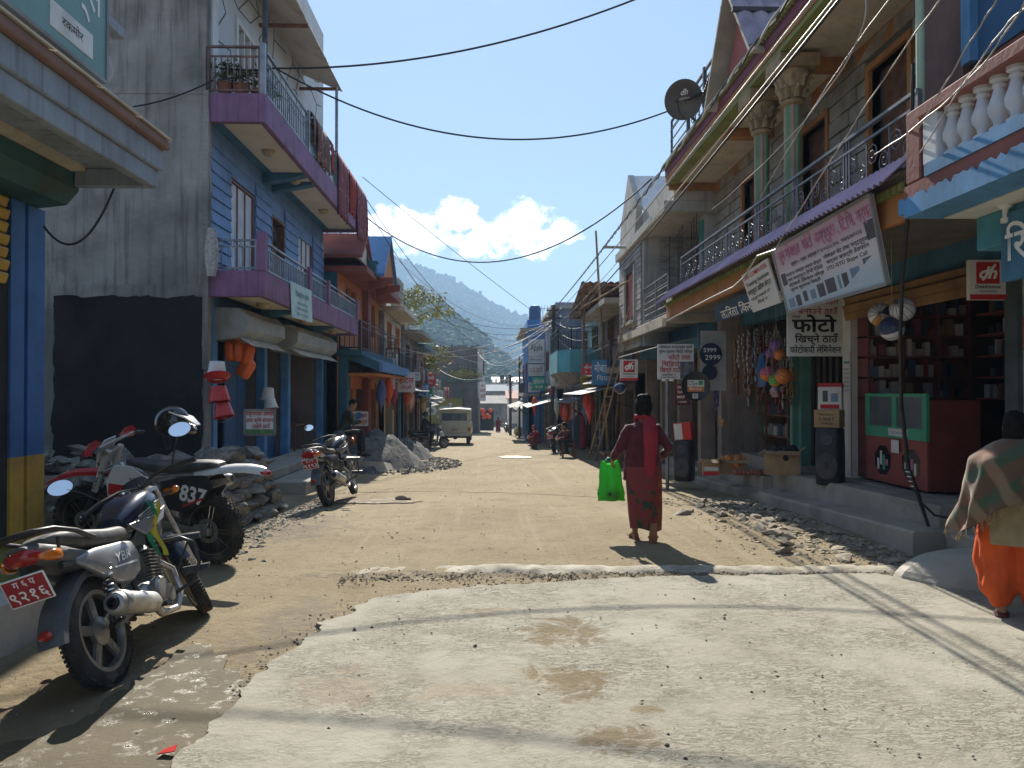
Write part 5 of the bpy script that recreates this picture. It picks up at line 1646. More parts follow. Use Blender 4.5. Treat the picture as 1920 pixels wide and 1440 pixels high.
 for sg in (1,-1):
  mb.tube([(.98,0,.86),(.6,sg * .05,.70),(.3,sg * .09,.68),(-.28,sg * .09,.72)],.016,8)
  mb.tube([(.42,sg * .08,.68),(.36,sg * .09,.45),(.40,sg * .09,.28),(.6,sg * .09,.22)],.016,8)
  mb.tube([(.40,sg * .10,.34),(.0,sg * .085,.30)],.018,8)
  mb.tube([(.40,sg * .105,.30),(.58,sg * .17,.24)],.012,6)
 mb.build('frame',m_bplas,t,smooth=50)
 mb = MB()
 mb.loft([ring(.42,.34,.10,.07),ring(.50,.34,.115,.095),ring(.66,.33,.115,.10),ring(.76,.33,.09,.075)])
 for sg in (1,-1):
  mb.lathe([(.085,0),(.085,.04),(.07,.055),(.001,.058)],24,Matrix.Translation((.56,sg * .105,.35)) @ Matrix.Rotation(R(-90 * sg),4,'X'))
  mb.lathe([(.055,0),(.055,.03),(.001,.034)],18,Matrix.Translation((.69,sg * .105,.30)) @ Matrix.Rotation(R(-90 * sg),4,'X'))
 en = mb.build('engine',m_eng,t,smooth=40)
 mb = MB()
 d = V((.22,0,.97)).normalized()
 for k in range(9):
  c = V((.70,0,.42)) + d * (.022 * k)
  mb.bar(c - V((.075,0,-.015)),c + V((.075,0,-.015)),.17,.008)
 mb.loft([ring(.64,.52,.05,.09),ring(.78,.54,.05,.10)])
 mb.build('cylinder',m_eng,en)
 MB().tube([(.80,-.06,.50),(.90,-.09,.42),(.88,-.11,.27),(.72,-.13,.19),(.45,-.15,.22),(.36,-.165,.30)],[.02] * 5 + [.028],10).build('exhaust_pipe',m_muff,t,smooth=50)
 p,q = V((.40,-.17,.30)),V((-.14,-.205,.44))
 dd = (q - p).normalized()
 T = Matrix.Translation(p) @ dd.to_track_quat('Z','Y').to_matrix().to_4x4()
 L = (q - p).length
 ml = MB().lathe([(.02,0),(.05,.05),(.062,.09),(.064,L - .06),(.055,L - .01),(.040,L),(.036,L),(.034,L - .05),(.001,L - .05)],20,T)
 mf = ml.build('muffler',m_muff,t,smooth=35)
 MB().lathe([(.068,L - .12),(.070,L - .115),(.070,L - .055),(.066,L - .05)],20,T).build('muffler_band',m_alloy,mf,smooth=40)
 MB().lathe([(.032,L - .045),(.032,L + .012),(.026,L + .012),(.026,L - .04),(.001,L - .04)],14,T).build('tail_pipe',m_iron,mf,smooth=40)
 MB().lathe([(.069,.12),(.074,.13),(.074,L - .15),(.069,L - .14)],12,T @ Matrix.Rotation(R(150),4,'Z'),a0=0,a1=R(110)).build('heat_shield',m_chrome,mf,smooth=40)
 MB().bar((-.02,-.13,.30),(.18,-.17,.34),.03,.02).bar((.10,-.10,.52),(.12,-.17,.38),.02,.015).build('muffler_bracket',m_alloy,t)
 for sg in (1,-1):
  a,b = V((-.01,sg * .105,.32)),V((.10,sg * .115,.66))
  MB().tube([a,a.lerp(b,.45)],.017,8).tube([a.lerp(b,.3),b],.011,8).build('shock_absorber',m_bplas,t,smooth=50)
  MB().tube(spring(a.lerp(b,.3),a.lerp(b,.95),.026,8,.005),.0055,5).build('spring',m_chrome,t,smooth=60)
  MB().tube([(.42,sg * .11,.28),(.42,sg * .22,.28)],.016,8).tube([(.30,sg * .12,.36),(.26,sg * .2,.38)],.014,8).build('foot_peg',m_bplas,t,smooth=50)
 MB().prism([(.0,.085,.33),(.45,.10,.38),(.48,.10,.28),(.02,.085,.26)],(0,.02,0)).build('chain_case',m_bplas,t,bev=.006)
 MB().tube([(.52,.10,.20),(.48,.19,.08),(.47,.24,.012)],.011,6).build('side_stand',m_bplas,t,smooth=50)
 if guard:
  mb = MB()
  for sg in (1,-1):
   mb.tube([(.88,0,.62),(.90,sg * .20,.60),(.92,sg * .27,.54),(.90,sg * .27,.40),(.86,sg * .22,.30),(.80,0,.24)],.0125,8)
   mb.tube([(.90,sg * .25,.57),(.86,sg * .14,.40)],.008,6)
  mb.build('crash_guard',m_bplas,t,smooth=50)
  for sg in (1,-1):
   MB().hexa([(.93,sg * .10,.63),(.97,sg * .30,.585),(.95,sg * .30,.555),(.91,sg * .10,.59)],[(.96,sg * .10,.635),(1.0,sg * .30,.59),(.98,sg * .30,.55),(.94,sg * .10,.58)]).build('leg_shield',m_bplas,t)
   MB().hexa([(.93,sg * .14,.40),(.95,sg * .31,.37),(.93,sg * .30,.34),(.91,sg * .14,.35)],[(.96,sg * .14,.40),(.98,sg * .31,.375),(.96,sg * .30,.335),(.94,sg * .14,.345)]).build('leg_shield',m_bplas,t)
 ax0 = V((1.03,0,.93)); axd = V((-.36,0,.93)).normalized()
 RT = Matrix.Translation(ax0) @ Matrix.Rotation(R(steer),4,axd) @ Matrix.Translation(-ax0)
 def st(mb): return mb.xf(RT)
 wh = alloy_wheel(t,(0,0,0),Ro,.085,5,.1)
 wh.matrix_local = RT @ Matrix.Translation((WB,0,Ro))
 mb = MB()
 for sg in (1,-1):
  mb.tube([(WB,sg * .085,Ro),(1.20,sg * .085,.52)],.022,10)
  mb.tube([(1.20,sg * .085,.50),(1.03,sg * .085,.95)],.015,10)
 mb.bar((1.07,-.1,.84),(1.07,.1,.84),.05,.03).bar((1.03,-.1,.95),(1.03,.1,.95),.05,.025)
 st(mb).build('front_fork',m_muff,t,smooth=50)
 mb = MB(); rings = []
 for i in range(11):
  a = R(28 + i * 13)
  u = V((math.cos(a),0,math.sin(a))); c = V((WB,0,Ro)) + u * (Ro + .03)
  rings.append([c - u * .03 + V((0,-.062,0)),c + V((0,-.058,0)),c + u * .012 + V((0,-.03,0)),c + u * .012 + V((0,.03,0)),c + V((0,.058,0)),c - u * .03 + V((0,.062,0))])
 mb.loft(rings,caps=False,closed=False)
 st(mb).build('front_mudguard',m_tank,t,smooth=50)
 mb = MB().tube([(.84,.37,.99),(.90,.26,1.02),(1.0,.12,1.03),(1.02,0,.99),(1.0,-.12,1.03),(.90,-.26,1.02),(.84,-.37,.99)],.012,8)
 hb = st(mb).build('handlebar',m_iron,t,smooth=50)
 for sg in (1,-1):
  st(MB().tube([(.905,sg * .25,1.02),(.835,sg * .375,.988)],.0175,10)).build('grip',m_bplas,hb,smooth=50)
  st(MB().tube([(.93,sg * .23,1.025),(.93,sg * .30,1.02),(.885,sg * .39,.995)],.006,6)).build('lever',m_chrome,hb,smooth=50)
  st(MB().tube([(1.1,sg * .10,.88),(1.1,sg * .19,.88)],.012,6)).build('indicator_stalk',m_bplas,t)
  st(MB().ell((1.1,sg * .205,.88),(.03,.028,.024),10,8)).build('indicator',m_amber,t,smooth=60)
 st(MB().loft([ring(1.06,.90,.10,.07),ring(1.13,.90,.12,.10),ring(1.2,.885,.10,.085),ring(1.235,.88,.06,.05)])).build('headlamp_cowl',m_tank,t,smooth=50)
 st(MB().loft([ring(1.06,1.0,.10,.02),ring(1.10,1.03,.09,.045),ring(1.14,1.02,.05,.02)])).build('speedometer',m_bplas,t,smooth=50)
 inv = RT.to_3x3()
 for sg in (1,-1):
  f = inv @ V((-1,-.12 * sg,.06))
  mirror(t,RT @ V((.93,sg * .24,1.03)),RT @ V((.93,sg * .40,1.225)),f,m_bplas,(.078,.052))
 mb = MB()
 for k in range(3):
  mb.tube([RT @ V((.95,.1 - .1 * k,1.02)),RT @ V((1.12,.14 - .14 * k,.95)),V((.98,.06 - .05 * k,.75))],.005,5)
 mb.build('cable',m_cable,t)
 return t
p = G(180,1290)
commuter('motorcycle','dusty silver and navy motorcycle nearest the camera, big muffler and red plate',(p.x + .07,p.y + .05,p.z),R(-18),R(91),[('ग ६ प',.036),('९२१६',.062)],m_navy,m_silver,m_gplast,32,brand='YBR')
p = G(617,948)
m_blk = M('black_paint_gloss',(0.02,0.02,0.022),.2,.1,5,coat=.7,dirt=.25,dcol=(.15,.13,.1),ds=6,co='O')
m_rtail = M('pale_tail',(0.5,0.49,0.47),.3,.08,5,coat=.4,dirt=.25,dcol=(.25,.2,.16),ds=6,co='O')
commuter('motorcycle','dark motorcycle seen from behind with a red tail light beside the plinth',(p.x,p.y,p.z),R(-11),R(84),[('ध १ प',.036),('९१९३',.062)],m_blk,m_bplas,m_rtail,8,guard=True)
MB().loft([ring(-.36,.805,.10,.05),ring(-.45,.80,.10,.05),ring(-.49,.795,.08,.035)]).build('tail_lens',m_rlens,bpy.data.objects['motorcycle.001'],smooth=50)
p = G(1040,850)
commuter('motorcycle','black motorcycle parked by the squatting man at the roadside',(p.x,p.y,p.z),R(-9),R(75),[('ग १ प',.036),('५८३२',.062)],m_blk,m_bplas,m_blk,15)
p = G(952,812)
commuter('motorcycle','far parked motorcycle beside the yellow sacks',(p.x + .1,p.y,p.z),R(-9),R(100),[('२१',.05)],m_blk,m_bplas,m_blk,15)
p = G(1160,850)
commuter('motorcycle','red and black motorcycle half hidden by the walking woman',(p.x + .1,p.y + .4,p.z),R(-9),R(60),[('ग २ प',.036),('४१७',.062)],M('red_tank',(.42,.02,.02),.25,.1,5,coat=.6,co='O'),m_bplas,m_bplas,15)
def dirt_bike(label,loc,lean,yaw):
 t = thing('dirt_bike',label,'motorcycle',loc,(lean,0,yaw))
 WB,Rr,Rf = 1.44,.325,.345
 spoke_wheel(t,(0,0,Rr),Rr,.115)
 for sg in (1,-1):
  MB().loft([ring(-.06,Rr,.012,.03,3,yc=sg * .085),ring(.2,Rr + .01,.016,.035,3,yc=sg * .085),ring(.5,Rr + .045,.02,.04,3,yc=sg * .08)]).build('swing_arm',m_alloy,t,smooth=50)
 MB().bar((-.04,.085,Rr),(.04,.085,Rr),.05,.07).build('axle_block',m_alloy,t,bev=.004)
 MB().prism([(-.02,.095,.40),(.12,.095,.39),(.14,.095,.31),(.0,.095,.30)],(0,.012,0)).build('caliper_guard',m_alloy,t,bev=.004)
 ch = MB()
 for (za,zb) in ((.375,.40),(.275,.32)):
  for k in range(26):
   a = V((0,-.07,za)).lerp(V((.52,-.07,zb)),k / 26); b = V((0,-.07,za)).lerp(V((.52,-.07,zb)),(k + .8) / 26)
   ch.bar(a,b,.014,.012)
 ch.lathe([(.10,-.004),(.112,-.004),(.112,.004),(.10,.004),(.10,-.004)],30,Matrix.Translation((0,-.07,Rr)) @ RX)
 tag(ch.build('chain',m_eng,t),kind='stuff')
 mb = MB()
 for sg in (1,-1):
  mb.tube([(.98,sg * .03,.92),(.80,sg * .10,.78),(.60,sg * .11,.60),(.50,sg * .105,.42),(.52,sg * .10,.26),(.72,sg * .09,.22)],[.03,.034,.036,.034,.026,.02],8,sq=.8)
  mb.tube([(.99,0,.84),(.93,sg * .05,.5),(.84,sg * .08,.26),(.7,sg * .09,.22)],.017,8)
  mb.tube([(.60,sg * .09,.80),(.30,sg * .09,.84),(-.12,sg * .07,.86)],.013,8)
  mb.tube([(.52,sg * .10,.55),(.2,sg * .09,.74),(-.02,sg * .07,.84)],.012,8)
  mb.tube([(.56,sg * .12,.30),(.55,sg * .2,.30)],.016,6)
 mb.build('frame',M('frame_alloy',(.45,.44,.42),.4,.1,7,metal=.7,dirt=.3,dcol=(.24,.19,.13),ds=6,co='O'),t,smooth=50)
 mb = MB()
 mb.loft([ring(.52,.40,.09,.09),ring(.62,.38,.12,.12),ring(.78,.37,.11,.11),ring(.86,.36,.07,.07)])
 for sg in (1,-1):
  mb.lathe([(.085,0),(.085,.03),(.065,.045),(.001,.048)],22,Matrix.Translation((.66,sg * .11,.38)) @ Matrix.Rotation(R(-90 * sg),4,'X'))
 mb.loft([ring(.70,.52,.06,.05),ring(.76,.62,.08,.07),ring(.80,.68,.07,.05)])
 mb.build('engine',m_eng,t,smooth=40)
 for sg in (1,-1):
  MB().hexa([(.84,sg * .09,.50),(.98,sg * .10,.52),(.98,sg * .10,.78),(.84,sg * .09,.78)],[(.84,sg * .13,.50),(.98,sg * .14,.52),(.98,sg * .14,.78),(.84,sg * .13,.78)]).build('radiator',m_bplas,t)
  sh = MB().prism([(.56,sg * .12,.80),(.62,sg * .13,.66),(.86,sg * .16,.58),(1.02,sg * .165,.64),(1.04,sg * .15,.78),(.96,sg * .12,.93),(.76,sg * .11,.92)],(0,sg * .014,0)).build('shroud',m_rwhite,t,bev=.006)
  MB().prism([(.66,sg * .1455,.70),(.88,sg * .1752,.62),(1.0,sg * .18,.66),(1.0,sg * .166,.76),(.8,sg * .1455,.74)],(0,sg * .004,0)).build('red_graphic',m_rred,sh)
  text('250',frame3((.72,sg * .146,.78),(sg * -1,0,0),(0,0,1)),.06,m_ink,sh,.14,.01,skew=.2)
  sp_ = MB().prism([(.46,sg * .10,.78),(.44,sg * .115,.54),(.20,sg * .12,.50),(.0,sg * .115,.60),(-.14,sg * .10,.76),(-.06,sg * .09,.86),(.2,sg * .095,.84)],(0,sg * .012,0)).build('side_panel',m_bplas,t,bev=.006)
  T = frame3((.08,sg * .128,.665),(sg * -1,0,sg * -.30 * 0 + .22 * -1 * sg * -1 * 0),(0,0,1)) @ Matrix.Rotation(R(-10 if sg < 0 else 10) * -1,4,'Z')
  text('837',T,.155,m_inkw,sp_,.30,.03,skew=.15)
  MB().lathe([(.001,0),(.045,0),(.045,.003),(.001,.003)],18,Matrix.Translation((.34,sg * .128,.70)) @ Matrix.Rotation(R(-90 * sg),4,'X') @ Matrix.Diagonal((1.5,.7,1,1))).build('oval_badge',m_amber,sp_)
  MB().hexa([(.2,sg * .128,.555),(-.02,sg * .126,.635),(-.02,sg * .126,.655),(.2,sg * .128,.575)],[(.2,sg * .131,.555),(-.02,sg * .129,.635),(-.02,sg * .129,.655),(.2,sg * .131,.575)]).build('red_graphic',m_rred,sp_)
 MB().tube([(.84,-.05,.60),(.94,-.12,.48),(.86,-.15,.34),(.64,-.145,.36),(.50,-.14,.52),(.34,-.13,.66)],[.02,.022,.024,.022,.022,.026],10).build('exhaust_pipe',m_muff,t,smooth=50)
 MB().tube([(.80,.06,.62),(.92,.13,.50),(.84,.155,.32),(.62,.15,.34),(.50,.145,.50)],[.02,.022,.026,.024,.022],10).build('exhaust_pipe',m_muff,t,smooth=50)
 p,q = V((.34,-.135,.66)),V((-.16,-.15,.78))
 T = Matrix.Translation(p) @ (q - p).normalized().to_track_quat('Z','Y').to_matrix().to_4x4()
 MB().lathe([(.025,0),(.055,.06),(.058,.46),(.04,.5),(.03,.5),(.028,.44),(.001,.44)],16,T).build('muffler',m_muff,t,smooth=40)
 mb = MB()
 sec = [(.90,.94,.045,.03),(.78,.935,.075,.045),(.55,.90,.10,.055),(.30,.905,.105,.055),(.08,.93,.10,.045),(-.10,.945,.08,.03),(-.16,.945,.06,.015)]
 mb.loft([ring(x,z,w,h,3,20) for x,z,w,h in sec])
 mb.build('seat',m_seat,t,smooth=50)
 mb = MB()
 rings = []
 for (x,z,w) in ((.10,.865,.10),(-.10,.90,.105),(-.28,.925,.10),(-.45,.93,.085),(-.58,.915,.06),(-.63,.90,.035)):
  rings.append([V((x,-w,z - .04)),V((x,-w * .85,z)),V((x,-w * .4,z + .02)),V((x,w * .4,z + .02)),V((x,w * .85,z)),V((x,w,z - .04)),V((x,w * .8,z - .02)),V((x,0,z)),V((x,-w * .8,z - .02))])
 mb.loft(rings)
 rf = mb.build('rear_fender',m_rwhite,t,smooth=50)
 MB().loft([ring(-.60,.885,.05,.02),ring(-.645,.875,.045,.02),ring(-.655,.87,.03,.012)]).build('tail_light',m_rlens,rf,smooth=50)
 ax0 = V((1.08,0,.98)); axd = V((-.46,0,.89)).normalized()
 RT = Matrix.Translation(ax0) @ Matrix.Rotation(R(14),4,axd) @ Matrix.Translation(-ax0)
 def st(mb): return mb.xf(RT)
 wh = spoke_wheel(t,(0,0,0),Rf,.095)
 wh.matrix_local = RT @ Matrix.Translation((WB,0,Rf))
 for sg in (1,-1):
  lo,hi = V((WB,sg * .10,Rf)),V((1.06,sg * .10,1.07))
  st(MB().tube([lo,lo.lerp(hi,.5)],[.026,.024],10)).build('fork_leg',m_bplas,t,smooth=50)
  st(MB().tube([lo.lerp(hi,.45),hi],.03,10)).build('fork_tube',M('fork_white',(.62,.62,.60),.35,.06,5,metal=.3,dirt=.2,dcol=(.3,.25,.18),co='O'),t,smooth=50)
 fq = RT @ frame3((1.235,.133,.74),(-.47,0,.88),(-.88,0,-.47))
 text('Racer',fq,.05,m_ink,t,.2,.008)
 fq = RT @ frame3((1.235,-.133,.74),(.47,0,-.88),(.88,0,.47))
 text('Racer',fq,.05,m_ink,t,.2,.008)
 st(MB().bar((1.08,-.13,1.05),(1.08,.13,1.05),.07,.035).bar((1.15,-.13,.86),(1.15,.13,.86),.07,.035)).build('fork_clamp',m_alloy,t,bev=.004)
 mb = MB(); rings = []
 for (x,z,w) in ((1.02,.80,.06),(1.12,.835,.075),(1.28,.86,.085),(1.46,.855,.082),(1.62,.82,.07),(1.76,.765,.05),(1.85,.72,.02)):
  rings.append([V((x,-w,z - .035)),V((x,-w * .8,z)),V((x,0,z + .018)),V((x,w * .8,z)),V((x,w,z - .035)),V((x,w * .75,z - .012)),V((x,0,z + .006)),V((x,-w * .75,z - .012))])
 mb.loft(rings)
 ff = st(mb).build('front_fender',m_rred,t,smooth=40)
 st(MB().loft([[V((1.60,-.05,.838)),V((1.60,.05,.838)),V((1.60,.05,.845)),V((1.60,-.05,.845))],[V((1.85,-.012,.728)),V((1.85,.012,.728)),V((1.85,.012,.735)),V((1.85,-.012,.735))]])).build('fender_tip',m_rwhite,ff)
 st(MB().prism([(1.20,-.11,.90),(1.20,.11,.90),(1.14,.14,1.08),(1.08,.09,1.17),(1.08,-.09,1.17),(1.14,-.14,1.08)],(.014,0,.006))).build('number_board',m_rwhite,t,bev=.008)
 st(MB().tube([(1.0,.40,1.12),(1.03,.28,1.15),(1.06,.12,1.13),(1.06,-.12,1.13),(1.03,-.28,1.15),(1.0,-.40,1.12)],.013,8).tube([(1.05,.2,1.145),(1.05,-.2,1.145)],.009,6)).build('handlebar',m_alloy,t,smooth=50)
 for sg in (1,-1):
  st(MB().tube([(1.025,sg * .29,1.145),(.998,sg * .405,1.118)],.018,10)).build('grip',m_bplas,t,smooth=50)
  mb = MB(); rings = []
  for (y,z,h) in ((.16,1.15,.02),(.24,1.16,.05),(.34,1.15,.055),(.41,1.13,.03)):
   rings.append([V((1.09,sg * y,z - h)),V((1.11,sg * y,z)),V((1.08,sg * y,z + h)),V((1.07,sg * y,z + h)),V((1.095,sg * y,z)),V((1.08,sg * y,z - h))])
  mb.loft(rings)
  st(mb).build('hand_guard',m_rred,t,smooth=40)
  st(MB().tube([(1.05,sg * .24,1.15),(1.03,sg * .38,1.14)],.006,5)).build('lever',m_chrome,t)
 MB().tube([(.60,-.11,.22),(.58,-.22,.1),(.57,-.30,.0)],.012,6).build('side_stand',m_bplas,t,smooth=50)
 mb = MB()
 mb.tube([RT @ V((1.05,.2,1.14)),V((1.2,.16,1.05)),V((1.1,.08,.8)),V((.9,.06,.7))],.006,5)
 mb.tube([RT @ V((1.05,-.2,1.14)),V((1.22,-.14,1.02)),V((1.12,-.1,.75)),V((.9,-.06,.66))],.006,5)
 mb.build('cable',m_cable,t)
 return t
p = G(402,1056)
dirt_bike('muddy red and white dirt bike numbered 837, its nose pointing at the pillar',(p.x,p.y,p.z),R(-6),R(161))
t = thing('helmet','black full face helmet with a visor perched on the dirt bike handlebar','helmet')
c = P(322,790,Y=7.25)
mb = MB()
T = Matrix.Rotation(R(-25),4,'Y')
mb.ell(c,(.16,.125,.145),20,14,0,T)
mb.build('shell',m_blk,t,smooth=60)
mb = MB()
mb.loft([[c + V((x,y,z)) for (x,y,z) in ((.02,-.12,.10),(.02,.12,.10),(.02,.12,.085),(.02,-.12,.085))],[c + V((x,y,z)) for (x,y,z) in ((.16,-.10,.045),(.16,.10,.045),(.16,.10,.03),(.16,-.10,.03))],[c + V((x,y,z)) for (x,y,z) in ((.25,-.05,-.03),(.25,.05,-.03),(.25,.05,-.04),(.25,-.05,-.04))]])
mb.build('peak',M('helmet_silver',(.42,.43,.46),.25,.1,8,metal=.6,coat=.4,co='O'),t,smooth=40)
MB().tube([c + V((.04,-.135,-.02)),c + V((.16,-.12,-.075)),c + V((.20,0,-.09)),c + V((.16,.12,-.075)),c + V((.04,.135,-.02))],[.03,.035,.035,.035,.03],8).build('chin_bar',m_blk,t,smooth=60)
MB().tube([c + V((-.05,-.1,-.1)),c + V((-.02,-.06,-.26)),c + V((-.03,.05,-.24)),c + V((-.06,.1,-.1))],.008,6).build('strap',m_cable,t,smooth=60)
t = thing('ribbon','green and yellow cloth ribbon knotted near the handlebar of the dusty motorcycle','ribbon')
q = P(278,958,Y=4.95)
for (dx,mm,ph) in ((0,m_green,0),(.03,M('yellow_cloth',(.62,.48,.05),.8,.1,6),1)):
 mb = MB()
 rows = []
 for i in range(12):
  a = i / 11
  z = .06 - .34 * a
  x = dx + .03 * math.sin(a * 7 + ph) + .06 * a
  rows.append([q + V((x - .018,.012 * math.sin(a * 9 + ph),z)),q + V((x + .018,-.012 * math.sin(a * 8),z))])
 mb.loft(rows,caps=False,closed=False)
 mb.build('ribbon_tail',mm,t,smooth=60)
# scooter with rider, jeep
def scooter(label,loc,yaw):
 t = thing('scooter',label,'scooter',loc,(R(-3),0,yaw))
 WB,Ro = 1.24,.245
 alloy_wheel(t,(0,0,Ro),Ro,.09,6,.1)
 ax0 = V((1.05,0,.8)); RT = Matrix.Translation(ax0) @ Matrix.Rotation(R(12),4,V((-.4,0,.9)).normalized()) @ Matrix.Translation(-ax0)
 wh = alloy_wheel(t,(0,0,0),Ro,.09,6,.4); wh.matrix_local = RT @ Matrix.Translation((WB,0,Ro))
 m_sc = M('scooter_white',(.55,.56,.62),.3,.06,5,coat=.4,dirt=.3,dcol=(.2,.17,.13),co='O')
 MB().loft([ring(.5,.56,.13,.16,3),ring(.25,.58,.16,.17,3),ring(-.05,.64,.16,.13,3),ring(-.35,.72,.11,.08,3),ring(-.42,.73,.05,.04,3)]).build('body',m_blk,t,smooth=50)
 MB().loft([ring(.5,.76,.10,.03,3),ring(.25,.79,.14,.05,3),ring(-.1,.81,.14,.05,3),ring(-.35,.83,.09,.025,3)]).build('seat',m_seat,t,smooth=50)
 MB().box(.48,.95,-.13,.13,.30,.36).build('floor_board',m_bplas,t,bev=.02)
 MB().loft([ring(.93,.35,.14,.02,3),ring(.97,.6,.18,.05,3),ring(1.02,.82,.15,.05,3),ring(1.04,.92,.06,.03,3)]).build('leg_shield',m_sc,t,smooth=50)
 MB().loft([ring(1.08,.62,.08,.12,2.6),ring(1.16,.66,.12,.12,2.6),ring(1.24,.60,.06,.06,2.6)]).xf(RT).build('front_apron',m_sc,t,smooth=50)
 rings = []
 for i in range(9):
  a = R(20 + i * 16); u = V((math.cos(a),0,math.sin(a))); c_ = V((WB,0,Ro)) + u * (Ro + .025)
  rings.append([c_ - u * .03 + V((0,-.06,0)),c_ + V((0,-.055,0)),c_ + u * .012,c_ + V((0,.055,0)),c_ - u * .03 + V((0,.06,0))])
 mb = MB(); mb.loft(rings,caps=False,closed=False); mb.xf(RT).build('front_mudguard',m_blk,t,smooth=50)
 MB().tube([(WB,.07,Ro),(1.1,.06,.6),(1.02,0,.95)],.02,8).tube([(WB,-.07,Ro),(1.1,-.06,.6)],.02,8).xf(RT).build('fork',m_iron,t,smooth=50)
 MB().tube([(.88,.34,.98),(.97,.2,1.0),(1.0,0,.98),(.97,-.2,1.0),(.88,-.34,.98)],.016,8).xf(RT).build('handlebar',m_bplas,t,smooth=50)
 MB().loft([ring(.96,.98,.10,.03),ring(1.04,.97,.13,.06),ring(1.1,.95,.08,.05)]).xf(RT).build('headlamp_cowl',m_sc,t,smooth=50)
 for sg in (1,-1):
  mirror(t,RT @ V((.95,sg * .2,1.0)),RT @ V((.96,sg * .32,1.2)),(-1,0,.05),m_bplas,(.06,.045))
 MB().loft([ring(-.37,.70,.08,.04),ring(-.44,.69,.06,.025)]).build('tail_light',m_rlens,t,smooth=50)
 MB().tube([(.3,-.14,.22),(.0,-.17,.26),(-.25,-.18,.34)],[.04,.05,.04],10).build('muffler',m_muff,t,smooth=50)
 return t
pj = G(782,842)
scooter('white and black scooter turning into the street under a helmeted rider',(pj.x,pj.y,pj.z),R(20))
def jeep(label,loc,yaw):
 t = thing('jeep',label,'jeep',loc,(0,0,yaw))     # local: x forward, rear at x = 0
 mJ = M('cream_car_paint',(0.55,0.52,0.38),.35,.06,3,coat=.3,dirt=.35,dcol=(.3,.26,.19),ds=2,co='O')
 W_ = .86
 mb = MB()
 def sec(x,z0,z1,w): return [V((x,-w,z0)),V((x,-w - .02,(z0 + z1) / 2)),V((x,-w + .02,z1)),V((x,w - .02,z1)),V((x,w + .02,(z0 + z1) / 2)),V((x,w,z0))]
 mb.loft([sec(0,.55,1.12,W_ - .02),sec(.06,.50,1.14,W_),sec(3.0,.50,1.14,W_),sec(4.2,.50,1.10,W_ - .1)])
 b = mb.build('body',mJ,t,bev=.03)
 mb = MB()
 mb.box(.02,.10,-.82,-.66,1.14,1.78).box(.02,.10,.66,.82,1.14,1.78).box(.02,.10,-.66,.66,1.14,1.26).box(.02,.10,-.66,.66,1.66,1.78)
 mb.box(.10,2.6,-.82,-.78,1.14,1.25).box(.10,2.6,.78,.82,1.14,1.25).box(.10,2.6,-.82,-.78,1.66,1.78).box(.10,2.6,.78,.82,1.66,1.78)
 for x in (.10,.9,1.7,2.5):
  mb.box(x,x + .1,-.819,-.781,1.25,1.66).box(x,x + .1,.781,.819,1.25,1.66)
 mb.build('cabin',mJ,t)
 MB().loft([[V((x,y * k,z)) for y,z in ((-.84,1.78),(-.80,1.86),(0,1.91),(.80,1.86),(.84,1.78))] for x,k in ((-.03,.96),(.05,1),(2.5,1),(2.75,.95))]).build('roof',mJ,t,smooth=50)
 MB().box(.05,.065,-.655,.655,1.265,1.655).build('rear_window',M('jeep_glass',(.12,.14,.15),.05,.1,2,spec=.8,co='O'),t)
 MB().box(.03,.09,-.24,-.20,1.262,1.658).box(.03,.09,.20,.24,1.262,1.658).box(.015,.10,-.66,-.64,1.262,1.658).box(.015,.10,.64,.66,1.262,1.658).build('window_bar',m_bplas,t)
 for sg in (1,-1):
  MB().box(-.02,.03,sg * .70,sg * .83,.72,.92).build('tail_light',m_rlens,t,bev=.006)
 MB().box(-.012,.03,-.60,.60,.64,1.06).build('tailgate',mJ,t,bev=.015)
 plate_part(t,(-.02,0,.80),.34,.11,[('ग १ च २४७',.05)])
 MB().box(-.10,-.03,-.84,.84,.46,.56).build('bumper',mJ,t,bev=.02)
 for x in (.75,3.4):
  for sg in (1,-1):
   w = MB().lathe([(.001,-.06),(.16,-.06),(.20,-.09),(.21,.09),(.16,.06),(.001,.06)],20,RX).build('wheel',m_alloy,t,smooth=40,loc=(x,sg * .70,.36))
   tyre_mesh(.36,.21,.17).build('tyre',m_tyre,w,smooth=50)
 MB().tube([(.75,-.7,.36),(.75,.7,.36)],.05,8).box(.9,3.8,-.45,-.35,.42,.5).box(.9,3.8,.35,.45,.42,.5).ell((.75,0,.36),.13,10,8).build('axle',m_iron,t)
 return t
pj = G(854,834)
jeep('cream jeep with a boxy cabin driving away down the street',(pj.x - .05,pj.y,pj.z),R(90))
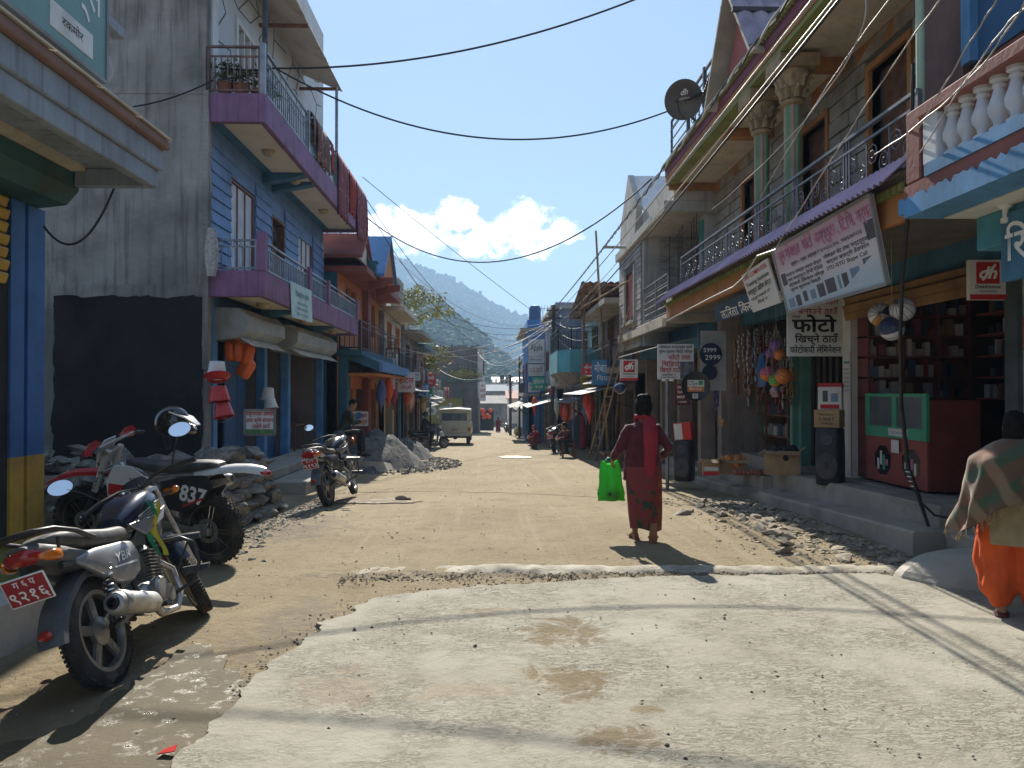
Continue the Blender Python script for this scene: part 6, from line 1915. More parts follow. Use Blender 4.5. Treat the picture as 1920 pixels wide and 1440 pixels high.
# people
m_skin = M('skin',(0.30,0.165,0.095),.55,.08,9,co='O')
m_hair = M('black_hair',(0.008,0.007,0.007),.7,.3,30,.5,60,co='O',spec=.15)
def shell(name,mb,mat,par,vox,it=4,wr=None):
 o = mb.build(name,mat,par)
 r = o.modifiers.new('r','REMESH'); r.mode = 'VOXEL'; r.voxel_size = vox
 s_ = o.modifiers.new('s','SMOOTH'); s_.iterations = it; s_.factor = .5
 BAKE.append(o)
 if wr: WR[o] = wr
 return o
def hand(mb,w,d,n,side,curl=.6,s=1.0):
 """w wrist, d pointing direction, n back-of-hand normal, side +1/-1 places the thumb"""
 w,d,n = V(w),V(d).normalized(),V(n)
 n = (n - d * n.dot(d)).normalized()
 x = d.cross(n).normalized() * side
 mb.tube([w - d * .02 * s,w + d * .03 * s,w + d * .085 * s],[(.022 * s,.016 * s),(.036 * s,.015 * s),(.038 * s,.013 * s)],10,up=n)
 for i,L in enumerate((.062,.072,.066,.05)):
  b = w + d * .08 * s + x * (.027 - .018 * i) * s
  a1 = (d - n * curl * .7).normalized(); a2 = (d * .7 - n * curl * 1.3).normalized(); a3 = (d * .2 - n * curl * 1.5).normalized()
  q1 = b + a1 * L * .48 * s; q2 = q1 + a2 * L * .32 * s; q3 = q2 + a3 * L * .25 * s
  mb.tube([b - d * .02 * s,b,q1,q2,q3],[.0088 * s,.0088 * s,.008 * s,.0075 * s,.006 * s],6)
 b = w + d * .02 * s + x * .028 * s
 q1 = b + (x * .7 + d * .7 - n * .2).normalized() * .035 * s
 q2 = q1 + (x * .3 + d * .9 - n * .4).normalized() * .03 * s
 mb.tube([b - x * .012 * s,b,q1,q2],[.012 * s,.0115 * s,.0095 * s,.007 * s],6)
def foot(mb,an,d,s=1.0,up=(0,0,1),r=1.0):
 an,d,up = V(an),V(d).normalized(),V(up)
 h = .065 * s
 mb.tube([an - d * .055 * s - up * h * .75,an + d * .02 * s - up * h * .45,an + d * .10 * s - up * h * .72,an + d * .175 * s - up * h * .85],[(.034 * s * r,.030 * s * r),(.038 * s * r,.045 * s * r),(.046 * s * r,.026 * s * r),(.034 * s * r,.014 * s * r)],10,up=up)
def head(mb,c,f,s=1.0):
 """skull, jaw, nose, brow, lips, ears; f = facing"""
 c,f = V(c),V(f).normalized()
 up = V((0,0,1)); up = (up - f * up.dot(f)).normalized()
 x = f.cross(up)
 Rm = Matrix((x,f,up)).transposed()
 T = Rm.to_4x4()
 mb.ell(c + up * .02 * s,(.074 * s,.094 * s,.10 * s),16,12,0,T)
 mb.ell(c + f * .028 * s - up * .055 * s,(.054 * s,.064 * s,.062 * s),14,10,0,T)
 mb.tube([c + f * .088 * s + up * .02 * s,c + f * .108 * s - up * .018 * s,c + f * .092 * s - up * .03 * s],[.009 * s,.016 * s,.014 * s],8)
 mb.ell(c + f * .086 * s - up * .062 * s,(.024 * s,.012 * s,.010 * s),10,6,0,T)
 for sg in (1,-1):
  mb.ell(c + x * sg * .03 * s + f * .083 * s + up * .018 * s,(.016 * s,.01 * s,.008 * s),8,6,0,T)
  mb.ell(c + x * sg * .076 * s - f * .005 * s,(.010 * s,.02 * s,.03 * s),8,6,0,T)
 return x,up
def person(label,loc,yaw,J,top=None,bottom=None,hair='short',vox=.016,shoe=None,hair_m=None,skirt=None,s=1.0,hands=(.6,.6),sleeves=True,wr=.008,group=None,feet_up=None):
 """J: joints (x to the right, y forward, z up)"""
 t = thing('person',label,'person',loc,(0,0,yaw),group)
 g = {k: V(v) for k,v in J.items()}
 g.setdefault('face',V((0,1,0)))
 up = (g['neck'] - g['pelvis']).normalized()
 right = (g['shR'] - g['shL']).normalized()
 fw = up.cross(right) * 1.0
 fw = right.cross(up) * -1.0 if False else up.cross(right)
 mb = MB()
 x,hu = head(mb,g['head'],g['face'],s)
 mb.tube([g['neck'] - up * .05,g['head'] - hu * .02],[.052 * s,.048 * s],10)
 mid = g['pelvis'].lerp(g['neck'],.45)
 mb.tube([g['pelvis'] - up * .07,g['pelvis'] + up * .02,mid,g['pelvis'].lerp(g['neck'],.78),g['neck'] - up * .02],[(.13 * s,.10 * s),(.155 * s,.11 * s),(.125 * s,.095 * s),(.155 * s,.105 * s),(.07 * s,.06 * s)],14,up=fw)
 for sd_,k in (('L',0),('R',1)):
  sh,el,wr_ = g['sh' + sd_],g['el' + sd_],g['wr' + sd_]
  mb.tube([g['neck'].lerp(sh,.4) - up * .05,sh,sh.lerp(el,.5),el,el.lerp(wr_,.4),wr_],[.05 * s,.055 * s,.044 * s,.037 * s,.036 * s,.024 * s],10)
  dirn = (g['hd' + sd_] - wr_) if 'hd' + sd_ in g else (wr_ - el)
  hand(mb,wr_,dirn,g.get('bk' + sd_,right * (1 if sd_ == 'R' else -1)),1 if sd_ == 'R' else -1,hands[k],s)
  hp,kn,an = g['hip' + sd_],g['kn' + sd_],g['an' + sd_]
  mb.tube([hp + up * .03,hp.lerp(kn,.3),kn,kn.lerp(an,.35),an],[.085 * s,.080 * s,.052 * s,.052 * s,.032 * s],10)
  td = g['to' + sd_] - an
  fu = g.get('fu' + sd_,V((0,0,1)))
  foot(mb,an,td - fu * td.dot(fu),s,fu)
 body = shell('body',mb,m_skin,t,min(vox,.011) if vox < .014 else vox,3)
 if top:
  mb = MB()
  hem = top.get('hem',.10)
  mb.tube([g['pelvis'] - up * hem,g['pelvis'] + up * .04,mid,g['pelvis'].lerp(g['neck'],.78),g['neck'] - up * .005],[(.2 * s * top.get('w',1),.145 * s),(.188 * s * top.get('w',1),.14 * s),(.165 * s * top.get('w',1),.125 * s),(.18 * s,.125 * s),(.075 * s,.07 * s)],16,up=fw)
  for sd_ in 'LR':
   sh,el,wr_ = g['sh' + sd_],g['el' + sd_],g['wr' + sd_]
   e = wr_ if sleeves else el
   pts = [g['neck'].lerp(sh,.45) - up * .05,sh,sh.lerp(el,.5),el,el.lerp(wr_,.5),el.lerp(wr_,.93)]
   mb.tube(pts,[.065 * s,.07 * s,.06 * s,.052 * s,.049 * s,.04 * s],12)
  shell(top.get('name','jacket'),mb,top['m'],t,vox,4,(wr,14,.6))
 if bottom:
  mb = MB()
  for sd_ in 'LR':
   hp,kn,an = g['hip' + sd_],g['kn' + sd_],g['an' + sd_]
   k = bottom.get('w',1.0)
   mb.tube([hp + up * .05,hp.lerp(kn,.4),kn,kn.lerp(an,.5),kn.lerp(an,.95)],[.11 * s,.10 * s * k,.078 * s * k,.072 * s * k,.06 * s * k],12)
  mb.ell(g['pelvis'] - up * .02,(.175 * s,.13 * s,.13 * s),14,10)
  shell(bottom.get('name','trousers'),mb,bottom['m'],t,vox,4,(wr,14,.5))
 if shoe:
  mb = MB()
  for sd_ in 'LR':
   an = g['an' + sd_]; td = g['to' + sd_] - an
   fu = g.get('fu' + sd_,V((0,0,1)))
   foot(mb,an - fu * .004,td - fu * td.dot(fu),s * 1.06,fu,1.15)
  shell('shoes',mb,shoe,t,min(vox,.014),2)
 f = g['face'].normalized(); c = g['head']
 if hair:
  mb = MB()
  Rm = Matrix((x,f,hu)).transposed().to_4x4()
  mb.ell(c + hu * .035 * s - f * .018 * s,(.083 * s,.098 * s,.10 * s),16,12,0,Rm)
  if hair == 'long':
   mb.ell(c - hu * .03 * s - f * .055 * s,(.07 * s,.05 * s,.09 * s),12,8,0,Rm)
  if hair == 'bun':
   mb.ell(c + hu * .0 * s - f * .055 * s,(.098 * s,.075 * s,.125 * s),14,10,0,Rm)
   mb.ell(c + hu * .095 * s - f * .06 * s,(.075 * s,.06 * s,.05 * s),14,10,0,Rm)
  if hair == 'helmet':
   mb = MB(); mb.ell(c + hu * .03 * s - f * .005 * s,(.125 * s,.14 * s,.135 * s),18,12,0,Rm)
  shell('hair' if hair != 'helmet' else 'helmet',mb,hair_m or m_hair,t,.012 if vox < .02 else .02,2,(.013,24,.35) if hair != 'helmet' else None)
 return t
def print_mat(name,cols,sc,thr):
 m = bpy.data.materials.new(name); m.use_nodes = True
 t = m.node_tree; b = t.nodes['Principled BSDF']
 vec = node(t,'ShaderNodeTexCoord').outputs['Object']
 c = cols[0]
 for i,col in enumerate(cols[1:]):
  n_ = nz(t,scl(t,vec,(1,1,.8)),sc * (1 + .6 * i),3.0,.5,.8 + i)
  c = mixc(t,ramp(t,n_,thr,thr + .04),c,col)
 t.links.new(c,b.inputs['Base Color']); b.inputs['Roughness'].default_value = .85
 return m
m_jack = M('dark_red_knit',(0.082,0.010,0.016),.9,.15,12,.3,70,co='O',sheen=.15)
m_sash = M('bright_red_cloth',(0.27,0.016,0.03),.75,.1,9,.15,60,co='O')
m_sarong = print_mat('sarong_print',[(0.17,0.035,0.022),(0.25,0.075,0.03),(0.015,0.05,0.022),(0.22,0.02,0.035)],2.6,.53)
p = G(1205,1012)
J = dict(pelvis=(0,0,.80),neck=(.005,-.005,1.285),head=(.005,.01,1.44),shL=(-.15,0,1.20),elL=(-.26,.01,.975),wrL=(-.30,.12,.875),hdL=(-.31,.16,.80),
   shR=(.15,0,1.20),elR=(.28,-.06,1.0),wrR=(.235,.09,.88),hdR=(.17,.18,.86),hipL=(-.085,0,.78),knL=(-.075,.10,.45),anL=(-.065,.08,.075),toL=(-.075,.25,.02),
   hipR=(.085,0,.78),knR=(.06,.02,.44),anR=(.055,-.22,.17),toR=(.06,-.17,.0),fuR=(.05,.94,.34),bkL=(-1,0,0),bkR=(1,-.3,.2))
wm = person('woman in a dark red cardigan and printed sarong walking away with a green bag',(p.x,p.y,p.z),R(2),J,dict(m=m_jack,name='cardigan',hem=.15,w=1.08),None,'bun',.012,None,hands=(1.1,.5),wr=.012)
mb = MB(); rings = []
for i in range(15):
 a = i / 14
 z = .80 - .66 * a
 w = .198 + .01 * math.sin(a * 3) - .035 * a
 d = .125 + .045 * a
 rg = []
 for j in range(40):
  an = 2 * math.pi * j / 40
  fold = 1 + (.03 + .05 * a) * math.sin(an * 5 + 1.3 + a) * (.4 + .6 * a) + .02 * noise.noise(V((an * 2,a * 4,1)))
  rg.append(V((w * math.cos(an) * fold + (.01 * a),d * math.sin(an) * fold - .02 - .05 * a,z + (.02 * math.sin(an * 2) if i == 14 else 0))))
 rings.append(rg)
mb.loft(rings)
mb.build('sarong',m_sarong,wm,smooth=80)
mb = MB(); rows = []
for i in range(16):
 a = i / 15
 z = 1.33 - .62 * a
 yb_ = (-.075 - .075 * min(1,a * 4) + .02 * max(0,a - .4)) - .012
 row = []
 for j in range(7):
  u = j / 6 - .5
  row.append(V((.045 + u * (.14 + .015 * math.sin(a * 6)) + .01 * math.sin(a * 4),yb_ - .012 + u * u * .10 + .006 * math.sin(u * 16 + a * 5),z)))
 rows.append(row)
mb.loft(rows,caps=False,closed=False)
k = len(mb.v)
mb.loft([[q + V((0,.008,0)) for q in r_] for r_ in rows][::-1],caps=False,closed=False)
mb.build('shawl',m_sash,wm,smooth=80)
MB().tube([(-.06,.06,1.30),(-.075,-.03,1.335),(0,-.085,1.345),(.075,-.03,1.335),(.06,.06,1.30)],[.025,.03,.032,.03,.025],8).build('shawl',m_sash,wm,smooth=80)
for (an,d,fu) in ((V((-.065,.08,.075)),V((-.075,.25,.02)),V((0,0,1))),(V((.055,-.22,.17)),V((.06,-.17,0)),V((.05,.94,.34)))):
 dd = (d - an); dd = (dd - fu * dd.dot(fu)).normalized()
 mb = MB()
 c0_ = an - fu * .062
 mb.tube([c0_ - dd * .085,c0_ + dd * .0,c0_ + dd * .10,c0_ + dd * .185],[(.034,.009),(.036,.009),(.048,.009),(.03,.009)],10,up=fu)
 sx = dd.cross(fu).normalized()
 mb.tube([c0_ + dd * .08 - sx * .05,c0_ + dd * .08 + fu * .055,c0_ + dd * .08 + sx * .05],[.012,.012,.012],6)
 mb.build('sandal',M('sandal_brown',(.30,.13,.07),.7,.15,9,co='O'),wm,smooth=50)
def thin_plastic(name,col,tr):
 m = bpy.data.materials.new(name); m.use_nodes = True
 t = m.node_tree; b = t.nodes['Principled BSDF']
 vec = node(t,'ShaderNodeTexCoord').outputs['Object']
 c = mixc(t,nz(t,vec,14,5,.6,.5),tuple(q * .8 for q in col),tuple(min(1,q * 1.2) for q in col))
 t.links.new(c,b.inputs['Base Color']); b.inputs['Roughness'].default_value = .4
 tl = node(t,'ShaderNodeBsdfTranslucent',{'Color': c})
 mx = node(t,'ShaderNodeMixShader',{0: tr,1: b.outputs[0],2: tl.outputs[0]})
 t.links.new(mx.outputs[0],t.nodes['Material Output'].inputs[0])
 bp = node(t,'ShaderNodeBump',{'Height': nz(t,scl(t,vec,(1,1,.4)),22,4,.6,.5),'Strength': .6,'Distance': .02})
 t.links.new(bp.outputs[0],b.inputs['Normal']); t.links.new(bp.outputs[0],tl.inputs['Normal'])
 return m
t = thing('shopping_bag','bright green see-through plastic bag carried by the walking woman','bag',(p.x,p.y,p.z),(0,0,R(2)))
mb = MB(); rings = []
bx,by = -.325,.19
for i in range(13):
 a = i / 12
 z = .835 - .42 * a
 w = .085 + .045 * min(1,a * 2.5) + .008 * math.sin(a * 9) - (.012 if a > .9 else 0)
 d = .012 + .06 * math.sin(min(1,a * 1.15) * math.pi * .62)
 if i == 12: d *= .6
 def sg_(v,e): return math.copysign(abs(v) ** e,v)
 rings.append([V((bx + (w + .03 * a ** 3) * sg_(math.cos(q),.8) * (1 + .06 * noise.noise(V((q,a * 5,3)))) + .02 * a,by + d * .75 * math.sin(q) * (1 + .35 * math.sin(q * 9 + a * 2) * (1 - a * .6)),z + .02 * math.cos(q * 2) * (1 - a) - .022 * a ** 6 * math.cos(q * 2) ** 2 + .012 * noise.noise(V((q * 2,a,4))))) for q in [2 * math.pi * j / 44 for j in range(44)]])
mb.loft(rings,caps=False)
mb.add(rings[-1],[tuple(range(28))])
mb.build('bag_skin',thin_plastic('green_plastic_film',(0.07,0.46,0.06),.5),t,smooth=80)
MB().tube([(bx - .05,by,.83),(bx - .02,by - .015,.875),(bx + .015,by - .03,.865),(bx + .04,by,.83)],[.014,.011,.011,.014],6).build('handle',MATS['green_plastic'],t,smooth=60)
MB().ell((bx + .03,by,.475),(.095,.055,.06),12,8).build('contents',M('bag_contents',(.06,.05,.03),.8,.2,9),t,smooth=60)
m_or = M('orange_cloth',(0.62,0.085,0.012),.8,.08,6,.15,40,co='O')
def plaid(name):
 m = bpy.data.materials.new(name); m.use_nodes = True
 t = m.node_tree; b = t.nodes['Principled BSDF']
 vec = node(t,'ShaderNodeTexCoord').outputs['Object']
 sp_ = node(t,'ShaderNodeSeparateXYZ',{0: node(t,'ShaderNodeMapping',{'Vector': vec,'Rotation': (0,R(35),R(20))}).outputs[0]})
 w1_ = mth(t,'SINE',mth(t,'MULTIPLY',sp_.outputs[2],34.0)); w2_ = mth(t,'SINE',mth(t,'MULTIPLY',sp_.outputs[0],26.0))
 c = mixc(t,ramp(t,w1_,.1,.5),(0.11,0.06,0.035),(0.05,0.075,0.04))
 c = mixc(t,mth(t,'MULTIPLY',ramp(t,w2_,.3,.8),.7),c,(0.26,0.17,0.10))
 c = mixc(t,mth(t,'MULTIPLY',ramp(t,nz(t,vec,5,3,.5),.55,.7),.5),c,(0.27,0.10,0.06))
 t.links.new(c,b.inputs['Base Color']); b.inputs['Roughness'].default_value = .95
 b.inputs['Sheen Weight'].default_value = .3
 bp = node(t,'ShaderNodeBump',{'Height': nz(t,vec,120,3,.6),'Strength': .4,'Distance': .004})
 t.links.new(bp.outputs[0],b.inputs['Normal'])
 return m
p = G(1893,1168)
J = dict(pelvis=(0,0,.76),neck=(.0,.02,1.20),head=(0,.05,1.335),face=(.2,1,-.15),shL=(-.16,.0,1.15),elL=(-.20,.06,.90),wrL=(-.06,.19,.88),hdL=(.02,.22,.9),
   shR=(.16,.0,1.15),elR=(.20,.06,.90),wrR=(.06,.19,.93),hdR=(0,.22,.95),hipL=(-.09,0,.74),knL=(-.10,.05,.42),anL=(-.085,.0,.075),toL=(-.10,.17,.02),
   hipR=(.09,0,.74),knR=(.10,.06,.42),anR=(.10,.05,.075),toR=(.13,.2,.02))
t = person('woman wrapped in a brown and green plaid shawl over baggy orange trousers',(p.x + .05,p.y,p.z),R(-38),J,dict(m=M('tan_tunic',(.30,.22,.12),.9,.1,6,co='O'),name='tunic',hem=.22),None,'long',.012,M('maroon_shoe',(.09,.025,.02),.6,.2,9,co='O'))
mb = MB();
for sg,an,kn in ((-1,V((-.085,.0,.075)),V((-.10,.05,.42))),(1,V((.10,.05,.075)),V((.10,.06,.42)))):
 mb.tube([(sg * .075,0,.76),(sg * .115,.01,.58),kn + V((sg * .02,0,0)),kn.lerp(an,.55) + V((sg * .012,.01,0)),an + V((0,0,.07)),an + V((0,0,.02))],[.105,.135,.135,.12,.07,.05],14)
mb.ell((0,0,.72),(.18,.13,.14),14,10)
shell('trousers',mb,m_or,t,.013,5,(.028,9,.30))
mb = MB(); rings = []
for i in range(22):
 a = i / 21
 z = 1.275 - .66 * a
 rg = []
 for j in range(56):
  an = 2 * math.pi * j / 56
  w = .07 + .195 * min(1,a * 4.2) ** .7 + .06 * a
  d = .075 + .12 * min(1,a * 3.6) + .04 * a
  left = max(0,math.cos(an - R(200)))
  hem = .62 + .40 * left ** 2 - .12 * max(0,math.cos(an - R(20)))
  zz = 1.275 - (1.275 - (1.275 - .66 * hem)) * a
  fold = 1 + (.10 * a) * math.sin(an * 9 + a * 4.5) + .07 * a * math.sin(an * 4 + 1 - a * 6) + .03 * math.sin(an * 15 - a * 9) * a + .03 * noise.noise(V((an * 3,a * 6,2)))
  rg.append(V((w * math.cos(an) * fold - .05 * left * a,d * math.sin(an) * fold + .015,zz)))
 rings.append(rg)
mb.loft(rings,caps=False)
mb.loft([[q * 1.0 + V((0,0,0)) - V((q.x,q.y,0)) * .04 for q in r_] for r_ in rings][::-1],caps=False)
shw = mb.build('shawl',plaid('plaid_shawl'),t,smooth=80)
fr_ = MB()
for j in range(56):
 q = rings[-1][j]
 for k in range(2):
  o_ = V((random.uniform(-.006,.006),random.uniform(-.006,.006),0))
  fr_.tube([q + o_,q + o_ * 2 + V((random.uniform(-.01,.01),random.uniform(-.01,.01),-.035)),q + o_ * 2 + V((random.uniform(-.015,.015),0,-.065))],.0028,4)
tag(fr_.build('fringe',M('shawl_fringe',(.33,.22,.11),.9,.3,20,co='O'),shw),kind='stuff')
m_dkc = M('dark_cloth',(0.022,0.024,0.028),.9,.3,8,.2,60,co='O')
m_gnc = M('army_green_cloth',(0.028,0.036,0.022),.9,.3,8,.2,60,co='O')
m_mrc = M('maroon_sweater',(0.13,0.03,0.025),.9,.2,8,.2,60,co='O')
m_rdc = M('red_dress',(0.24,0.015,0.02),.85,.2,8,co='O')
m_wc = M('white_shirt',(0.6,0.6,0.6),.85,.1,8,co='O')
SIT = dict(pelvis=(0,0,.60),neck=(0,.13,1.05),head=(0,.20,1.18),face=(0,.8,-.6),shL=(-.17,.12,1.0),elL=(-.21,.22,.76),wrL=(-.08,.40,.80),shR=(.17,.12,1.0),elR=(.21,.22,.76),wrR=(.08,.40,.80),
   hipL=(-.09,.02,.57),knL=(-.12,.40,.56),anL=(-.12,.36,.08),toL=(-.13,.52,.02),hipR=(.09,.02,.57),knR=(.12,.40,.56),anR=(.12,.44,.08),toR=(.13,.6,.02))
p = P(662,857,Y=17.6)
person('man in dark green jacket and cap sitting bent over a phone by the gravel heap',(p.x - .22,p.y,p.z + .02),R(-80),SIT,dict(m=m_gnc),dict(m=m_dkc),'short',.014,m_dkc)
t = thing('stool','plain dark wooden stool under the seated man in green','stool',(p.x - .24,p.y,p.z + .02),(0,0,R(-80)))
MB().box(-.16,.16,-.14,.16,.44,.48).build('seat',m_wood,t,bev=.008)
lg = MB().bar((0,0,0),(0,0,.44),.035,.035).mesh('leg',m_wood)
for dx in (-.13,.13):
 for dy in (-.11,.13): obj('leg',lg,t,loc=(dx,dy,0))
p = G(782,842)
RID = dict(pelvis=(0,0,.90),neck=(0,.06,1.37),head=(0,.10,1.52),shL=(-.18,.05,1.31),elL=(-.24,.24,1.10),wrL=(-.28,.47,1.02),shR=(.18,.05,1.31),elR=(.24,.24,1.10),wrR=(.28,.47,1.02),
   hipL=(-.1,.02,.86),knL=(-.15,.42,.78),anL=(-.14,.40,.42),toL=(-.14,.56,.37),hipR=(.1,.02,.86),knR=(.15,.42,.78),anR=(.22,.22,.09),toR=(.24,.4,.02))
yw = R(20)
off = V((math.cos(yw),math.sin(yw),0)) * .30
person('rider in black jacket and dark helmet astride the scooter',(p.x + off.x,p.y + off.y,p.z),yw - R(90),RID,dict(m=m_dkc),dict(m=m_dkc),'helmet',.02,m_dkc,M('dark_helmet',(.05,.05,.055),.3,.1,9,coat=.5,co='O'))
SQ = dict(pelvis=(0,0,.36),neck=(0,.17,.80),head=(0,.24,.94),face=(.1,1,-.2),shL=(-.17,.16,.75),elL=(-.22,.36,.56),wrL=(-.08,.50,.52),shR=(.17,.16,.75),elR=(.22,.36,.56),wrR=(.08,.50,.52),
   hipL=(-.09,.0,.33),knL=(-.15,.40,.48),anL=(-.12,.18,.09),toL=(-.14,.36,.02),hipR=(.09,.0,.33),knR=(.15,.40,.48),anR=(.12,.18,.09),toR=(.14,.36,.02))
p = G(1068,857)
person('man in a maroon sweater crouching on a low seat beside the black motorcycle',(p.x,p.y,p.z + .12),R(120),SQ,dict(m=m_mrc),dict(m=m_dkc),'short',.02,m_dkc,s=1.1)
p = G(1010,842)
person('crouching woman in red with a red headscarf at the roadside',(p.x,p.y,p.z),R(110),SQ,dict(m=m_rdc,name='blouse'),dict(m=m_mrc,w=1.4),'long',.022,m_dkc,m_rdc)
ST = dict(pelvis=(0,0,.90),neck=(0,0,1.38),head=(0,.02,1.53),shL=(-.18,0,1.32),elL=(-.23,.02,1.05),wrL=(-.22,.12,.82),shR=(.18,0,1.32),elR=(.22,0,1.05),wrR=(.22,.10,.82),
   hipL=(-.09,0,.88),knL=(-.10,.03,.48),anL=(-.10,0,.085),toL=(-.12,.16,.02),hipR=(.09,0,.88),knR=(.10,.02,.48),anR=(.10,.03,.085),toR=(.12,.2,.02))
RA = dict(ST); RA.update(elL=(-.40,.12,1.42),wrL=(-.60,.20,1.58))
p = G(1097,852)
def gown(t,m,z0=.95,z1=.1,w0=.17,w1=.24):
 mb = MB()
 mb.loft([[V(((w0 + (w1 - w0) * a) * math.cos(q) * (1 + .05 * a * math.sin(q * 6)),((w0 + (w1 - w0) * a) * .75) * math.sin(q),z0 + (z1 - z0) * a)) for q in [2 * math.pi * j / 24 for j in range(24)]] for a in (0,.3,.6,1)])
 mb.build('skirt',m,t,smooth=70)
t = person('woman in a long dark red dress reaching up under the shop awning',(p.x + .1,p.y + 1.0,p.z + .1),R(60),RA,dict(m=m_rdc,name='blouse'),None,'bun',.02,m_dkc)
gown(t,m_rdc)
p = G(934,811)
t = person('distant woman in a red shawl walking away down the street',(p.x,p.y,p.z),R(5),ST,dict(m=m_rdc,name='shawl',hem=.2),None,'bun',.03,m_dkc,s=1.1); gown(t,m_rdc,w1=.3)
p = G(893,811)
person('distant man in dark clothes with a white shirt front',(p.x,p.y,p.z),R(170),ST,dict(m=m_wc,name='shirt'),dict(m=m_dkc),'short',.03,m_dkc)
p = G(1121,842)
t = person('woman in red standing half hidden behind the leaning ladder',(p.x + .35,p.y + 1.2,p.z),R(80),ST,dict(m=m_rdc,name='blouse'),None,'bun',.03,m_dkc); gown(t,m_mrc)
p = G(877,809)
person('distant person in dark clothes near the orange stall',(p.x,p.y,p.z),R(200),ST,dict(m=m_dkc),dict(m=m_dkc),'short',.03,m_dkc)
# stones, rubble, heaps
m_rock = M('field_stone',(0.19,0.175,0.15),.9,.4,4.0,.5,22,dirt=.45,dcol=(.12,.10,.075),ds=3,co='O')
m_rock2 = M('pale_rubble',(0.33,0.28,0.21),.92,.25,5.0,.4,25,dirt=.4,dcol=(.2,.16,.11),ds=4,co='O')
def rock_mesh(name,mat,seed,flat=.6,n=12):
 rnd = random.Random(seed)
 bm = bmesh.new()
 for _ in range(n):
  v = V((rnd.gauss(0,1),rnd.gauss(0,1),rnd.gauss(0,1))).normalized()
  v = V((v.x * rnd.uniform(.85,1.1),v.y * rnd.uniform(.75,1.0),v.z * flat * rnd.uniform(.85,1.1)))
  bm.verts.new(v * .5)
 r = bmesh.ops.convex_hull(bm,input=bm.verts)
 bmesh.ops.delete(bm,geom=[g for g in r['geom_interior'] if isinstance(g,bmesh.types.BMVert)],context='VERTS')
 me = bpy.data.meshes.new(name)
 bm.to_mesh(me); bm.free()
 me.materials.append(mat)
 return me
rocks = [rock_mesh('stone',m_rock,i,.62 + .1 * (i % 3)) for i in range(10)]
rub = [rock_mesh('loose_stone',m_rock2,50 + i,.42 + .08 * (i % 3),13) for i in range(8)]
rnd = random.Random(21)
t = thing('dry_stone_wall','rough dry stone wall of grey boulders along the roadside behind the motorcycles','wall')
k = 0
for layer in range(6):
 z = .06 + layer * .155
 y = 7.75 + .05 * layer
 while y < 10.75 - .03 * layer:
  L = rnd.uniform(.24,.44)
  for dpt in range(2):
   if layer == 5 and rnd.random() < .35: continue
   o = obj('stone',rnd.choice(rocks),t,bev=.008)
   o.location = (-3.02 - .045 * layer - .30 * dpt + rnd.uniform(-.05,.05),y + L / 2,gz(y) + z + rnd.uniform(-.02,.02))
   o.scale = (rnd.uniform(.36,.46),L * 1.12,rnd.uniform(.25,.34)); o.rotation_euler = (rnd.uniform(-.25,.25),rnd.uniform(-.25,.25),rnd.uniform(-.5,.5)); k += 1
  y += L * .9
t = thing('stone_heap','heap of split grey stones in the plot below the bare wall','stones')
m_core = MB()
rings = []
for i in range(9):
 a = i / 8
 rings.append([V((-5.4 + (2.4 * math.cos(q)) * (1 - a * .75),10.1 + 1.7 * math.sin(q) * (1 - a * .75),-.1 + .75 * a ** .8)) for q in [2 * math.pi * j / 24 for j in range(24)]])
m_core.loft(rings); m_core.build('earth_core',m_clod,t)
for i in range(125):
 q = rnd.uniform(0,6.283); rr = math.sqrt(rnd.random())
 x,y = -5.3 + 2.35 * rr * math.cos(q),9.9 + 1.9 * rr * math.sin(q)
 z = .80 * (1 - rr ** 1.6) + .06
 s_ = rnd.uniform(.2,.46)
 o = obj('stone',rnd.choice(rocks),t,bev=.007,loc=(x,y,z),rot=(rnd.uniform(-.6,.6),rnd.uniform(-.6,.6),rnd.uniform(0,3)))
 o.scale = (s_ * 1.2,s_,s_ * rnd.uniform(.5,.8))
lab = 'loose pale stone lying among the rubble at the foot of the right hand steps'
n_ = 0
while n_ < 190:
 y = rnd.uniform(6.75,11.6)
 x = 4.02 - abs(rnd.gauss(0,.55)) - .12
 if x < 2.3 or (y < 7.3 and x < 2.9): continue
 s_ = .045 + .17 * rnd.random() ** 3.2
 o = obj('loose_stone',rnd.choice(rub),None,loc=(x,y,gz(y) + h_road(x,y) + s_ * .12),rot=(rnd.uniform(-.3,.3),rnd.uniform(-.3,.3),rnd.uniform(0,6)))
 o.scale = (s_ * 1.5,s_ * 1.1,s_ * .85)
 tag(o,'loose pale stone in the rubble along the foot of the concrete steps','stone','loose stones along the steps'); n_ += 1
def pl(rnd):
 y = rnd.uniform(6.7,12.2)
 x = 4.05 - abs(rnd.gauss(0,.6))
 return V((x,y,gz(y) + h_road(x,y) + .004)) if x > 2 else None
tag(clump_mesh('step_rubble',2200,pl,.008,.035,m_rock2,.5,seed=31),'gravel and broken stone spread along the steps',kind='stuff')
def pl(rnd):
 y = rnd.uniform(7.2,12.5)
 x = -2.85 + abs(rnd.gauss(0,.22))
 return V((x,y,gz(y) + h_road(x,y) + .004))
tag(clump_mesh('wall_rubble',900,pl,.008,.04,m_rock,.5,seed=33),'broken stone and earth at the foot of the dry stone wall',kind='stuff')
m_grav = M('grey_gravel',(0.125,0.12,0.112),.95,.35,7,1.0,14,dirt=.3,dcol=(.12,.11,.1))
def rdg(v): return 1 - 2 * abs(noise.noise(v))
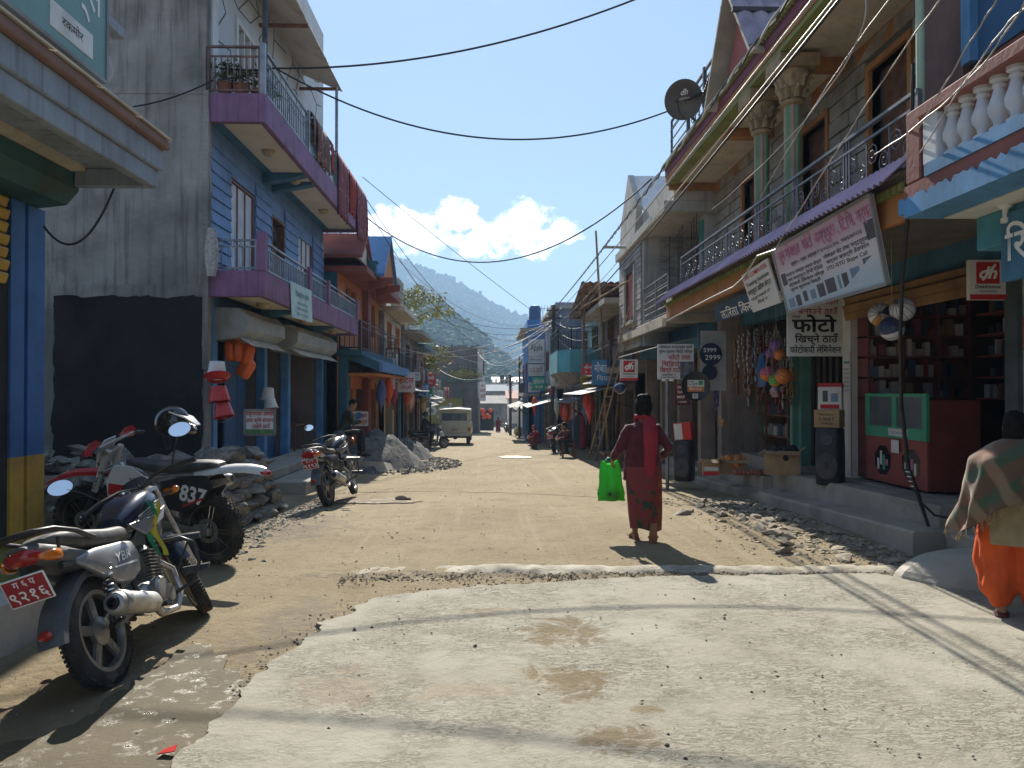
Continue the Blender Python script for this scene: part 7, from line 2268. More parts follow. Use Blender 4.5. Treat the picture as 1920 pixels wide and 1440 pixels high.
def heap(name,label,c,rx,ry,h,seed,ang=0.0):
 mb = MB(); rings = []
 n,m = 22,56
 for i in range(n + 1):
  a = i / n
  rg = []
  for j in range(m):
   q = 2 * math.pi * j / m
   rr = (1 - a)
   k = 1 + .22 * noise.noise(V((math.cos(q) * 1.4 + seed,math.sin(q) * 1.4,seed)))
   lx,ly = rx * rr * k * math.cos(q),ry * rr * k * math.sin(q)
   v = Matrix.Rotation(ang,2) @ V((lx,ly))
   x,y = c[0] + v.x,c[1] + v.y
   z = h * (1 - rr ** 1.15) * (1 + .12 * noise.noise(V((x * 2,y * 2,seed)))) + .10 * noise.noise(V((x * 3.2,y * 1.2,seed))) * (1 - rr) + .10 * rdg(V((x * 1.6 + y * .8,y * 1.1,seed))) * (.3 + .7 * min(1,3 * (1 - rr))) * min(1,rr * 2.5) + .06 * rdg(V((x * 5,y * 4,seed)))
   rg.append(V((x,y,gz(y) - .05 + z)))
  rings.append(rg)
 mb.loft(rings)
 return tag(mb.build(name,m_grav,smooth=50),label,kind='stuff')
heap('gravel','long heap of grey gravel beside the seated man',(-3.05,20.4),.95,2.5,1.05,3,R(-14))
heap('gravel','lower heap of grey gravel spilling into the street',(-2.85,25.3),.85,1.9,.72,7,R(-8))
def pl(rnd):
 q = rnd.uniform(0,6.283); rr = rnd.random() ** .6
 x,y = -2.4 + 1.5 * rr * math.cos(q),22 + 4.2 * rr * math.sin(q)
 if x > 0: return None
 return V((x,y,gz(y) + .02))
tag(clump_mesh('gravel_spill',1500,pl,.015,.07,m_rock,.6,seed=41),'loose gravel spilled round the heaps',kind='stuff')
m_sack = M('woven_sack',(0.55,0.52,0.45),.8,.1,8,.3,60,dirt=.3,dcol=(.3,.25,.18),co='O')
m_sacky = M('yellow_sack',(0.42,0.30,0.10),.8,.15,8,.3,60,dirt=.3,co='O')
def sack_mesh(name,m,seed):
 mb = MB(); rings = []
 for i in range(11):
  a = i / 10
  w = .27 * math.sin(math.pi * min(.93,.12 + a * .84)) ** .6
  rings.append([V((w * math.cos(q) * (1 + .1 * noise.noise(V((math.cos(q) * 2,a * 4,seed)))),w * .72 * math.sin(q) * (1 + .15 * noise.noise(V((q,a * 3,seed + 4)))),.62 * a)) for q in [2 * math.pi * j / 16 for j in range(16)]])
 mb.loft(rings)
 return mb.mesh(name,m,70)
for i,(px,py,m_,lb,g_) in enumerate(((712,812,m_sack,'pale woven sack slumped behind the gravel, first of the row',0),(728,815,m_sack,'pale woven sack behind the gravel, second of the row',0),(745,816,m_sack,'pale woven sack behind the gravel, third of the row',0),(757,820,M('green_sack',(.2,.33,.26),.8,.1,8,co='O'),'greenish sack at the low end of the gravel heap',0),
          (972,817,m_sacky,'yellow sack standing beside the far motorcycle',1),(986,819,m_sacky,'yellow-brown sack beside the crouching red woman',1),(998,819,m_sack,'cream sack by the blue shop block',1))):
 q = G(px,py + (18 if not g_ else 0))
 o = obj('sack',sack_mesh('sack',m_,i),None,loc=(q.x,q.y + (1.2 if not g_ else 0),q.z + (.25 if not g_ else 0)),rot=(rnd.uniform(-.2,.2),rnd.uniform(-.3,.3),rnd.uniform(0,3)))
 if g_: o.scale = (1.6,1.5,1.25)
 tag(o,lb,'sack')
t = tag(MB().hexa([(-3.2,18.2,-.5),(-2.5,18.8,-.5),(-2.3,20.2,-.55),(-3.2,20.0,-.5)],[(-3.2,18.3,-.05),(-2.7,18.9,-.12),(-2.5,20.0,-.3),(-3.2,19.8,-.2)]).build('stone_slab',m_conc),'tilted broken concrete slab past the end of the left plinth','slab')
# signs
def sign(label,TL,TR,BR,BL,m,lines,th=.02,frame=None,name='sign_board',cat='sign',pics=()):
 TL,TR,BR,BL = V(TL),V(TR),V(BR),V(BL)
 t = thing(name,label,cat)
 MB().plate([BL,BR,TR,TL],th).build('board',m,t)
 T = frame3(TL,TR - TL,TL - BL)
 W_,H_ = (TR - TL).length,(TL - BL).length
 if frame:
  mb = MB()
  for a,b in ((TL,TR),(TR,BR),(BR,BL),(BL,TL)):
   mb.bar(a,b,.03,.03,T.to_3x3() @ V((0,0,1)))
  mb.build('frame',frame,t)
 for (s_,u,v,hh,mm,ww,*bo) in lines:
  text(s_,T @ Matrix.Translation((u * W_,-v * H_,.006)),hh * H_,mm,t,ww * W_ if ww else None,bo[0] if bo else .008)
 for (u0,v0,u1,v1,mm) in pics:
  MB().box(u0 * W_,u1 * W_,-v1 * H_,-v0 * H_,.001,.005).xf(T).build('printed_picture',mm,t)
 return t
def grad_mat(name,a,b,c):
 m = bpy.data.materials.new(name); m.use_nodes = True
 t = m.node_tree; bs = t.nodes['Principled BSDF']
 g = node(t,'ShaderNodeSeparateXYZ',{0: node(t,'ShaderNodeTexCoord').outputs['Generated']}).outputs[2]
 v = nz(t,node(t,'ShaderNodeNewGeometry').outputs['Position'],6,5,.6)
 cc = mixc(t,ramp(t,g,.15,.45),c,b)
 cc = mixc(t,ramp(t,g,.45,.8),cc,a)
 cc = mixc(t,mth(t,'MULTIPLY',ramp(t,v,.55,.8),.25),cc,(.3,.26,.25))
 t.links.new(cc,bs.inputs['Base Color']); bs.inputs['Roughness'].default_value = .5
 return m
m_sw = M('sign_white_paint',(0.62,0.60,0.57),.6,.06,3,dirt=.2,dcol=(.42,.38,.33))
X1,X2 = 3.32,3.52
TL,TR = P(1448,468,X=X1),P(1632,364,X=X1)
BL,BR = P(1478,585,X=X2),P(1664,532,X=X2)
m_pk = M('pink_ink',(0.50,0.17,0.27),.7); m_pb = M('print_blue',(.16,.24,.36),.6); m_pd = M('print_dark',(.08,.08,.1),.6)
pics = [(.03,.82,.09,.95,m_pb),(.12,.80,.17,.96,m_pd),(.21,.78,.25,.93,m_pd),(.29,.80,.34,.93,m_pb),(.37,.76,.44,.94,m_pd),(.46,.74,.55,.93,m_pd),(.58,.74,.60,.92,m_pb),(.62,.74,.67,.93,m_pd),(.70,.72,.78,.90,m_pb),(.82,.66,.95,.90,m_pd),(.835,.68,.935,.87,m_pb),(.02,.42,.07,.60,m_pd),(.90,.26,.97,.48,m_pd)]
sign('large pink and white mobile repair banner hung tilted below the iron balcony',TL,TR,BR,BL,grad_mat('pink_banner_print',(.52,.36,.44),(.62,.57,.60),(.42,.52,.60)),
  [('सुन मोबाइल  फोटो  कम्प्युटर , टि.भि. मर्मत',.52,.17,.16,m_pk,.94,.016),('कुश्मा-५ पर्वत, सम्पर्क नं ९८०५२८८३१६ , ९७४६०७१२२३',.52,.345,.055,m_ink,.7),
  ('कल्पना मोबाइल मर्मत सेन्टर',.28,.47,.05,m_ink,.40),('तथा कम्प्युटर टिभी रेडियो',.28,.55,.05,m_ink,.40),('फोटोकपी लेमिनेशन गरिन्छ',.28,.63,.05,m_ink,.40),('सुपथ मूल्यमा बिक्री',.26,.70,.045,m_ink,.34),
  ('मोबाइल सेट तथा पार्टपुर्जा',.71,.45,.05,m_ink,.40),('चार्जर ब्याट्री हेडफोन',.71,.53,.05,m_ink,.38),('STD ISTD Skype Call',.69,.61,.05,m_ink,.36)],.03,M('tube_frame',(.3,.3,.3),.5,metal=.5),'banner','banner',pics)
X1,X2 = 3.36,3.50
sign('small computer training board hanging crooked beside the pink banner',P(1390,517,X=X1),P(1438,484,X=X1),P(1464,567,X=X2),P(1412,586,X=X2),m_sw,
  [('DPS COMPUTER',.5,.13,.11,m_inkr,.86),('Training Institute',.5,.32,.11,m_ink,.86),('कम्प्युटर तालिम केन्द्र',.5,.52,.12,m_ink,.88,.014),('कम्प्युटर सम्बन्धी तालिम',.5,.70,.07,m_ink,.8),('दिईन्छ',.55,.84,.07,m_ink,.5)],.02)
sign('dark blue grocery board with white Nepali lettering under the orange beam',P(1338,573,X=3.62),P(1470,522,X=3.62),P(1478,563,X=3.72),P(1342,605,X=3.72),M('navy_board',(.015,.06,.13),.5,.1,2),[('तारिता किराना पसल',.5,.55,.38,m_inkw,.86,.014)],.03)
Yb = 9.55
sign('white hanging photo studio board with large black lettering',P(1476,555,Y=Yb),P(1580,555,Y=Yb),P(1580,668,Y=Yb),P(1476,668,Y=Yb),m_sw,
  [('मोबाइल',.72,.10,.09,m_inkr,.4),('बनाउने ठाउँ',.55,.26,.09,m_inkr,.72,.014),('Wifi',.15,.345,.05,m_ink,.14),('फोटो',.48,.50,.22,m_ink,.8,.03),('खिच्ने ठाउँ',.52,.72,.12,m_ink,.78,.02),('फोटोकपी लेमिनेशन',.5,.90,.105,m_ink,.92,.016)],.02)
def dish_sign(label,x0,y0,x1,y1,Y):
 a,b = P(x0,y0,Y=Y),P(x1,y1,Y=Y)
 w,h = b.x - a.x,a.z - b.z
 t = sign(label,a,(b.x,Y,a.z),b,(a.x,Y,b.z),m_sw,[('DishHome',.5,.68,.09,m_ink,.7,.012),('Authorized Dealer',.5,.79,.04,m_ink,.5)],.05)
 m_dr = M('dish_red',(.48,.02,.02),.45)
 T = frame3(a,(1,0,0),(0,0,1))
 q = MB().box(.18 * w,.82 * w,-.60 * h,-.06 * h,.001,.006).xf(T).build('logo_square',m_dr,t)
 MB().box(0,w,-h,-.87 * h,.001,.006).xf(T).build('red_strip',m_dr,t)
 text('dh',T @ Matrix.Translation((.5 * w,-.34 * h,.010)),.30 * h,m_inkw,q,.5 * w,.03,skew=.3)
 MB().bar(T @ V((.33 * w,-.52 * h,.012)),T @ V((.70 * w,-.12 * h,.012)),.02,.004,T.to_3x3() @ V((0,0,1))).build('logo_slash',m_inkw,q)
 return t
dish_sign('red and white satellite TV sign above the phone shop doorway',1818,487,1886,562,6.9)
dish_sign('small red and white satellite TV sign hung beyond the ladder',1163,674,1196,714,16.5)
Yp = 13.6
a,b = P(1233,645,Y=Yp),P(1301,711,Y=Yp)
t = sign('white mobile and photo service board standing on a grey pipe',a,(b.x,Yp,a.z),b,(a.x,Yp,b.z),m_sw,
  [('मोबाइल बनाउनुका साथै',.5,.09,.08,m_ink,.9),('सुपथ मूल्यमा बिक्री गरिन्छ',.5,.22,.08,m_ink,.92),('फोटो तथा',.6,.39,.13,m_inkr,.62,.016),('भिडियो',.36,.58,.13,m_inkr,.5,.016),('खिच्ने ठाउँ',.34,.75,.13,m_inkr,.56,.016),('सम्पर्क नं',.3,.88,.05,m_ink,.4),('९८४७६२५४४१',.3,.95,.05,m_ink,.45)],.03,
  pics=((.62,.50,.99,.99,M('photo_print',(.12,.12,.14),.5,.4,9)),))
MB().tube([(a.x + .18,Yp + .04,gz(Yp) - .05),(a.x + .18,Yp + .04,a.z - .05)],.032,10).build('post',m_steel,t,smooth=50)
t = thing('price_board','round navy price board reading 5999 and 2999 beside the snack shop','sign')
c = P(1333,664,Y=12.9)
m_nv = M('navy_disc',(.012,.022,.05),.45,.1,3)
T = frame3((c.x,c.y,c.z),(1,0,0),(0,0,1))
MB().box(-.16,.27,-.62,.40,-.06,-.03).xf(T).build('panel',M('greyed_panel',(.3,.29,.28),.7,.1,3),t)
MB().lathe([(.001,0),(.19,0),(.19,-.028),(.001,-.028)],28,T).build('disc',m_nv,t)
MB().lathe([(.001,0),(.13,0),(.13,-.028),(.001,-.028)],24,T @ Matrix.Translation((-.02,-.31,0))).build('disc',m_nv,t)
text('5999',T @ Matrix.Translation((-.02,.065,.006)),.075,m_inkw,t,.22); text('2999',T @ Matrix.Translation((.03,-.06,.006)),.085,m_inkw,t,.26)
t = thing('tin_sign','round black tray with a phone card sticker hung on the green post','sign')
c = P(1304,724,Y=12.3); T = frame3((c.x,c.y,c.z),(1,0,0),(0,0,1))
MB().lathe([(.001,0),(.20,0),(.235,.025),(.24,.02),(.205,-.01),(.001,-.01)],32,T).build('tray',M('black_tray',(.03,.03,.035),.4,.2,5),t,smooth=40)
q = MB().box(-.13,.14,-.09,.10,.002,.006).xf(T).build('sticker',m_sw,t)
MB().box(-.13,.14,-.09,-.01,.0065,.008).xf(T).build('orange_strip',M('orange_print',(.6,.2,.05),.5),q); MB().box(.05,.12,.02,.09,.0065,.008).xf(T).build('green_square',m_green,q)
text('CTpe',T @ Matrix.Translation((-.045,.045,.009)),.06,m_ink,q,.15); text('सिम पाईन्छ',T @ Matrix.Translation((0,-.05,.009)),.04,m_inkw,q,.2)
MB().box(-.05,.04,-.20,-.12,.002,.006).xf(T).build('sticker',m_sw,t); text('%',T @ Matrix.Translation((-.005,-.16,.008)),.05,m_ink,t)
c = P(1265,740,Y=14.4)
sign('dark red price panel with faint white lettering behind the sign post',(c.x,c.y,c.z + .2),(c.x + .3,c.y,c.z + .2),(c.x + .3,c.y,c.z - .2),(c.x,c.y,c.z - .2),M('wine_panel',(.10,.015,.02),.6),[('5MP',.4,.15,.12,m_inkw,.5),('RATA',.5,.38,.12,m_inkw,.6),('MRP',.4,.62,.14,m_inkw,.5),('11999',.5,.85,.10,m_inkw,.5)])
def front_sign(label,x0,y0,x1,y1,Y,m,lines,**kw):
 a,b = P(x0,y0,Y=Y),P(x1,y1,Y=Y)
 return sign(label,a,(b.x,Y,a.z),b,(a.x,Y,b.z),m,lines,**kw)
front_sign('white board with red Nepali lettering leaning on top of the stone wall',459,769,515,815,11.35,m_sw,[('मसुण्याका औषधी',.5,.16,.17,m_inkr,.9,.014),('तथा कृषि सामान',.5,.42,.17,m_inkr,.9,.014),('पाईने ठाउँ',.55,.67,.16,m_inkr,.6,.014)],frame=m_tin,
   pics=((0,.78,1,1,M('grass_print',(.1,.2,.08),.6,.3,9)),))
front_sign('white board with red lettering behind the seated man',654,770,692,800,19.9,m_sw,[('रिजा हर्बल',.5,.33,.28,m_inkr,.8,.02),('ब्यूटि पार्लर',.5,.72,.28,m_inkr,.84,.02)],frame=m_wood)
front_sign('white sign with red lines projecting from the dark block corner',899,716,911,752,72,m_sw,[('घर',.5,.2,.12,m_inkr,.6),('SONY',.5,.45,.16,m_inkr,.8,.02),('ठाउँ',.5,.75,.16,m_inkr,.8,.02)])
front_sign('long pale board hanging above the far left shops',727,672,741,706,27.2,m_sw,[('पसल',.5,.4,.2,m_b2,.7)])
sign('white printed board on the turquoise house corner, below the wires',P(1232,640,Y=21),P(1262,628,Y=18.6),P(1284,622,Y=18.4),P(1236,660,Y=20.8),m_tin,[])if False else None
# right shop goods
fz = .44
t = thing('shop_counter','red and green glass fronted counter at the mouth of the phone shop','counter')
m_cr = M('counter_red',(.27,.065,.055),.6,.1,3,dirt=.2); m_cg = M('counter_green',(.06,.34,.20),.6,.1,3,dirt=.15)
x0,ya,yb = 5.06,8.75,10.2
boxpart('body',(x0 + .02,x0 + .62,ya,yb,fz,1.5),M('counter_brown',(.20,.045,.035),.6,.15,3,dirt=.2),t)
wl = wall_x(-1,x0 - .01,.028,ya,yb,fz,1.02,())
wl.build('lower_panel',m_cr,t)
MB().box(x0 - .02,x0 + .018,ya,yb,1.023,1.16).box(x0 - .02,x0 + .018,ya,ya + .09,1.16,1.58).box(x0 - .02,x0 + .018,yb - .09,yb,1.16,1.58).box(x0 - .02,x0 + .018,9.42,9.52,1.16,1.58).box(x0 - .02,x0 + .018,ya + .09,9.42,1.54,1.58).box(x0 - .02,x0 + .018,9.52,yb - .09,1.54,1.58).build('green_frame',m_cg,t)
boxpart('pane',(x0 - .004,x0 + .004,ya + .09,9.42,1.16,1.54),m_glass,t); boxpart('pane',(x0 - .004,x0 + .004,9.52,yb - .09,1.16,1.54),m_glass,t)
MB().box(x0 - .025,x0 - .021,9.15,9.6,1.05,1.14).build('label_strip',m_sw,t); text('Samsung',frame3((x0 - .027,9.38,1.095),(0,-1,0),(0,0,1)),.04,m_b2,t,.34)
MB().box(x0 - .041,x0 - .038,9.32,9.5,.84,1.0).build('sticker',m_sw,t)
boxpart('top',(x0 - .03,x0 + .66,ya - .03,yb + .03,1.5,1.54),m_cr,t) if False else None
for k_,yc in enumerate((9.1,9.76)):
 oc = [V((x0 - .016,yc + .21 * math.cos(R(22.5 + 45 * i)),.72 + .20 * math.sin(R(22.5 + 45 * i)))) for i in range(8)]
 q = MB().prism(oc,(.02,0,0)).build('octagon_hole_shade',M('hole_shade_dark',(.02,.02,.025),.25,.4,4),t)  # dark plate, its colour stands in for the shade inside an octagonal hole
 for i in range(4): MB().box(x0 - .019,x0 - .0165,yc - .13 + .07 * i,yc - .08 + .07 * i,.60 + .06 * ((i + k_) % 2),.74 + .05 * (i % 3)).build('goods_in_hole',[m_sw,m_pk,m_cg,m_sw][(i + k_) % 4],q)
xs_ = 6.5
t = thing('shelf_unit','red shelf unit on the side wall of the phone shop facing the counter','shelf')
SZ = (1.5,1.78,2.06,2.34,2.62)
for z in SZ: boxpart('shelf',(5.08,6.5,10.2,10.5,z,z + .025),M('rack_back',(.16,.05,.045),.8,.2,4),t)
for x in (5.08,5.56,6.04,6.48): boxpart('upright',(x,x + .03,10.203,10.5,fz,2.9),MATS['rack_back'],t)
boxpart('back_panel',(5.0,6.6,10.51,10.53,fz,2.98),M('rack_back',(.16,.05,.045),.8,.2,4),t)
t = thing('wall_rack','dark red rack along the back of the phone shop','shelf')
for z in SZ: boxpart('shelf',(6.5,6.9,7.5,10.1,z,z + .025),m_cr,t)
boxpart('back_panel',(6.91,6.93,7.45,10.15,fz,2.98),m_dkin,t)
cols = [(.4,.37,.36),(.5,.48,.48),(.05,.06,.10),(.22,.04,.035),(.27,.18,.08),(.06,.10,.18),(.025,.025,.03),(.2,.22,.2),(.24,.07,.11),(.08,.16,.09)]
bxm = []
for i,c_ in enumerate(cols):
 mm = M('carton_print_%d' % i,c_,.55,.2,14,co='O')
 mb = MB().box(-.5,.5,-.5,.5,0,1)
 bxm.append(mb.mesh('phone_box',mm))
lb = ['grey','white','navy','red','brown','blue','black','pale green','crimson','green']
rnd = random.Random(5)
ORD = 'first second third fourth fifth sixth seventh eighth ninth tenth eleventh twelfth thirteenth fourteenth fifteenth sixteenth seventeenth eighteenth nineteenth twentieth'.split() + ['%d%s' % (i,{1: 'st',2: 'nd',3: 'rd'}.get(i % 10,'th')) for i in range(21,60)]
nb_ = 0
for rk_ in (0,1):
 for zi,z in enumerate(SZ):
  y = (5.12,7.55)[rk_]; nb_ = 0
  while y < (6.4,9.95)[rk_]:
   w,h = rnd.uniform(.04,.12),min(rnd.uniform(.08,.25),.235)
   k = rnd.randrange(10) if rk_ else rnd.choice((0,1,0,1,2,3,4,5,8,6))
   lo = (y + w / 2,10.27 + rnd.uniform(-.03,.05),z + .026) if not rk_ else (6.62,y + w / 2,z + .026)
   o = obj('phone_box',bxm[k],None,loc=lo,rot=(0,0,(R(90) if not rk_ else 0) + rnd.uniform(-.2,.2))); o.scale = (.1,w * .92,h)
   nb_ += 1
   tag(o,lb[k] + ' phone carton, %s from the near end of the %s %s' % (ORD[nb_ - 1],['lowest','second','middle','fourth','topmost'][zi],['red shelf','back rack shelf'][rk_]),'box','phone cartons on the shelves')
   y += w + rnd.uniform(.0,.03 + .05 * rk_)
zz_ = [rnd.uniform(1.5,2.8) for i in range(34)]
rk = [sorted(zz_,reverse=True).index(z) for z in zz_]
for i in range(34):
 k = rnd.choice((0,1,0,5,7,4))
 y,z = rnd.uniform(7.5,8.5),zz_[i]
 o = obj('blister_pack',bxm[k],None,loc=(5.75 + .6 * rnd.random(),y,z),rot=(0,0,R(-40))); o.scale = (.02,.10,.16)
 tag(o,lb[k] + ' accessory pack, %s highest of those hanging in the phone shop' % ORD[rk[i]],'packet','accessory packs in the phone shop')
t = thing('pegboard','dark board behind the hanging accessory packs in the phone shop','board')
boxpart('panel',(6.42,6.44,7.4,8.58,2.75,2.95),m_dkin,t)
t = thing('notice','curling white price notice pinned on the pale shop pillar','paper')
boxpart('sheet',(4.985,4.994,10.52,10.74,1.5,2.15),m_sw,t); boxpart('green_line',(4.980,4.984,10.54,10.70,2.0,2.03),m_green,t)
for i in range(6):
 text('रिचार्ज कार्ड',frame3((4.982,10.63,1.92 - i * .06),(0,-1,0),(0,0,1)),.026,m_ink,t,.16)
def speaker(label,c,rz,h=.78):
 t = thing('loudspeaker',label,'speaker',c,(0,0,rz))
 mb = MB()
 mb.loft([ring(x_,0,.0,.0) for x_ in ()]) if False else None
 poly_ = [V((math.copysign(.17 * abs(math.cos(q)) ** .5,math.cos(q)),math.copysign(.19 * abs(math.sin(q)) ** .5,math.sin(q)),0)) for q in [2 * math.pi * j / 28 for j in range(28)]]
 mb.loft([[V((p.x * k,p.y * k,z * h)) for p in poly_] for z,k in ((0,.92),(.03,1.0),(.5,1.02),(.96,.98),(1.0,.88))])
 mb.build('cabinet',M('speaker_black',(.025,.025,.028),.5,.2,8,.1,90,dirt=.2,co='O'),t,smooth=40)
 m_cone = M('speaker_cone',(.05,.055,.065),.35,.2,9,co='O')
 MB().lathe([(.001,.175),(.10,.182),(.135,.178),(.14,.17)],24,Matrix.Rotation(R(90),4,'X') @ Matrix.Identity(4)).xf(Matrix.Translation((0,-.015,h * .34)) @ Matrix.Diagonal((1,1,1.35,1))).build('woofer',m_cone,t,smooth=40)
 MB().lathe([(.001,.15),(.04,.165),(.065,.183),(.08,.185),(.085,.175)],20,Matrix.Rotation(R(90),4,'X')).xf(Matrix.Translation((0,-.015,h * .80))).build('tweeter',m_cone,t,smooth=40)
 return t
def carton(label,c,sz,rz,m,top=None,lines=(),name='carton',pics=(),tilt=0):
 t = thing(name,label,'box',c,(0,tilt,rz))
 x,y,z = sz
 MB().box(-x / 2,x / 2,-y / 2,y / 2,0,z).build('box',m,t,bev=.006)
 if top: MB().box(-x / 2 - .002,x / 2 + .002,-y / 2 - .002,y / 2 + .002,z * .86,z + .003).build('lid',top,t)
 for (s_,v,hh,mm,ww) in lines:
  text(s_,frame3((0,-y / 2 - .004,z * v),(1,0,0),(0,0,1)),hh,mm,t,ww * x)
  text(s_,frame3((-x / 2 - .004,0,z * v),(0,-1,0),(0,0,1)),hh,mm,t,ww * y)
 for (u0,v0,u1,v1,mm) in pics:
  MB().box(-x / 2 + u0 * x,-x / 2 + u1 * x,-y / 2 - .005,-y / 2 - .001,z * v0,z * v1).build('printed_picture',mm,t)
  MB().box(-x / 2 - .005,-x / 2 - .001,-y / 2 + (1 - u1) * y,-y / 2 + (1 - u0) * y,z * v0,z * v1).build('printed_picture',mm,t)
 return t
sp = P(1557,897,Y=10.35); sp.z = fz
def step_z(x,y): return .44 if y < 12.3 else .2
speaker('tall black loudspeaker on the top step carrying two cartons',(sp.x,sp.y,.335),R(-38))
carton('brown carton lettered S-4ABT on the tall loudspeaker',(sp.x - .01,sp.y,.335 + .782),(.33,.30,.24),R(-38),m_card,None,[('PREMIERA',.72,.03,m_ink,.6),('S-4ABT',.48,.05,m_ink,.6),('SPEAKER',.22,.03,m_ink,.5)])
carton('white mixer grinder carton with red lid on top of the brown carton',(sp.x + .01,sp.y,.335 + 1.024),(.30,.26,.36),R(-30),m_sw,m_inkr,[('MIXER',.12,.03,m_inkr,.5)],pics=((.2,.3,.42,.72,m_pd),(.55,.3,.85,.62,m_pb),(.1,.04,.9,.2,m_inkr)))
q = P(1283,850,Y=13.9); zb = .0
speaker('second black loudspeaker behind the sign post, red and white carton on top',(q.x,13.9,-.02),R(-30),.74)
carton('red and white carton tilted on the second loudspeaker',(q.x + .02,13.9,.725),(.32,.28,.32),R(-30),m_red,None,pics=((.04,.05,.5,.95,m_sw),),tilt=R(-6))
carton('small white carton on a dark shelf behind the white board',(P(1253,715,Y=14.6).x,14.6,P(1253,705,Y=14.6).z - .1),(.22,.2,.2),R(-20),m_sw,None,pics=((.2,.3,.7,.6,m_pd),))
q = P(1467,886,Y=11.75)
def open_box(label,c,sz,rz,m=None,fill=None):
 t = thing('cardboard_box',label,'box',c,(0,0,rz))
 x,y,z = sz; m = m or m_card
 MB().box(-x / 2,x / 2,-y / 2,-y / 2 + .01,0,z).box(-x / 2,x / 2,y / 2 - .01,y / 2,0,z).box(-x / 2,-x / 2 + .01,-y / 2 + .01,y / 2 - .01,0,z).box(x / 2 - .01,x / 2,-y / 2 + .01,y / 2 - .01,0,z).box(-x / 2 + .01,x / 2 - .01,-y / 2 + .01,y / 2 - .01,0,.01).build('walls',m,t)
 for (p,d,nn) in (((0,-y / 2,z),(x,0,0),(0,-.09,-.05)),((-x / 2,0,z),(0,y,0),(-.09,0,-.06)),((x / 2,0,z),(0,y,0),(.08,0,.05))):
  p,d,nn = V(p),V(d),V(nn)
  MB().plate([p - d / 2,p + d / 2,p + d / 2 * .96 + nn,p - d / 2 * .96 + nn],.006).build('flap',m,t)
 if fill:
  mb = MB()
  rr = random.Random(3)
  for i in range(26):
   mb.ell((rr.uniform(-x * .4,x * .4),rr.uniform(-y * .4,y * .4),z * rr.uniform(.7,1.05)),(rr.uniform(.05,.09),) * 3,8,6)
  tag(mb.build('contents',fill,t,smooth=60),kind='stuff')
 return t
open_box('big open cardboard box with black bundles beside the folding shutter',(q.x,11.75,.335),(.52,.42,.36),R(-22),None,m_dkc)
q = P(1332,865,Y=12.75)
b_ = open_box('small printed cardboard box with red base at the left end of the step',(q.x,12.75,.21),(.26,.22,.26),R(-10))
MB().box(-.131,.131,-.116,-.111,.0,.06).build('red_print',m_inkr,b_); MB().box(-.11,.11,-.116,-.111,.08,.14).build('white_print',m_sw,b_)
q = P(1375,865,Y=12.9); open_box('cardboard box of bright toys on the step below the snack shop',(q.x,12.95,.21),(.46,.3,.24),R(-8),None,M('toy_mix',(.6,.2,.05),.5,.4,9,co='O'))
on = MB().ell((0,0,.045),(.05,.05,.045),12,8).tube([(0,0,.085),(.004,0,.105)],[.012,.004],6).mesh('onion',M('onion_skin',(.30,.10,.06),.5,.2,14,co='O'),70)
for i in range(16):
 q = P(1380 + 7.5 * (i % 8),869,Y=12.35 + .13 * (i // 8))
 o = obj('onion',on,None,loc=(q.x,q.y,.235),rot=(0,0,i)); tag(o,'red onion, %s from the left in the %s row on the step' % (ORD[i % 8],['front','back'][i // 8]),'onion','red onions on the step')
t = thing('snack_rack','crowded wooden snack rack in the grocery bay','rack')
for z in (.75,1.15,1.55): boxpart('shelf',(5.3,5.65,12.5,15.2,z,z + .03),m_wood,t)
boxpart('back_panel',(5.7,5.74,12.45,15.3,.2,3.0),m_dkin,t)
for y in (12.5,13.6,14.7): boxpart('upright',(5.302,5.65,y,y + .04,.2,2.6),m_wood,t)
for zi,z in enumerate((.78,1.18,1.58)):
 y = 12.6; nb_ = 0
 while y < 15.1:
  nb_ += 1
  w,h = rnd.uniform(.09,.2),rnd.uniform(.12,.3); k = rnd.randrange(10)
  o = obj('snack_box',bxm[k],None,loc=(5.42,y + w / 2,z),rot=(0,0,rnd.uniform(-.15,.15))); o.scale = (.16,w,h)
  tag(o,lb[k] + ' packet, %s from the near end of the %s snack shelf' % (ORD[nb_ - 1],['lowest','middle','top'][zi]),'packet','packets on the snack rack'); y += w + rnd.uniform(.01,.08)
def strip(label,px,py0,py1,X,m,w=.14,n=7,group='sachet strips hanging in the grocery bay'):
 a,b = P(px,py0,X=X),P(px,py1,X=X)
 t = thing('sachet_strip',label,'strip',group=group)
 sm_ = None
 h = (a.z - b.z) / n
 mb = MB()
 mb.loft([[V((-.002,-w / 2,-h / 2 + .006)),V((-.004,w / 2,-h / 2 + .006)),V((.002,w / 2,-h / 2 + .006)),V((.004,-w / 2,-h / 2 + .006))],[V((-.016,-w / 2 * .94,0)),V((-.018,w / 2 * .94,0)),V((.016,w / 2 * .94,0)),V((.018,-w / 2 * .94,0))],[V((-.002,-w / 2,h / 2 - .006)),V((-.004,w / 2,h / 2 - .006)),V((.002,w / 2,h / 2 - .006)),V((.004,-w / 2,h / 2 - .006))]])
 me = mb.mesh('sachet',m,50)
 for i in range(n):
  obj('sachet',me,t,loc=(a.x + rnd.uniform(-.01,.01),a.y + rnd.uniform(-.01,.01),a.z - h * (i + .5)),rot=(rnd.uniform(-.1,.1),rnd.uniform(-.15,.15),R(-35) + rnd.uniform(-.35,.35)))
 MB().tube([(a.x,a.y,a.z - .02),(a.x,a.y,2.95)],.003,4).build('string',m_cable,t)
 return t
m_ch = [M('sachet_%d' % i,c_,.3,.3,16,co='O') for i,c_ in enumerate([(.55,.5,.46),(.30,.12,.05),(.28,.35,.42),(.45,.25,.10),(.4,.06,.05),(.5,.5,.5)])]
names = ['white','brown','pale blue','tan','red','silver']
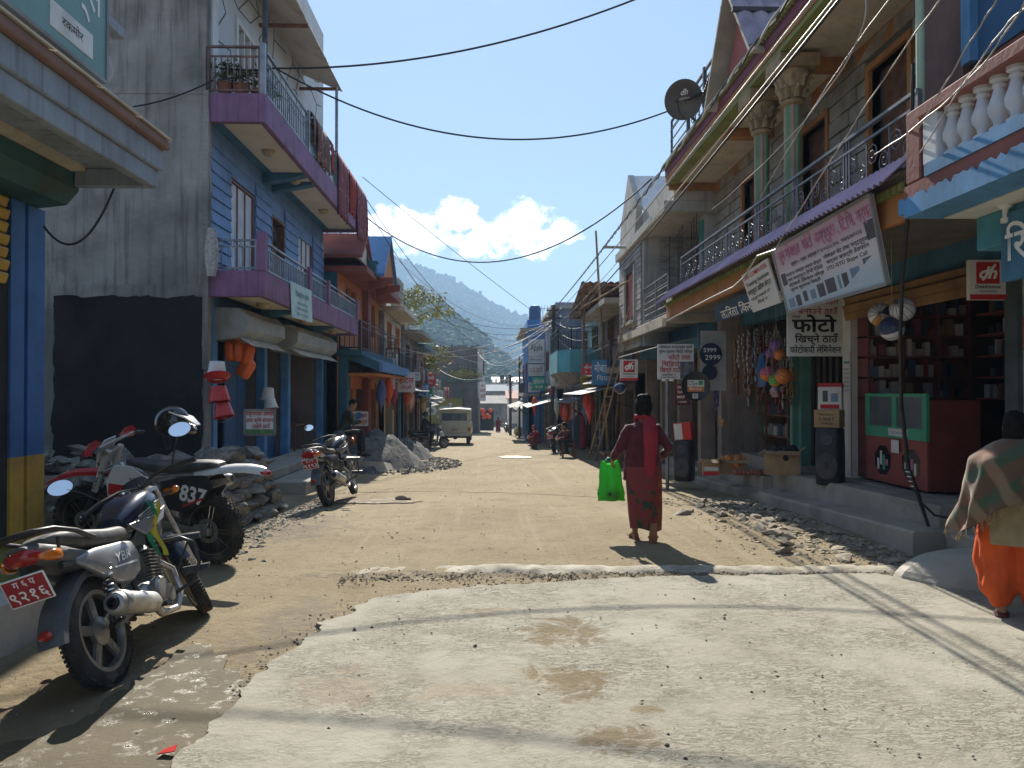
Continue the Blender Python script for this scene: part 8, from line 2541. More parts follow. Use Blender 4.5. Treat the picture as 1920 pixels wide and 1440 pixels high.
XS2 = [(1380 + (i * 37) % 118,606 + (i * 23) % 50,676 + (i * 41) % 100,(i * 5) % 6) for i in range(20)]
SPX = [1386,1393,1404,1416,1384,1397,1409,1421,1470,1482,1488,1462,1378,1440] + [x_[0] + .1 for x_ in XS2]
for i,(px,y0_,y1_,k) in enumerate(((1386,628,690,0),(1393,625,680,5),(1404,622,700,0),(1416,620,690,2),(1384,690,740,1),(1397,682,735,3),(1409,700,745,1),(1421,615,665,5),(1470,690,740,4),(1482,700,760,1),(1488,680,745,3),(1462,735,775,4),(1378,640,720,3),(1440,620,650,5)) + tuple(XS2)):
 strip('%s sachet strip hanging %s from the left in the grocery bay' % (names[k],ORD[sorted(range(34),key=lambda j: SPX[j]).index(i)]),px,y0_,y1_,4.85 + .06 * (i % 3) + (.25 if i > 13 else 0),m_ch[k])
def hanging_cloth(label,px,py0,py1,X,w,m,name='hanging_bag',cat='bag',bulge=.06,seed=0):
 a,b = P(px,py0,X=X),P(px,py1,X=X)
 t = thing(name,label,cat)
 mb = MB(); rings = []
 n = 12
 for i in range(n + 1):
  k = i / n
  ww = w * (.35 + .65 * min(1,k * 2.2)) * (1 - .25 * max(0,k - .8) * 5)
  rings.append([V((a.x + bulge * math.sin(math.pi * min(1,k * 1.05)) * math.sin(q) + .02 * noise.noise(V((q,k * 5,seed))),a.y + ww / 2 * math.cos(q) * (1 + .18 * noise.noise(V((q * 2,k * 4,seed + 3)))),a.z + (b.z - a.z) * k)) for q in [2 * math.pi * j / 18 for j in range(18)]])
 mb.loft(rings)
 mb.build('cloth',m,t,smooth=70)
 MB().tube([(a.x,a.y,a.z),(a.x + .02,a.y,a.z + .35)],.004,4).build('string',m_cable,t)
 return t
m_bl = thin_plastic('blue_film',(.02,.16,.45),.25)
hanging_cloth('bright blue and yellow inflatable bag hanging in the grocery bay',1428,662,726,4.75,.42,m_bl,seed=1)
m_dbp = print_mat('navy_print',[(.02,.03,.12),(.35,.36,.45),(.25,.03,.05)],12,.6)
hanging_cloth('navy patterned school bag hanging from the left green post',1346,708,780,4.6,.5,m_dbp,seed=2)
hanging_cloth('orange cloth roll hanging above the navy school bag',1356,668,710,4.62,.16,m_or,'cloth_roll','cloth',.04,5)
hanging_cloth('pale orange printed bag hanging below the navy school bag',1353,775,805,4.6,.2,M('peach_print',(.5,.26,.14),.7,.4,12,co='O'),seed=6)
hanging_cloth('pinkish plastic bundle hanging below the coloured balls',1452,722,745,4.7,.3,M('mauve_film',(.35,.22,.26),.4,.2,9,co='O'),seed=8)
hanging_cloth('dark blue hung garment beside the round price board',1338,780,840,4.75,.3,M('dusk_blue',(.03,.06,.12),.8,.2,9,co='O'),seed=9)
def ball(label,px,py,X,r,cols,group=None,name='ball',net=False):
 c = P(px,py,X=X)
 t = thing(name,label,'ball',c,(rnd.uniform(0,6),rnd.uniform(0,6),rnd.uniform(0,6)),group)
 mats = cols
 mb = MB()
 n,m = 24,14
 for i in range(m):
  for j in range(n):
   def pt(i_,j_):
    a,q = math.pi * i_ / m,2 * math.pi * j_ / n
    return V((r * math.sin(a) * math.cos(q),r * math.sin(a) * math.sin(q),r * math.cos(a)))
   mb.add([pt(i + 1,j),pt(i + 1,j + 1),pt(i,j + 1),pt(i,j)],[(0,1,2,3)],(j * len(mats) // n) % len(mats))
 mb.build('skin',mats,t,smooth=80)
 if net:
  sm_ = MB()
  for k in range(6):
   q = math.pi * k / 6
   sm_.tube([V((r * 1.01 * math.sin(a) * math.cos(q),r * 1.01 * math.sin(a) * math.sin(q),r * 1.01 * math.cos(a))) for a in [2 * math.pi * i / 24 for i in range(24)]],.003,4,closed=True)
  tag(sm_.build('seam',m_pd,t),kind='stuff')
 return t
mO,mP,mG,mYl,mPu = [M('ball_' + n_,c_,.35,.1,9,co='O') for n_,c_ in (('orange',(.65,.2,.03)),('pink',(.6,.1,.2)),('green',(.12,.4,.05)),('yellow',(.65,.42,.03)),('purple',(.25,.10,.35)))]
ball('lilac ball at the top of the ball net in the grocery bay',1456,648,4.45,.10,[mPu,mPu],net=True)
ball('purple ball on the upper left of the ball net',1444,662,4.45,.085,[mPu,mPu],net=True)
ball('plain orange ball on the upper right of the ball net',1462,665,4.43,.09,[mO,mYl],net=True)
ball('pink and orange ball on the lower left of the ball net',1439,701,4.42,.125,[mP,mO,mYl],net=True)
ball('orange and green ball on the lower right of the ball net',1468,705,4.42,.125,[mO,mYl,mG,mO],net=True)
ball('green and yellow ball lowest in the ball net',1453,713,4.40,.10,[mG,mYl],net=True)
t = thing('ball_net','string net holding the coloured balls in the grocery bay','net')
a = P(1455,610,X=4.44)
mb = MB()
for k in range(8):
 q = 2 * math.pi * k / 8
 mb.tube([a,a + V((.08 * math.cos(q),.12 * math.sin(q),-.25)),a + V((.16 * math.cos(q),.22 * math.sin(q),-.62)),a + V((.10 * math.cos(q),.16 * math.sin(q),-.85))],.003,4)
tag(mb.build('string',m_wire,t),kind='stuff')
MB().tube([a,(a.x,a.y,3.2)],.004,4).build('cord',m_wire,t)
mW,mN = M('ball_white',(.62,.62,.66),.3,.06,9,coat=.3,co='O'),M('ball_navy',(.04,.05,.14),.3,.1,9,co='O')
ball('white football with a tan panel, left of the three hung above the counter',1651,590,4.15,.125,[mW,mW,M('ball_tan',(.5,.26,.06),.4,.1,9,co='O'),mW,mN,mW],net=True)
ball('white and brown football, upper right of the three hung above the counter',1692,580,4.2,.125,[mW,mW,M('ball_skin',(.42,.28,.2),.4,.1,9,co='O'),mW],net=True)
ball('yellow and navy striped football, lowest of the three hung above the counter',1672,616,4.12,.125,[mN,M('ball_tan',(.5,.26,.06)),mN,mW],net=True)
t = thing('ball_string','pale string from the beam down to the three footballs','string')
a = P(1672,560,X=4.15)
MB().tube([(a.x,a.y,3.2),(a.x,a.y,a.z)],.004,5).tube([(a.x,a.y,a.z),P(1651,573,X=4.15)],.004,4).tube([(a.x,a.y,a.z),P(1692,565,X=4.2)],.004,4).tube([(a.x,a.y,a.z),P(1672,600,X=4.12)],.004,4).build('cord_strand',m_wire,t)
ball('white football hanging by the small satellite TV sign',1163,728,3.4,.16,[mW,mW,mN,mW],net=True)
# left goods
def bucket_mesh(name,m,r0,r1,h):
 mb = MB().lathe([(.001,0),(r0,0),(r1,h),(r1 + .015,h),(r1 + .015,h + .012),(r1 - .006,h + .012),(r0 - .006,.012),(.001,.012)],24)
 return mb.mesh(name,m,40)
def bucket(label,px,py,Y,m,r1=.16,h=.26,tilt=(0,0)):
 c = P(px,py,Y=Y)
 t = thing('bucket',label,'bucket',c,(R(180) + tilt[0],tilt[1],0))
 obj('pail',bucket_mesh('pail',m,r1 * .72,r1,h),t)
 MB().tube([V((r1 * math.cos(a),.02,h + r1 * .55 * math.sin(a))) for a in [math.pi * i / 12 for i in range(13)]],.005,5).build('handle',m_wire,t)
 return t
Yk = 11.75
bucket('white bucket hanging topmost on the blue corner post',407,678,Yk,m_wplas,.15,.25,(R(8),R(4)))
bucket('red bucket hung under the white one on the corner post',409,725,Yk,m_red,.16,.22,(R(-5),R(-7)))
bucket('red bucket lowest on the blue corner post',417,757,Yk,m_red,.15,.20,(R(-8),R(-12)))
t = thing('wash_basin','wide red basin rim between the buckets on the corner post','basin',P(408,708,Y=Yk - .05),(R(-20),R(-10),0))
MB().lathe([(.001,-.05),(.12,-.05),(.18,.02),(.20,.02),(.20,.03),(.175,.03),(.115,-.04),(.001,-.04)],28).build('bowl',m_red,t,smooth=40)
bucket('white bucket hanging on the second blue post',503,727,15.05,m_wplas,.14,.22,(R(5),R(6)))
bucket('white bucket with red rim below it on the second blue post',505,748,15.0,m_wplas,.14,.18,(R(-5),R(-10)))
bucket('red bucket lowest on the second blue post',504,760,15.0,m_red,.14,.16,(R(5),R(5)))
jm = MB().loft([ring(0,0,.11,.07,4),ring(.05,0,.13,.085,4),ring(.26,0,.13,.085,4),ring(.32,0,.09,.06,3),ring(.34,.02,.035,.035,2),ring(.38,.02,.035,.035,2)]).xf(Matrix.Rotation(R(-90),4,'Y')).mesh('jerrycan',m_orange,40)
for i,(px,py,lb_) in enumerate(((436,676,'left one of the hanging orange jerrycans'),(447,676,'middle one of the hanging orange jerrycans'),(459,680,'right one of the hanging orange jerrycans'),(452,706,'lower orange jerrycan on the shop shelf'))):
 c = P(px,py,Y=13.0)
 o = obj('jerrycan',jm,None,loc=(c.x,c.y,c.z),rot=(R(8 * i),R(-8 + 9 * i),R(20 * i))); tag(o,lb_ + ' in the blue house shop','jerrycan','orange jerrycans in the shop')
for zi,z in enumerate((.98,1.38,1.78)):
 y = 12.5; nb_ = 0
 while y < 13.75:
  nb_ += 1
  w,h = rnd.uniform(.08,.2),rnd.uniform(.12,.28); k = rnd.randrange(10)
  o = obj('shop_box',bxm[k],None,loc=(XF - 1.22,y + w / 2,z)); o.scale = (.16,w,h)
  tag(o,lb[k] + ' box, %s from the near end of the %s blue house shelf' % (ORD[nb_ - 1],['lowest','middle','top'][zi]),'box','boxes on the blue house shelves'); y += w + rnd.uniform(.02,.08)
t = thing('table','small dark table with a bundle in the open bay of the blue house','table',(-4.9,18.4,.1))
MB().box(-.3,.3,-.45,.45,.70,.74).build('top',m_wood,t)
for dx in (-.26,.26):
 for dy in (-.4,.4): boxpart('leg',(dx - .02,dx + .02,dy - .02,dy + .02,0,.70),m_wood,t)
def blanket(label,ya,yb,z1,m,seed,zt=7.16):
 t = thing('blanket',label,'blanket')
 mb = MB(); rows = []
 prof = [(.10,zt - .5),(.09,zt - .1),(.05,zt + .02),(0,zt + .035),(-.05,zt + .02),(-.075,zt - .1)]
 n = 14
 for i in range(n):
  prof.append((-.08,zt - .1 - (zt - .1 - z1) * (i + 1) / n))
 for x_,z_ in prof:
  row = []
  for j in range(23):
   y = ya + (yb - ya) * j / 22
   dz = max(0,zt - z_)
   row.append(V((XB - .05 - x_ + (.035 * math.sin(y * 17 + seed) + .03 * noise.noise(V((y * 4,z_ * 2,seed)))) * min(1,dz * 2.5),y + .03 * noise.noise(V((z_ * 3,y,seed))),z_ + (.05 * noise.noise(V((y * 3,0,seed))) if z_ < zt - .3 else 0))))
  rows.append(row)
 mb.loft(rows,caps=False,closed=False)
 o = mb.build('cloth',m,t,smooth=80)
 sol = o.modifiers.new('s','SOLIDIFY'); sol.thickness = .02
 return t
m_q1 = print_mat('brown_blanket',[(.15,.07,.05),(.28,.16,.11),(.08,.05,.05)],7,.55)
m_q2 = M('red_blanket',(.27,.035,.03),.9,.2,8,.3,40)
m_q3 = print_mat('maroon_stripe_blanket',[(.20,.055,.065),(.30,.14,.12),(.12,.03,.05)],11,.58)
ly = lambda px: gy(px,XB - .02)
blanket('brown patterned blanket drying on the upper purple balcony, nearest of the row',ly(590),ly(614),6.35,m_q1,1)
blanket('small bright red cloth drying between the blankets',ly(616),ly(622),6.5,m_q2,2)
blanket('maroon striped blanket hanging lowest over the balcony edge',ly(630),ly(650),5.75,m_q3,3)
blanket('dark red blanket draped on the balcony corner',ly(652),ly(664),6.1,m_q2,4)
blanket('pinkish maroon blanket at the far end of the upper balcony',ly(665),ly(684),5.72,m_q3,5)
blanket('brown cloth drying by the near end of the blanket row',ly(582),ly(588),6.6,m_q1,6)
pm_ = MB().lathe([(.001,0),(.09,0),(.12,.2),(.13,.2),(.13,.22),(.11,.22),(.001,.2)],14).mesh('flower_pot',M('terracotta',(.36,.13,.06),.85,.15,6,co='O'),40)
for i,(x_,y_) in enumerate(((-4.3,12.3),(-4.05,12.35),(-3.85,12.6),(-3.85,13.0))):
 t = thing('potted_plant',['leafy pot plant in the back corner of the top balcony','pot plant behind the rusty end rail','pot plant at the near corner of the top balcony','pot plant behind the front rail of the top balcony'][i],'plant',(x_,y_,6.33))
 obj('flower_pot',pm_,t)
 mb = MB(); rr = random.Random(i)
 leaf_mesh([V((0,0,.3)),V((.03,0,.4)),V((-.03,.02,.35)),V((0,0,.5))],rr,130,.08,.12,mb)
 tag(mb.build('foliage',m_leafg,t),kind='stuff')
t = thing('fish_net','bundle of pale netting hung at the corner of the lower balcony','net')
c = P(396,470,Y=11.95)
mb = MB(); rings = []
for i in range(12):
 a = i / 11
 rings.append([V((c.x + (.05 + .05 * math.sin(a * 3)) * math.cos(q) * (1 + .3 * math.sin(q * 5)),c.y + .05 * math.sin(q),c.z + .35 - .75 * a)) for q in [2 * math.pi * j / 14 for j in range(14)]])
mb.loft(rings); mb.build('netting',M('net_grey',(.38,.36,.34),.9,.2,20,.4,80),t)
for i in range(26):
 y,z = 5.2 + 1.75 * ((i * 7) % 26) / 26,1.0 + 1.75 * ((i * 11) % 26) / 26
 w,h = .10 + .10 * ((i * 5) % 7) / 7,.12 + .14 * ((i * 3) % 5) / 5
 pts = [V((4.946 - .0012 * (i % 3),y + w * math.cos(a) * (1 + .3 * noise.noise(V((a,i,0)))),z + h * math.sin(a) * (1 + .3 * noise.noise(V((a,i,5)))))) for a in [R(45 * k + 20) for k in range(8)]]
 o = MB().prism(pts,(.001,0,0)).build('torn_poster',[m_sw,M('poster_teal',(.10,.17,.18),.8,.3,8),M('poster_grey',(.3,.3,.3),.8,.3,8),M('poster_red',(.3,.12,.1),.8,.3,8)][i % 4],bpy.data.objects['baluster_house'])
# wires, poles, ladder, dish
WG = 'overhead wires across the street'
def wire(label,pts,r,m,group=WG,n=None,name='wire'):
 mb = MB()
 mb.tube(pts,r,6)
 return tag(mb.build(name,m,smooth=60),label,'wire',group)
wire('thick black cable sagging from the top balcony up over the street',sag(P(412,128,X=-4.3),P(515,128,X=-3.66),.03,6) + sag(P(515,128,X=-3.66),P(1330,-62,X=3.62),.45,30)[1:],.017,m_cable)
wire('black cable sagging from the tin canopy to the satellite dish',sag(P(412,150,X=-4.2),P(515,127,X=-3.62),.02,6) + sag(P(515,127,X=-3.62),P(1256,207,X=3.12),.82,34)[1:],.016,m_cable)
wire('long black cable sagging low from the blankets to the gable house rail',sag(P(684,405,X=-3.62),P(1222,335,X=3.72),1.62,36),.018,m_cable)
wire('thin grey wire running straight from the blankets to the far pole',sag(P(680,332,X=-3.6),P(1036,610,Y=35),.1,20),.010,m_cable)
for i in range(2):
 wire(['upper','lower'][i] + ' of two slack thin wires from the purple balcony to the blue block',sag(P(686,372 + 16 * i,X=-3.6),P(998,628 + 12 * i,Y=44),1.7 + .35 * i,26),.011,m_cable)
top = P(1040,578,Y=35)
for i,(px,x_,m_,r,dz,lb_) in enumerate(((1487,2.2,m_cable,.020,0,'thick twisted black'),(1532,2.3,m_wire,.011,-.25,'thick pale'),(1572,2.45,m_wire,.008,-.75,'upper of a pair of pale'),(1583,2.5,m_cable,.014,-.95,'lower dark one of a pair of'))):
 a = P(px,-12,X=x_)
 pts = sag(a,top + V((.05 * i,0,dz)),.10 + .05 * i,60)
 if i == 0:
  t = thing('wire','thick twisted black cable running down along the right hand fronts to the far pole','wire',group=WG)
  for ph in (0,3.14):
   MB().tube([p + V((.016 * math.cos(k * 1.3 + ph),0,.016 * math.sin(k * 1.3 + ph))) for k,p in enumerate(sag(a,top,.1,150))],.012,5).build('strand',m_cable if ph else m_wire,t,smooth=60)
 else:
  wire(lb_ + ' wire down the right hand fronts',pts,r,m_)
ends = [((1622,-10),2.95,(1525,205),3.05,(1335,392),3.3,'pale service wire ending loose by the near column'),((1672,-8),3.0,(1530,195),3.1,(1425,372),3.4,'pale forked wire reaching the iron balcony rail'),
  ((1768,-10),2.9,(1600,235),3.1,(1452,470),3.27,'long pale wire coming down to the pent roof above the banner'),((1878,-10),2.85,(1800,110),3.1,(1690,300),3.4,'pale wire crossing the blue wall to the green pipe'),
  ((1925,-5),2.7,(1790,175),3.1,(1640,290),3.45,'curling pale wire reaching the iron balcony rail from the corner'),((1940,20),2.75,(1850,95),3.0,(1700,330),3.38,'short loose wire in front of the balustrade')]
for (a,xa,b,xb,c,xc,lb_) in ends:
 p,q,r_ = P(*a,X=xa),P(*b,X=xb),P(*c,X=xc)
 pts = []
 for i in range(25):
  u = i / 24
  v = (1 - u) ** 2 * p + 2 * u * (1 - u) * (2 * q - (p + r_) / 2) + u * u * r_
  pts.append(v + V((0,.012 * noise.noise(V((u * 9,a[0],1))),.018 * noise.noise(V((u * 8,a[0],5))))))
 wire(lb_,pts,.0058,m_wire)
wire('black cable curling along the pent roof edge above the banner',[P(1250,602,X=3.27),P(1330,560,X=3.26),P(1375,538,X=3.25),P(1395,520,X=3.22),P(1420,480,X=3.2),P(1455,468,X=3.24)],.012,m_wire)
for i in range(3):
 wire(['top','middle','bottom'][i] + ' black cable laid along the purple pent roof',[V((3.40 + .09 * i,6.4 + 8.4 * k / 16,3.46 + .045 * i + .02 * noise.noise(V((k * .7,i * 5,2))))) for k in range(17)],.011,m_cable)
t = thing('service_cable','thick black service cable bound with white tape dropping to the right hand step','cable')
pts = [P(1712,120,X=3.46),P(1708,340,X=3.40),P(1692,520,X=3.62),P(1688,640,X=3.85),P(1690,760,X=4.05),P(1703,880,X=4.22),P(1722,930,X=4.3),P(1741,987,X=4.38)]
MB().tube(pts,[.014,.018,.018,.018,.02,.024,.022,.016],8).build('cable',m_cable,t,smooth=60)
MB().tube([P(1706,885,X=4.22),P(1725,940,X=4.28),P(1752,966,X=4.4),P(1800,975,X=4.5),P(1850,968,X=4.6)],.012,6).build('cable_tail',m_cable,t,smooth=60)
for k in range(4):
 a = P(1703 + 3 * k,884 + 9 * k,X=4.215 + .01 * k)
 MB().tube([a - V((.028,0,0)),a + V((0,-.028,-.004)),a + V((.028,0,-.008))],.005,5).build('tape',m_inkw,t)
rnd = random.Random(77)
WF = 'wires crossing the far street'
dest = [P(1036,600 + 8 * i,Y=35) for i in range(3)] + [P(992,655,Y=44),P(985,690,Y=44),P(956,705,Y=66)]
srcs = [(690,430,24),(705,520,27),(748,560,29),(752,590,30),(760,640,36),(775,690,40),(720,640,28),(735,600,29),(800,660,50),(895,660,74.5),(760,610,33),(700,560,25),(740,660,31),(690,600,24),(897,700,74.5),(820,690,60)]
for i,(px,py,Y_) in enumerate(srcs):
 a = P(px,py,Y=Y_); b = dest[i % 6]
 wire('slack wire crossing the far street, %s lowest where it leaves the left hand houses' % ORD[sorted(range(16),key=lambda j: -srcs[j][1]).index(i)],sag(a,b,rnd.uniform(.5,1.5),16),.009 + .006 * (Y_ > 40),m_wire if i % 3 == 0 else m_cable,WF)
b2 = P(1130,560,Y=24)
for i in range(4):
 wire(['highest','second highest','third highest','lowest'][i] + ' wire from the main pole to the bamboo poles on the right',sag(top + V((0,0,-.3 - .3 * i)),b2 + V((.3 * i,0,-.25 * i)),.3 + .2 * i,14),.010,m_wire if i % 2 else m_cable,'wires by the bamboo poles')
def pole(label,px,Y_,py_top,r,m,arms=True,dx=0.0):
 x = P(px,735,Y=Y_).x
 zt = P(px,py_top,Y=Y_).z
 t = thing('utility_pole',label,'pole',(x,Y_,gz(Y_) - .1))
 h = zt - gz(Y_) + .1
 MB().tube([(0,0,0),(dx * .5,0,h * .5),(dx,0,h)],[r,r * .9,r * .75],10).build('shaft',m,t,smooth=50)
 if arms:
  mb = MB()
  for k in range(3):
   mb.bar((dx - .35,0,h - .25 - k * .35),(dx + .35,0,h - .25 - k * .35),.05,.05)
  mb.build('cross_arm',m_iron,t)
  iv = MB().lathe([(.001,0),(.03,0),(.045,.04),(.03,.06),(.045,.09),(.02,.12),(.001,.12)],8).mesh('insulator',m_wplas,50)
  for k in range(3):
   for s_ in (-.3,.3): obj('insulator',iv,t,loc=(dx + s_,0,h - .225 - k * .35))
  mb = MB()
  for k in range(9):
   c_ = V((dx,-.08,h - .5 - .12 * k)); q = rnd.uniform(.1,.28)
   mb.tube([c_ + V((q * math.cos(a) * .7,.05 * math.sin(a * 2),q * math.sin(a))) for a in [6.283 * j / 12 for j in range(12)]],.009,4,closed=True)
  tag(mb.build('wire_coil',m_cable,t),kind='stuff')
 return t
m_pole = M('dark_pole',(.055,.05,.048),.8,.2,3,.2,20)
m_bam = M('bamboo_pole',(.30,.215,.13),.7,.2,4,.15,30,dirt=.3)
pole('tall dark utility pole with coiled wires beside the grey block',1034,35,572,.10,m_pole,dx=.12)
pole('thin dark utility pole at the far right of the street',957,66,702,.13,m_pole)
pole('slim leaning pole beside the far blue block',974,56,668,.09,m_pole,False)
def stick(label,a,b,r0,r1,m=m_bam,name='bamboo_pole',cat='pole'):
 a,b = V(a),V(b)
 mb = MB()
 n = 9
 mb.tube([a.lerp(b,i / n) + V((.02 * noise.noise(V((i,a.x * 5,0))),0,0)) for i in range(n + 1)],[r0 + (r1 - r0) * i / n for i in range(n + 1)],8)
 for i in range(1,n):
  c_ = a.lerp(b,i / n)
  mb.tube([c_ - V((0,0,.012)),c_ + V((0,0,.012))],r0 + (r1 - r0) * i / n + .005,8)
 return tag(mb.build(name,m,smooth=50),label,cat)
stick('tall bamboo pole rising above the tin roof beside the ladder',G(1142,862),P(1117,432,Y=22.5),.055,.03)
stick('bamboo pole leaning the other way across the ladder',G(1150,858),P(1178,520,Y=22),.05,.032)
stick('short bamboo prop standing under the awning by the ladder',G(1128,858),P(1142,640,Y=22.6),.04,.03)
a,b = P(1095,575,Y=22.6),P(1228,498,Y=19)
stick('thin bamboo lashed level across the two bamboo poles',a,b,.03,.025)
t = thing('ladder','long bamboo ladder leaning from the street against the gable house','ladder')
l0,l1 = G(1103,862),G(1117,864)
u0,u1 = P(1180,575,Y=19.3),P(1190,577,Y=19.3)
MB().tube([l0,l0.lerp(u0,.5),u0],[.03,.028,.024],8).build('rail',m_bam,t,smooth=50); MB().tube([l1,l1.lerp(u1,.5),u1],[.03,.028,.024],8).build('rail',m_bam,t,smooth=50)
for i in range(1,17):
 k = i / 17
 MB().tube([l0.lerp(u0,k) - (l1 - l0) * .15,l1.lerp(u1,k) + (l1 - l0) * .15],.014,6).build('rung',m_bam,t)
t = thing('satellite_dish','dark round satellite dish on the roof rail of the stone house','satellite dish')
c = P(1282,187,X=3.32)
f = (V((0,0,1.2)) - c).normalized() + V((-.25,.15,.12)); f.normalize()
T = Matrix.Translation(c) @ f.to_track_quat('Z','Y').to_matrix().to_4x4()
m_ds = M('dish_grey',(.085,.07,.062),.6,.12,3,dirt=.3)
MB().lathe([(.001,-.05),(.12,-.04),(.24,-.015),(.335,.03),(.34,.028),(.24,-.025),(.12,-.052),(.001,-.062)],36,T).build('reflector',m_ds,t,smooth=50)
u_ = V((0,0,1)) - f * f.z; u_.normalize()
Tt = frame3(c - f * .005,u_.cross(f),u_)
text('dh',Tt @ Matrix.Translation((.03,.12,.03)),.10,M('dish_print',(.55,.5,.48),.6),t,.13,.02,skew=.3)
text('DishHome',Tt @ Matrix.Translation((.02,0.02,.012)),.04,MATS['dish_print'],t,.3)
MB().tube([c - f * .06,(3.6,c.y - .3,c.z + .02),(3.62,c.y - 1.1,7.05)],.025,8).tube([c - f * .06,c - f * .12 + V((.1,0,-.3)),(3.62,c.y + .1,6.3)],.022,8).build('mount',m_iron,t,smooth=50)
MB().tube([c - u_ * .33,c + f * .32 - u_ * .20,c + f * .36 - u_ * .05],.012,6).build('feed_arm',m_iron,t)
MB().ell(c + f * .38 - u_ * .02,(.035,.035,.05),10,8).build('feed_horn',m_iron,t,smooth=60)
def aerial(label,px,py,Y_,h):
 c_ = P(px,py,Y=Y_)
 t = thing('tv_aerial',label,'aerial',c_)
 mb = MB().tube([(0,0,-h),(0,0,0)],.02,5)
 mb.tube([(-.5,0,0),(.5,0,0)],.012,4)
 mb.build('mast',m_iron,t)
 el = MB().tube([(0,-.25,0),(0,.25,0)],.01,4).tube([(0,0,-.18),(0,0,.18)],.01,4).mesh('element',m_iron)
 for k in range(6): obj('element',el,t,loc=(-.45 + .18 * k,0,0))
aerial('thin television aerial above the blue block',1018,578,46,1.1)
aerial('thin television aerial on the dark block roof',868,636,76,1.3)
wire('black cable hanging in a loop from the grey-blue roof slab',sag(P(82,424,X=-4.06),P(214,352,X=-3.5),.32,18),.011,m_cable,None)
wire('cable pinned across the bare end wall up to the balcony',sag(P(250,200,Y=12.0),P(400,150,Y=12.0),.06,12),.012,m_cable,None)
rr = random.Random(9)
cl = [(.5,.12,.14),(.55,.52,.5),(.1,.14,.3),(.45,.2,.06),(.25,.05,.08),(.3,.4,.36),(.6,.5,.2)]
cn_ = ['red','white','navy','orange','wine','pale green','cream']
i = 0
for (Xc,ys,z0) in ((-3.15,[33.8 + .55 * k for k in range(10)],2.6),(-3.1,[40.4 + .6 * k for k in range(9)],2.3),(3.2,[29.2 + .6 * k for k in range(5)],1.4),(-3.05,[48 + .7 * k for k in range(8)],1.9)):
 for k,y in enumerate(ys):
  q = rr.randrange(7)
  mb = MB(); L = rr.uniform(.5,1.0)
  mb.loft([[V((Xc + .03 * math.sin(j * 1.7 + a * 3),y - .2 + .4 * j / 6,z0 - L * a)) for j in range(7)] for a in (0,.35,.7,1)],caps=False,closed=False)
  o = mb.build('washing',M('wash_%d' % q,cl[q],.9,.15,5),smooth=70)
  so_ = o.modifiers.new('s','SOLIDIFY'); so_.thickness = .012
  tag(o,'%s garment drying, %s from the near end of the %s' % (cn_[q],ORD[k],['grey house rail','pink house rail','line under the turquoise balcony','brown house rail'][i]),'washing','washing along the far houses')
 i += 1
hang = [(3.0,23.5,.2,m_red,'red'),(3.05,24.4,.3,m_or,'orange'),(3.1,25.2,.1,MATS['wash_2'],'navy'),(2.9,30.2,-.2,m_or,'orange'),(2.9,31.5,-.1,m_rdc,'dark red'),(2.8,33,0,MATS['wash_5'],'pale green'),(2.1,38.2,0,m_or,'orange'),(-3.3,29.4,.5,m_or,'orange'),(-3.3,30.6,.4,MATS['wash_1'],'white'),(-3.4,32,.3,m_red,'red'),(-3.2,35,.1,MATS['wash_6'],'cream'),(-3.3,22.6,.6,MATS['wash_2'],'navy'),(-3.3,24.2,.7,m_or,'orange'),(-3.35,25.8,.6,MATS['wash_4'],'wine')]
for k,(x,y,z,m_,cn__) in enumerate(hang):
 mb = MB(); rings = []
 for j in range(9):
  a = j / 8
  rings.append([V((x + .16 * math.sin(math.pi * min(.95,a + .1)) * math.cos(q) * (1 + .2 * noise.noise(V((q,a * 4,k)))),y + .2 * math.sin(math.pi * min(.95,a + .1)) * math.sin(q),z + 1.35 - .95 * a)) for q in [6.283 * h / 12 for h in range(12)]])
 mb.loft(rings)
 tag(mb.build('hung_bundle',m_,smooth=70),'%s hung bundle, %s from the camera under the %s awnings' % (cn__,ORD[sum(1 for h in hang if h[1] < y and (h[0] > 0) == (x > 0))],'right hand' if x > 0 else 'left hand'),'bundle')
for k,(x,y,w,h,m_,lb_) in enumerate(((2.6,26.5,.9,.5,m_wood,'low wooden bench by the crouching man'),(2.75,29.5,.5,.45,MATS['green_sack'],'green plastic crate under the turquoise balcony'),(3.2,20.6,.8,.4,m_wood,'rough wooden plank seat beside the bamboo poles'),(-3.3,31.0,.9,.55,m_wood,'wooden stall table under the cream house awning'),(-3.2,36.5,1.2,.6,m_card,'row of cardboard trays under the grey house awning'),(2.3,47,1.0,.6,m_card,'brown crate stack by the blue block'))):
 t = thing('stall_bench',lb_,'bench',(x,y,gz(y)))
 boxpart('top',(-.25,.25,-w / 2,w / 2,h - .06,h),m_,t)
 for dx in (-.2,.2):
  for dy in (-w / 2 + .06,w / 2 - .06): boxpart('leg',(dx - .03,dx + .03,dy - .03,dy + .03,0,h - .06),m_,t)
t = thing('orange_stall','orange decorated stall with flags at the far end of the street','stall')
c = G(905,808)
for k in range(14):
 MB().ell((c.x + rr.uniform(-1.4,1.4),c.y + rr.uniform(-.5,.5),c.z + rr.uniform(1.6,2.9)),rr.uniform(.18,.34),7,5).build('garland',m_or,t)
boxpart('frame',(c.x - 1.4,c.x + 1.4,c.y + .6,c.y + .8,c.z,c.z + 2.6),m_dkc,t)
t = thing('paper_scrap','crumpled red and white paper scrap lying on the slab edge','litter')
q = G(312,1416,.02)
MB().hexa([q + V((-.03,-.02,.012)),q + V((.04,-.015,.02)),q + V((.035,.03,.03)),q + V((-.02,.025,.012))],[q + V((-.03,-.02,.016)),q + V((.04,-.015,.024)),q + V((.035,.03,.034)),q + V((-.02,.025,.016))]).build('scrap',m_red,t)
t = thing('street_clod','dark clod of mud beside the wet patch in the street','clod')
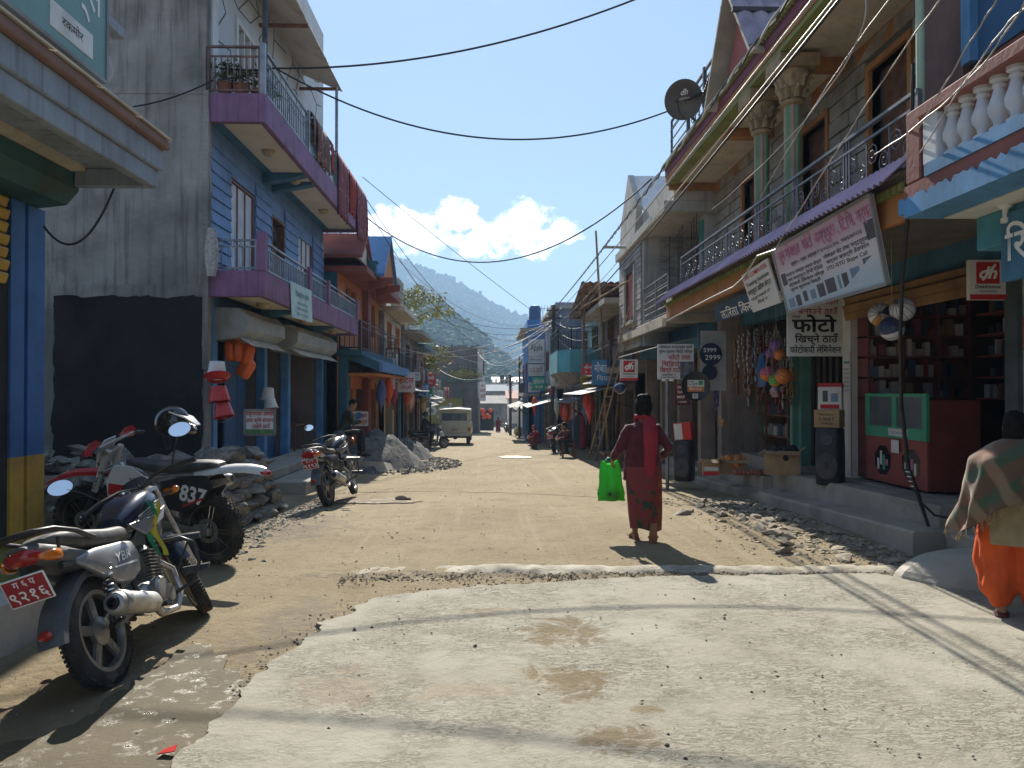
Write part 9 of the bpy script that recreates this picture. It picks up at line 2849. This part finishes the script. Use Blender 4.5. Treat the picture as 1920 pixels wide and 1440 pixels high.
q = G(752,938)
MB().ell((q.x,q.y,q.z + .03),(.10,.06,.05),9,6).ell((q.x + .1,q.y,q.z + .02),(.06,.05,.03),8,5).build('mud',m_clod,t)
bc = [(m_sw,'white',m_inkr),(m_green,'green',m_inkw),(m_b2,'blue',m_inkw),(m_red,'red',m_inkw),(m_sw,'pale',m_b2),(M('sign_yellow',(.5,.36,.05),.6),'yellow',m_ink)]
wd = ['पसल','होटल','किराना','मोबाइल','फेन्सी','औषधी','चिया','LG','NCELL','टेलर']
rr = random.Random(31)
bs_ = [(-3.3,24.5 + 2.55 * k) for k in range(13)] + [(3.25 - (.9 if k > 7 else .25 if k > 3 else 0),22.6 + 2.3 * k) for k in range(12)]
for k,(x,y) in enumerate(bs_):
 if y > 47: x = x - 1.2 if x < 0 else x
 m_,nm,ik = bc[rr.randrange(6)]
 w,h = rr.uniform(.45,.8),rr.uniform(.35,.75)
 z = gz(y) + rr.uniform(2.15,3.0); x += rr.uniform(-.15,.25)
 side = 'left' if x < 0 else 'right'
 n_ = sum(1 for b_ in bs_[:k] if (b_[0] < 0) == (x < 0))
 sign('%s shop board facing up the street, %s along the %s hand awnings' % (nm,ORD[n_],side),(x - w / 2,y,z + h),(x + w / 2,y,z + h),(x + w / 2,y,z),(x - w / 2,y,z),m_,[(wd[k % 10],.5,.35,.3,ik,.8,.015),(wd[(k + 3) % 10],.5,.75,.18,ik,.6)])
 xo = x + (-.35 if x < 0 else .35)
 o = MB().tube([(xo,y + .3,gz(y) - .1),(xo,y + .3,z + .2)],.045,6).build('awning_post',[m_bam,m_iron,m_bluepost][k % 3],smooth=50)
 tag(o,'%s awning post, %s along the %s hand shop fronts' % (['bamboo','dark iron','blue'][k % 3],ORD[n_],side),'post','awning posts along the shops')
 if k % 2:
  L = rr.uniform(1.2,2.0)
  s_ = 1 if x < 0 else -1
  o = corrugated('tin_awning',(x + s_ * .35,y + .3,z + .05),(-s_ * 1.1,0,.45),(0,L,0),.12,.015,[m_tin,m_mauve,MATS['rusty_tin']][k % 3])
  tag(o,'sloping tin awning, %s along the %s hand shop fronts' % (ORD[n_ // 2],side),'awning','tin awnings along the shops')
make_texts()
bake_modifiers()
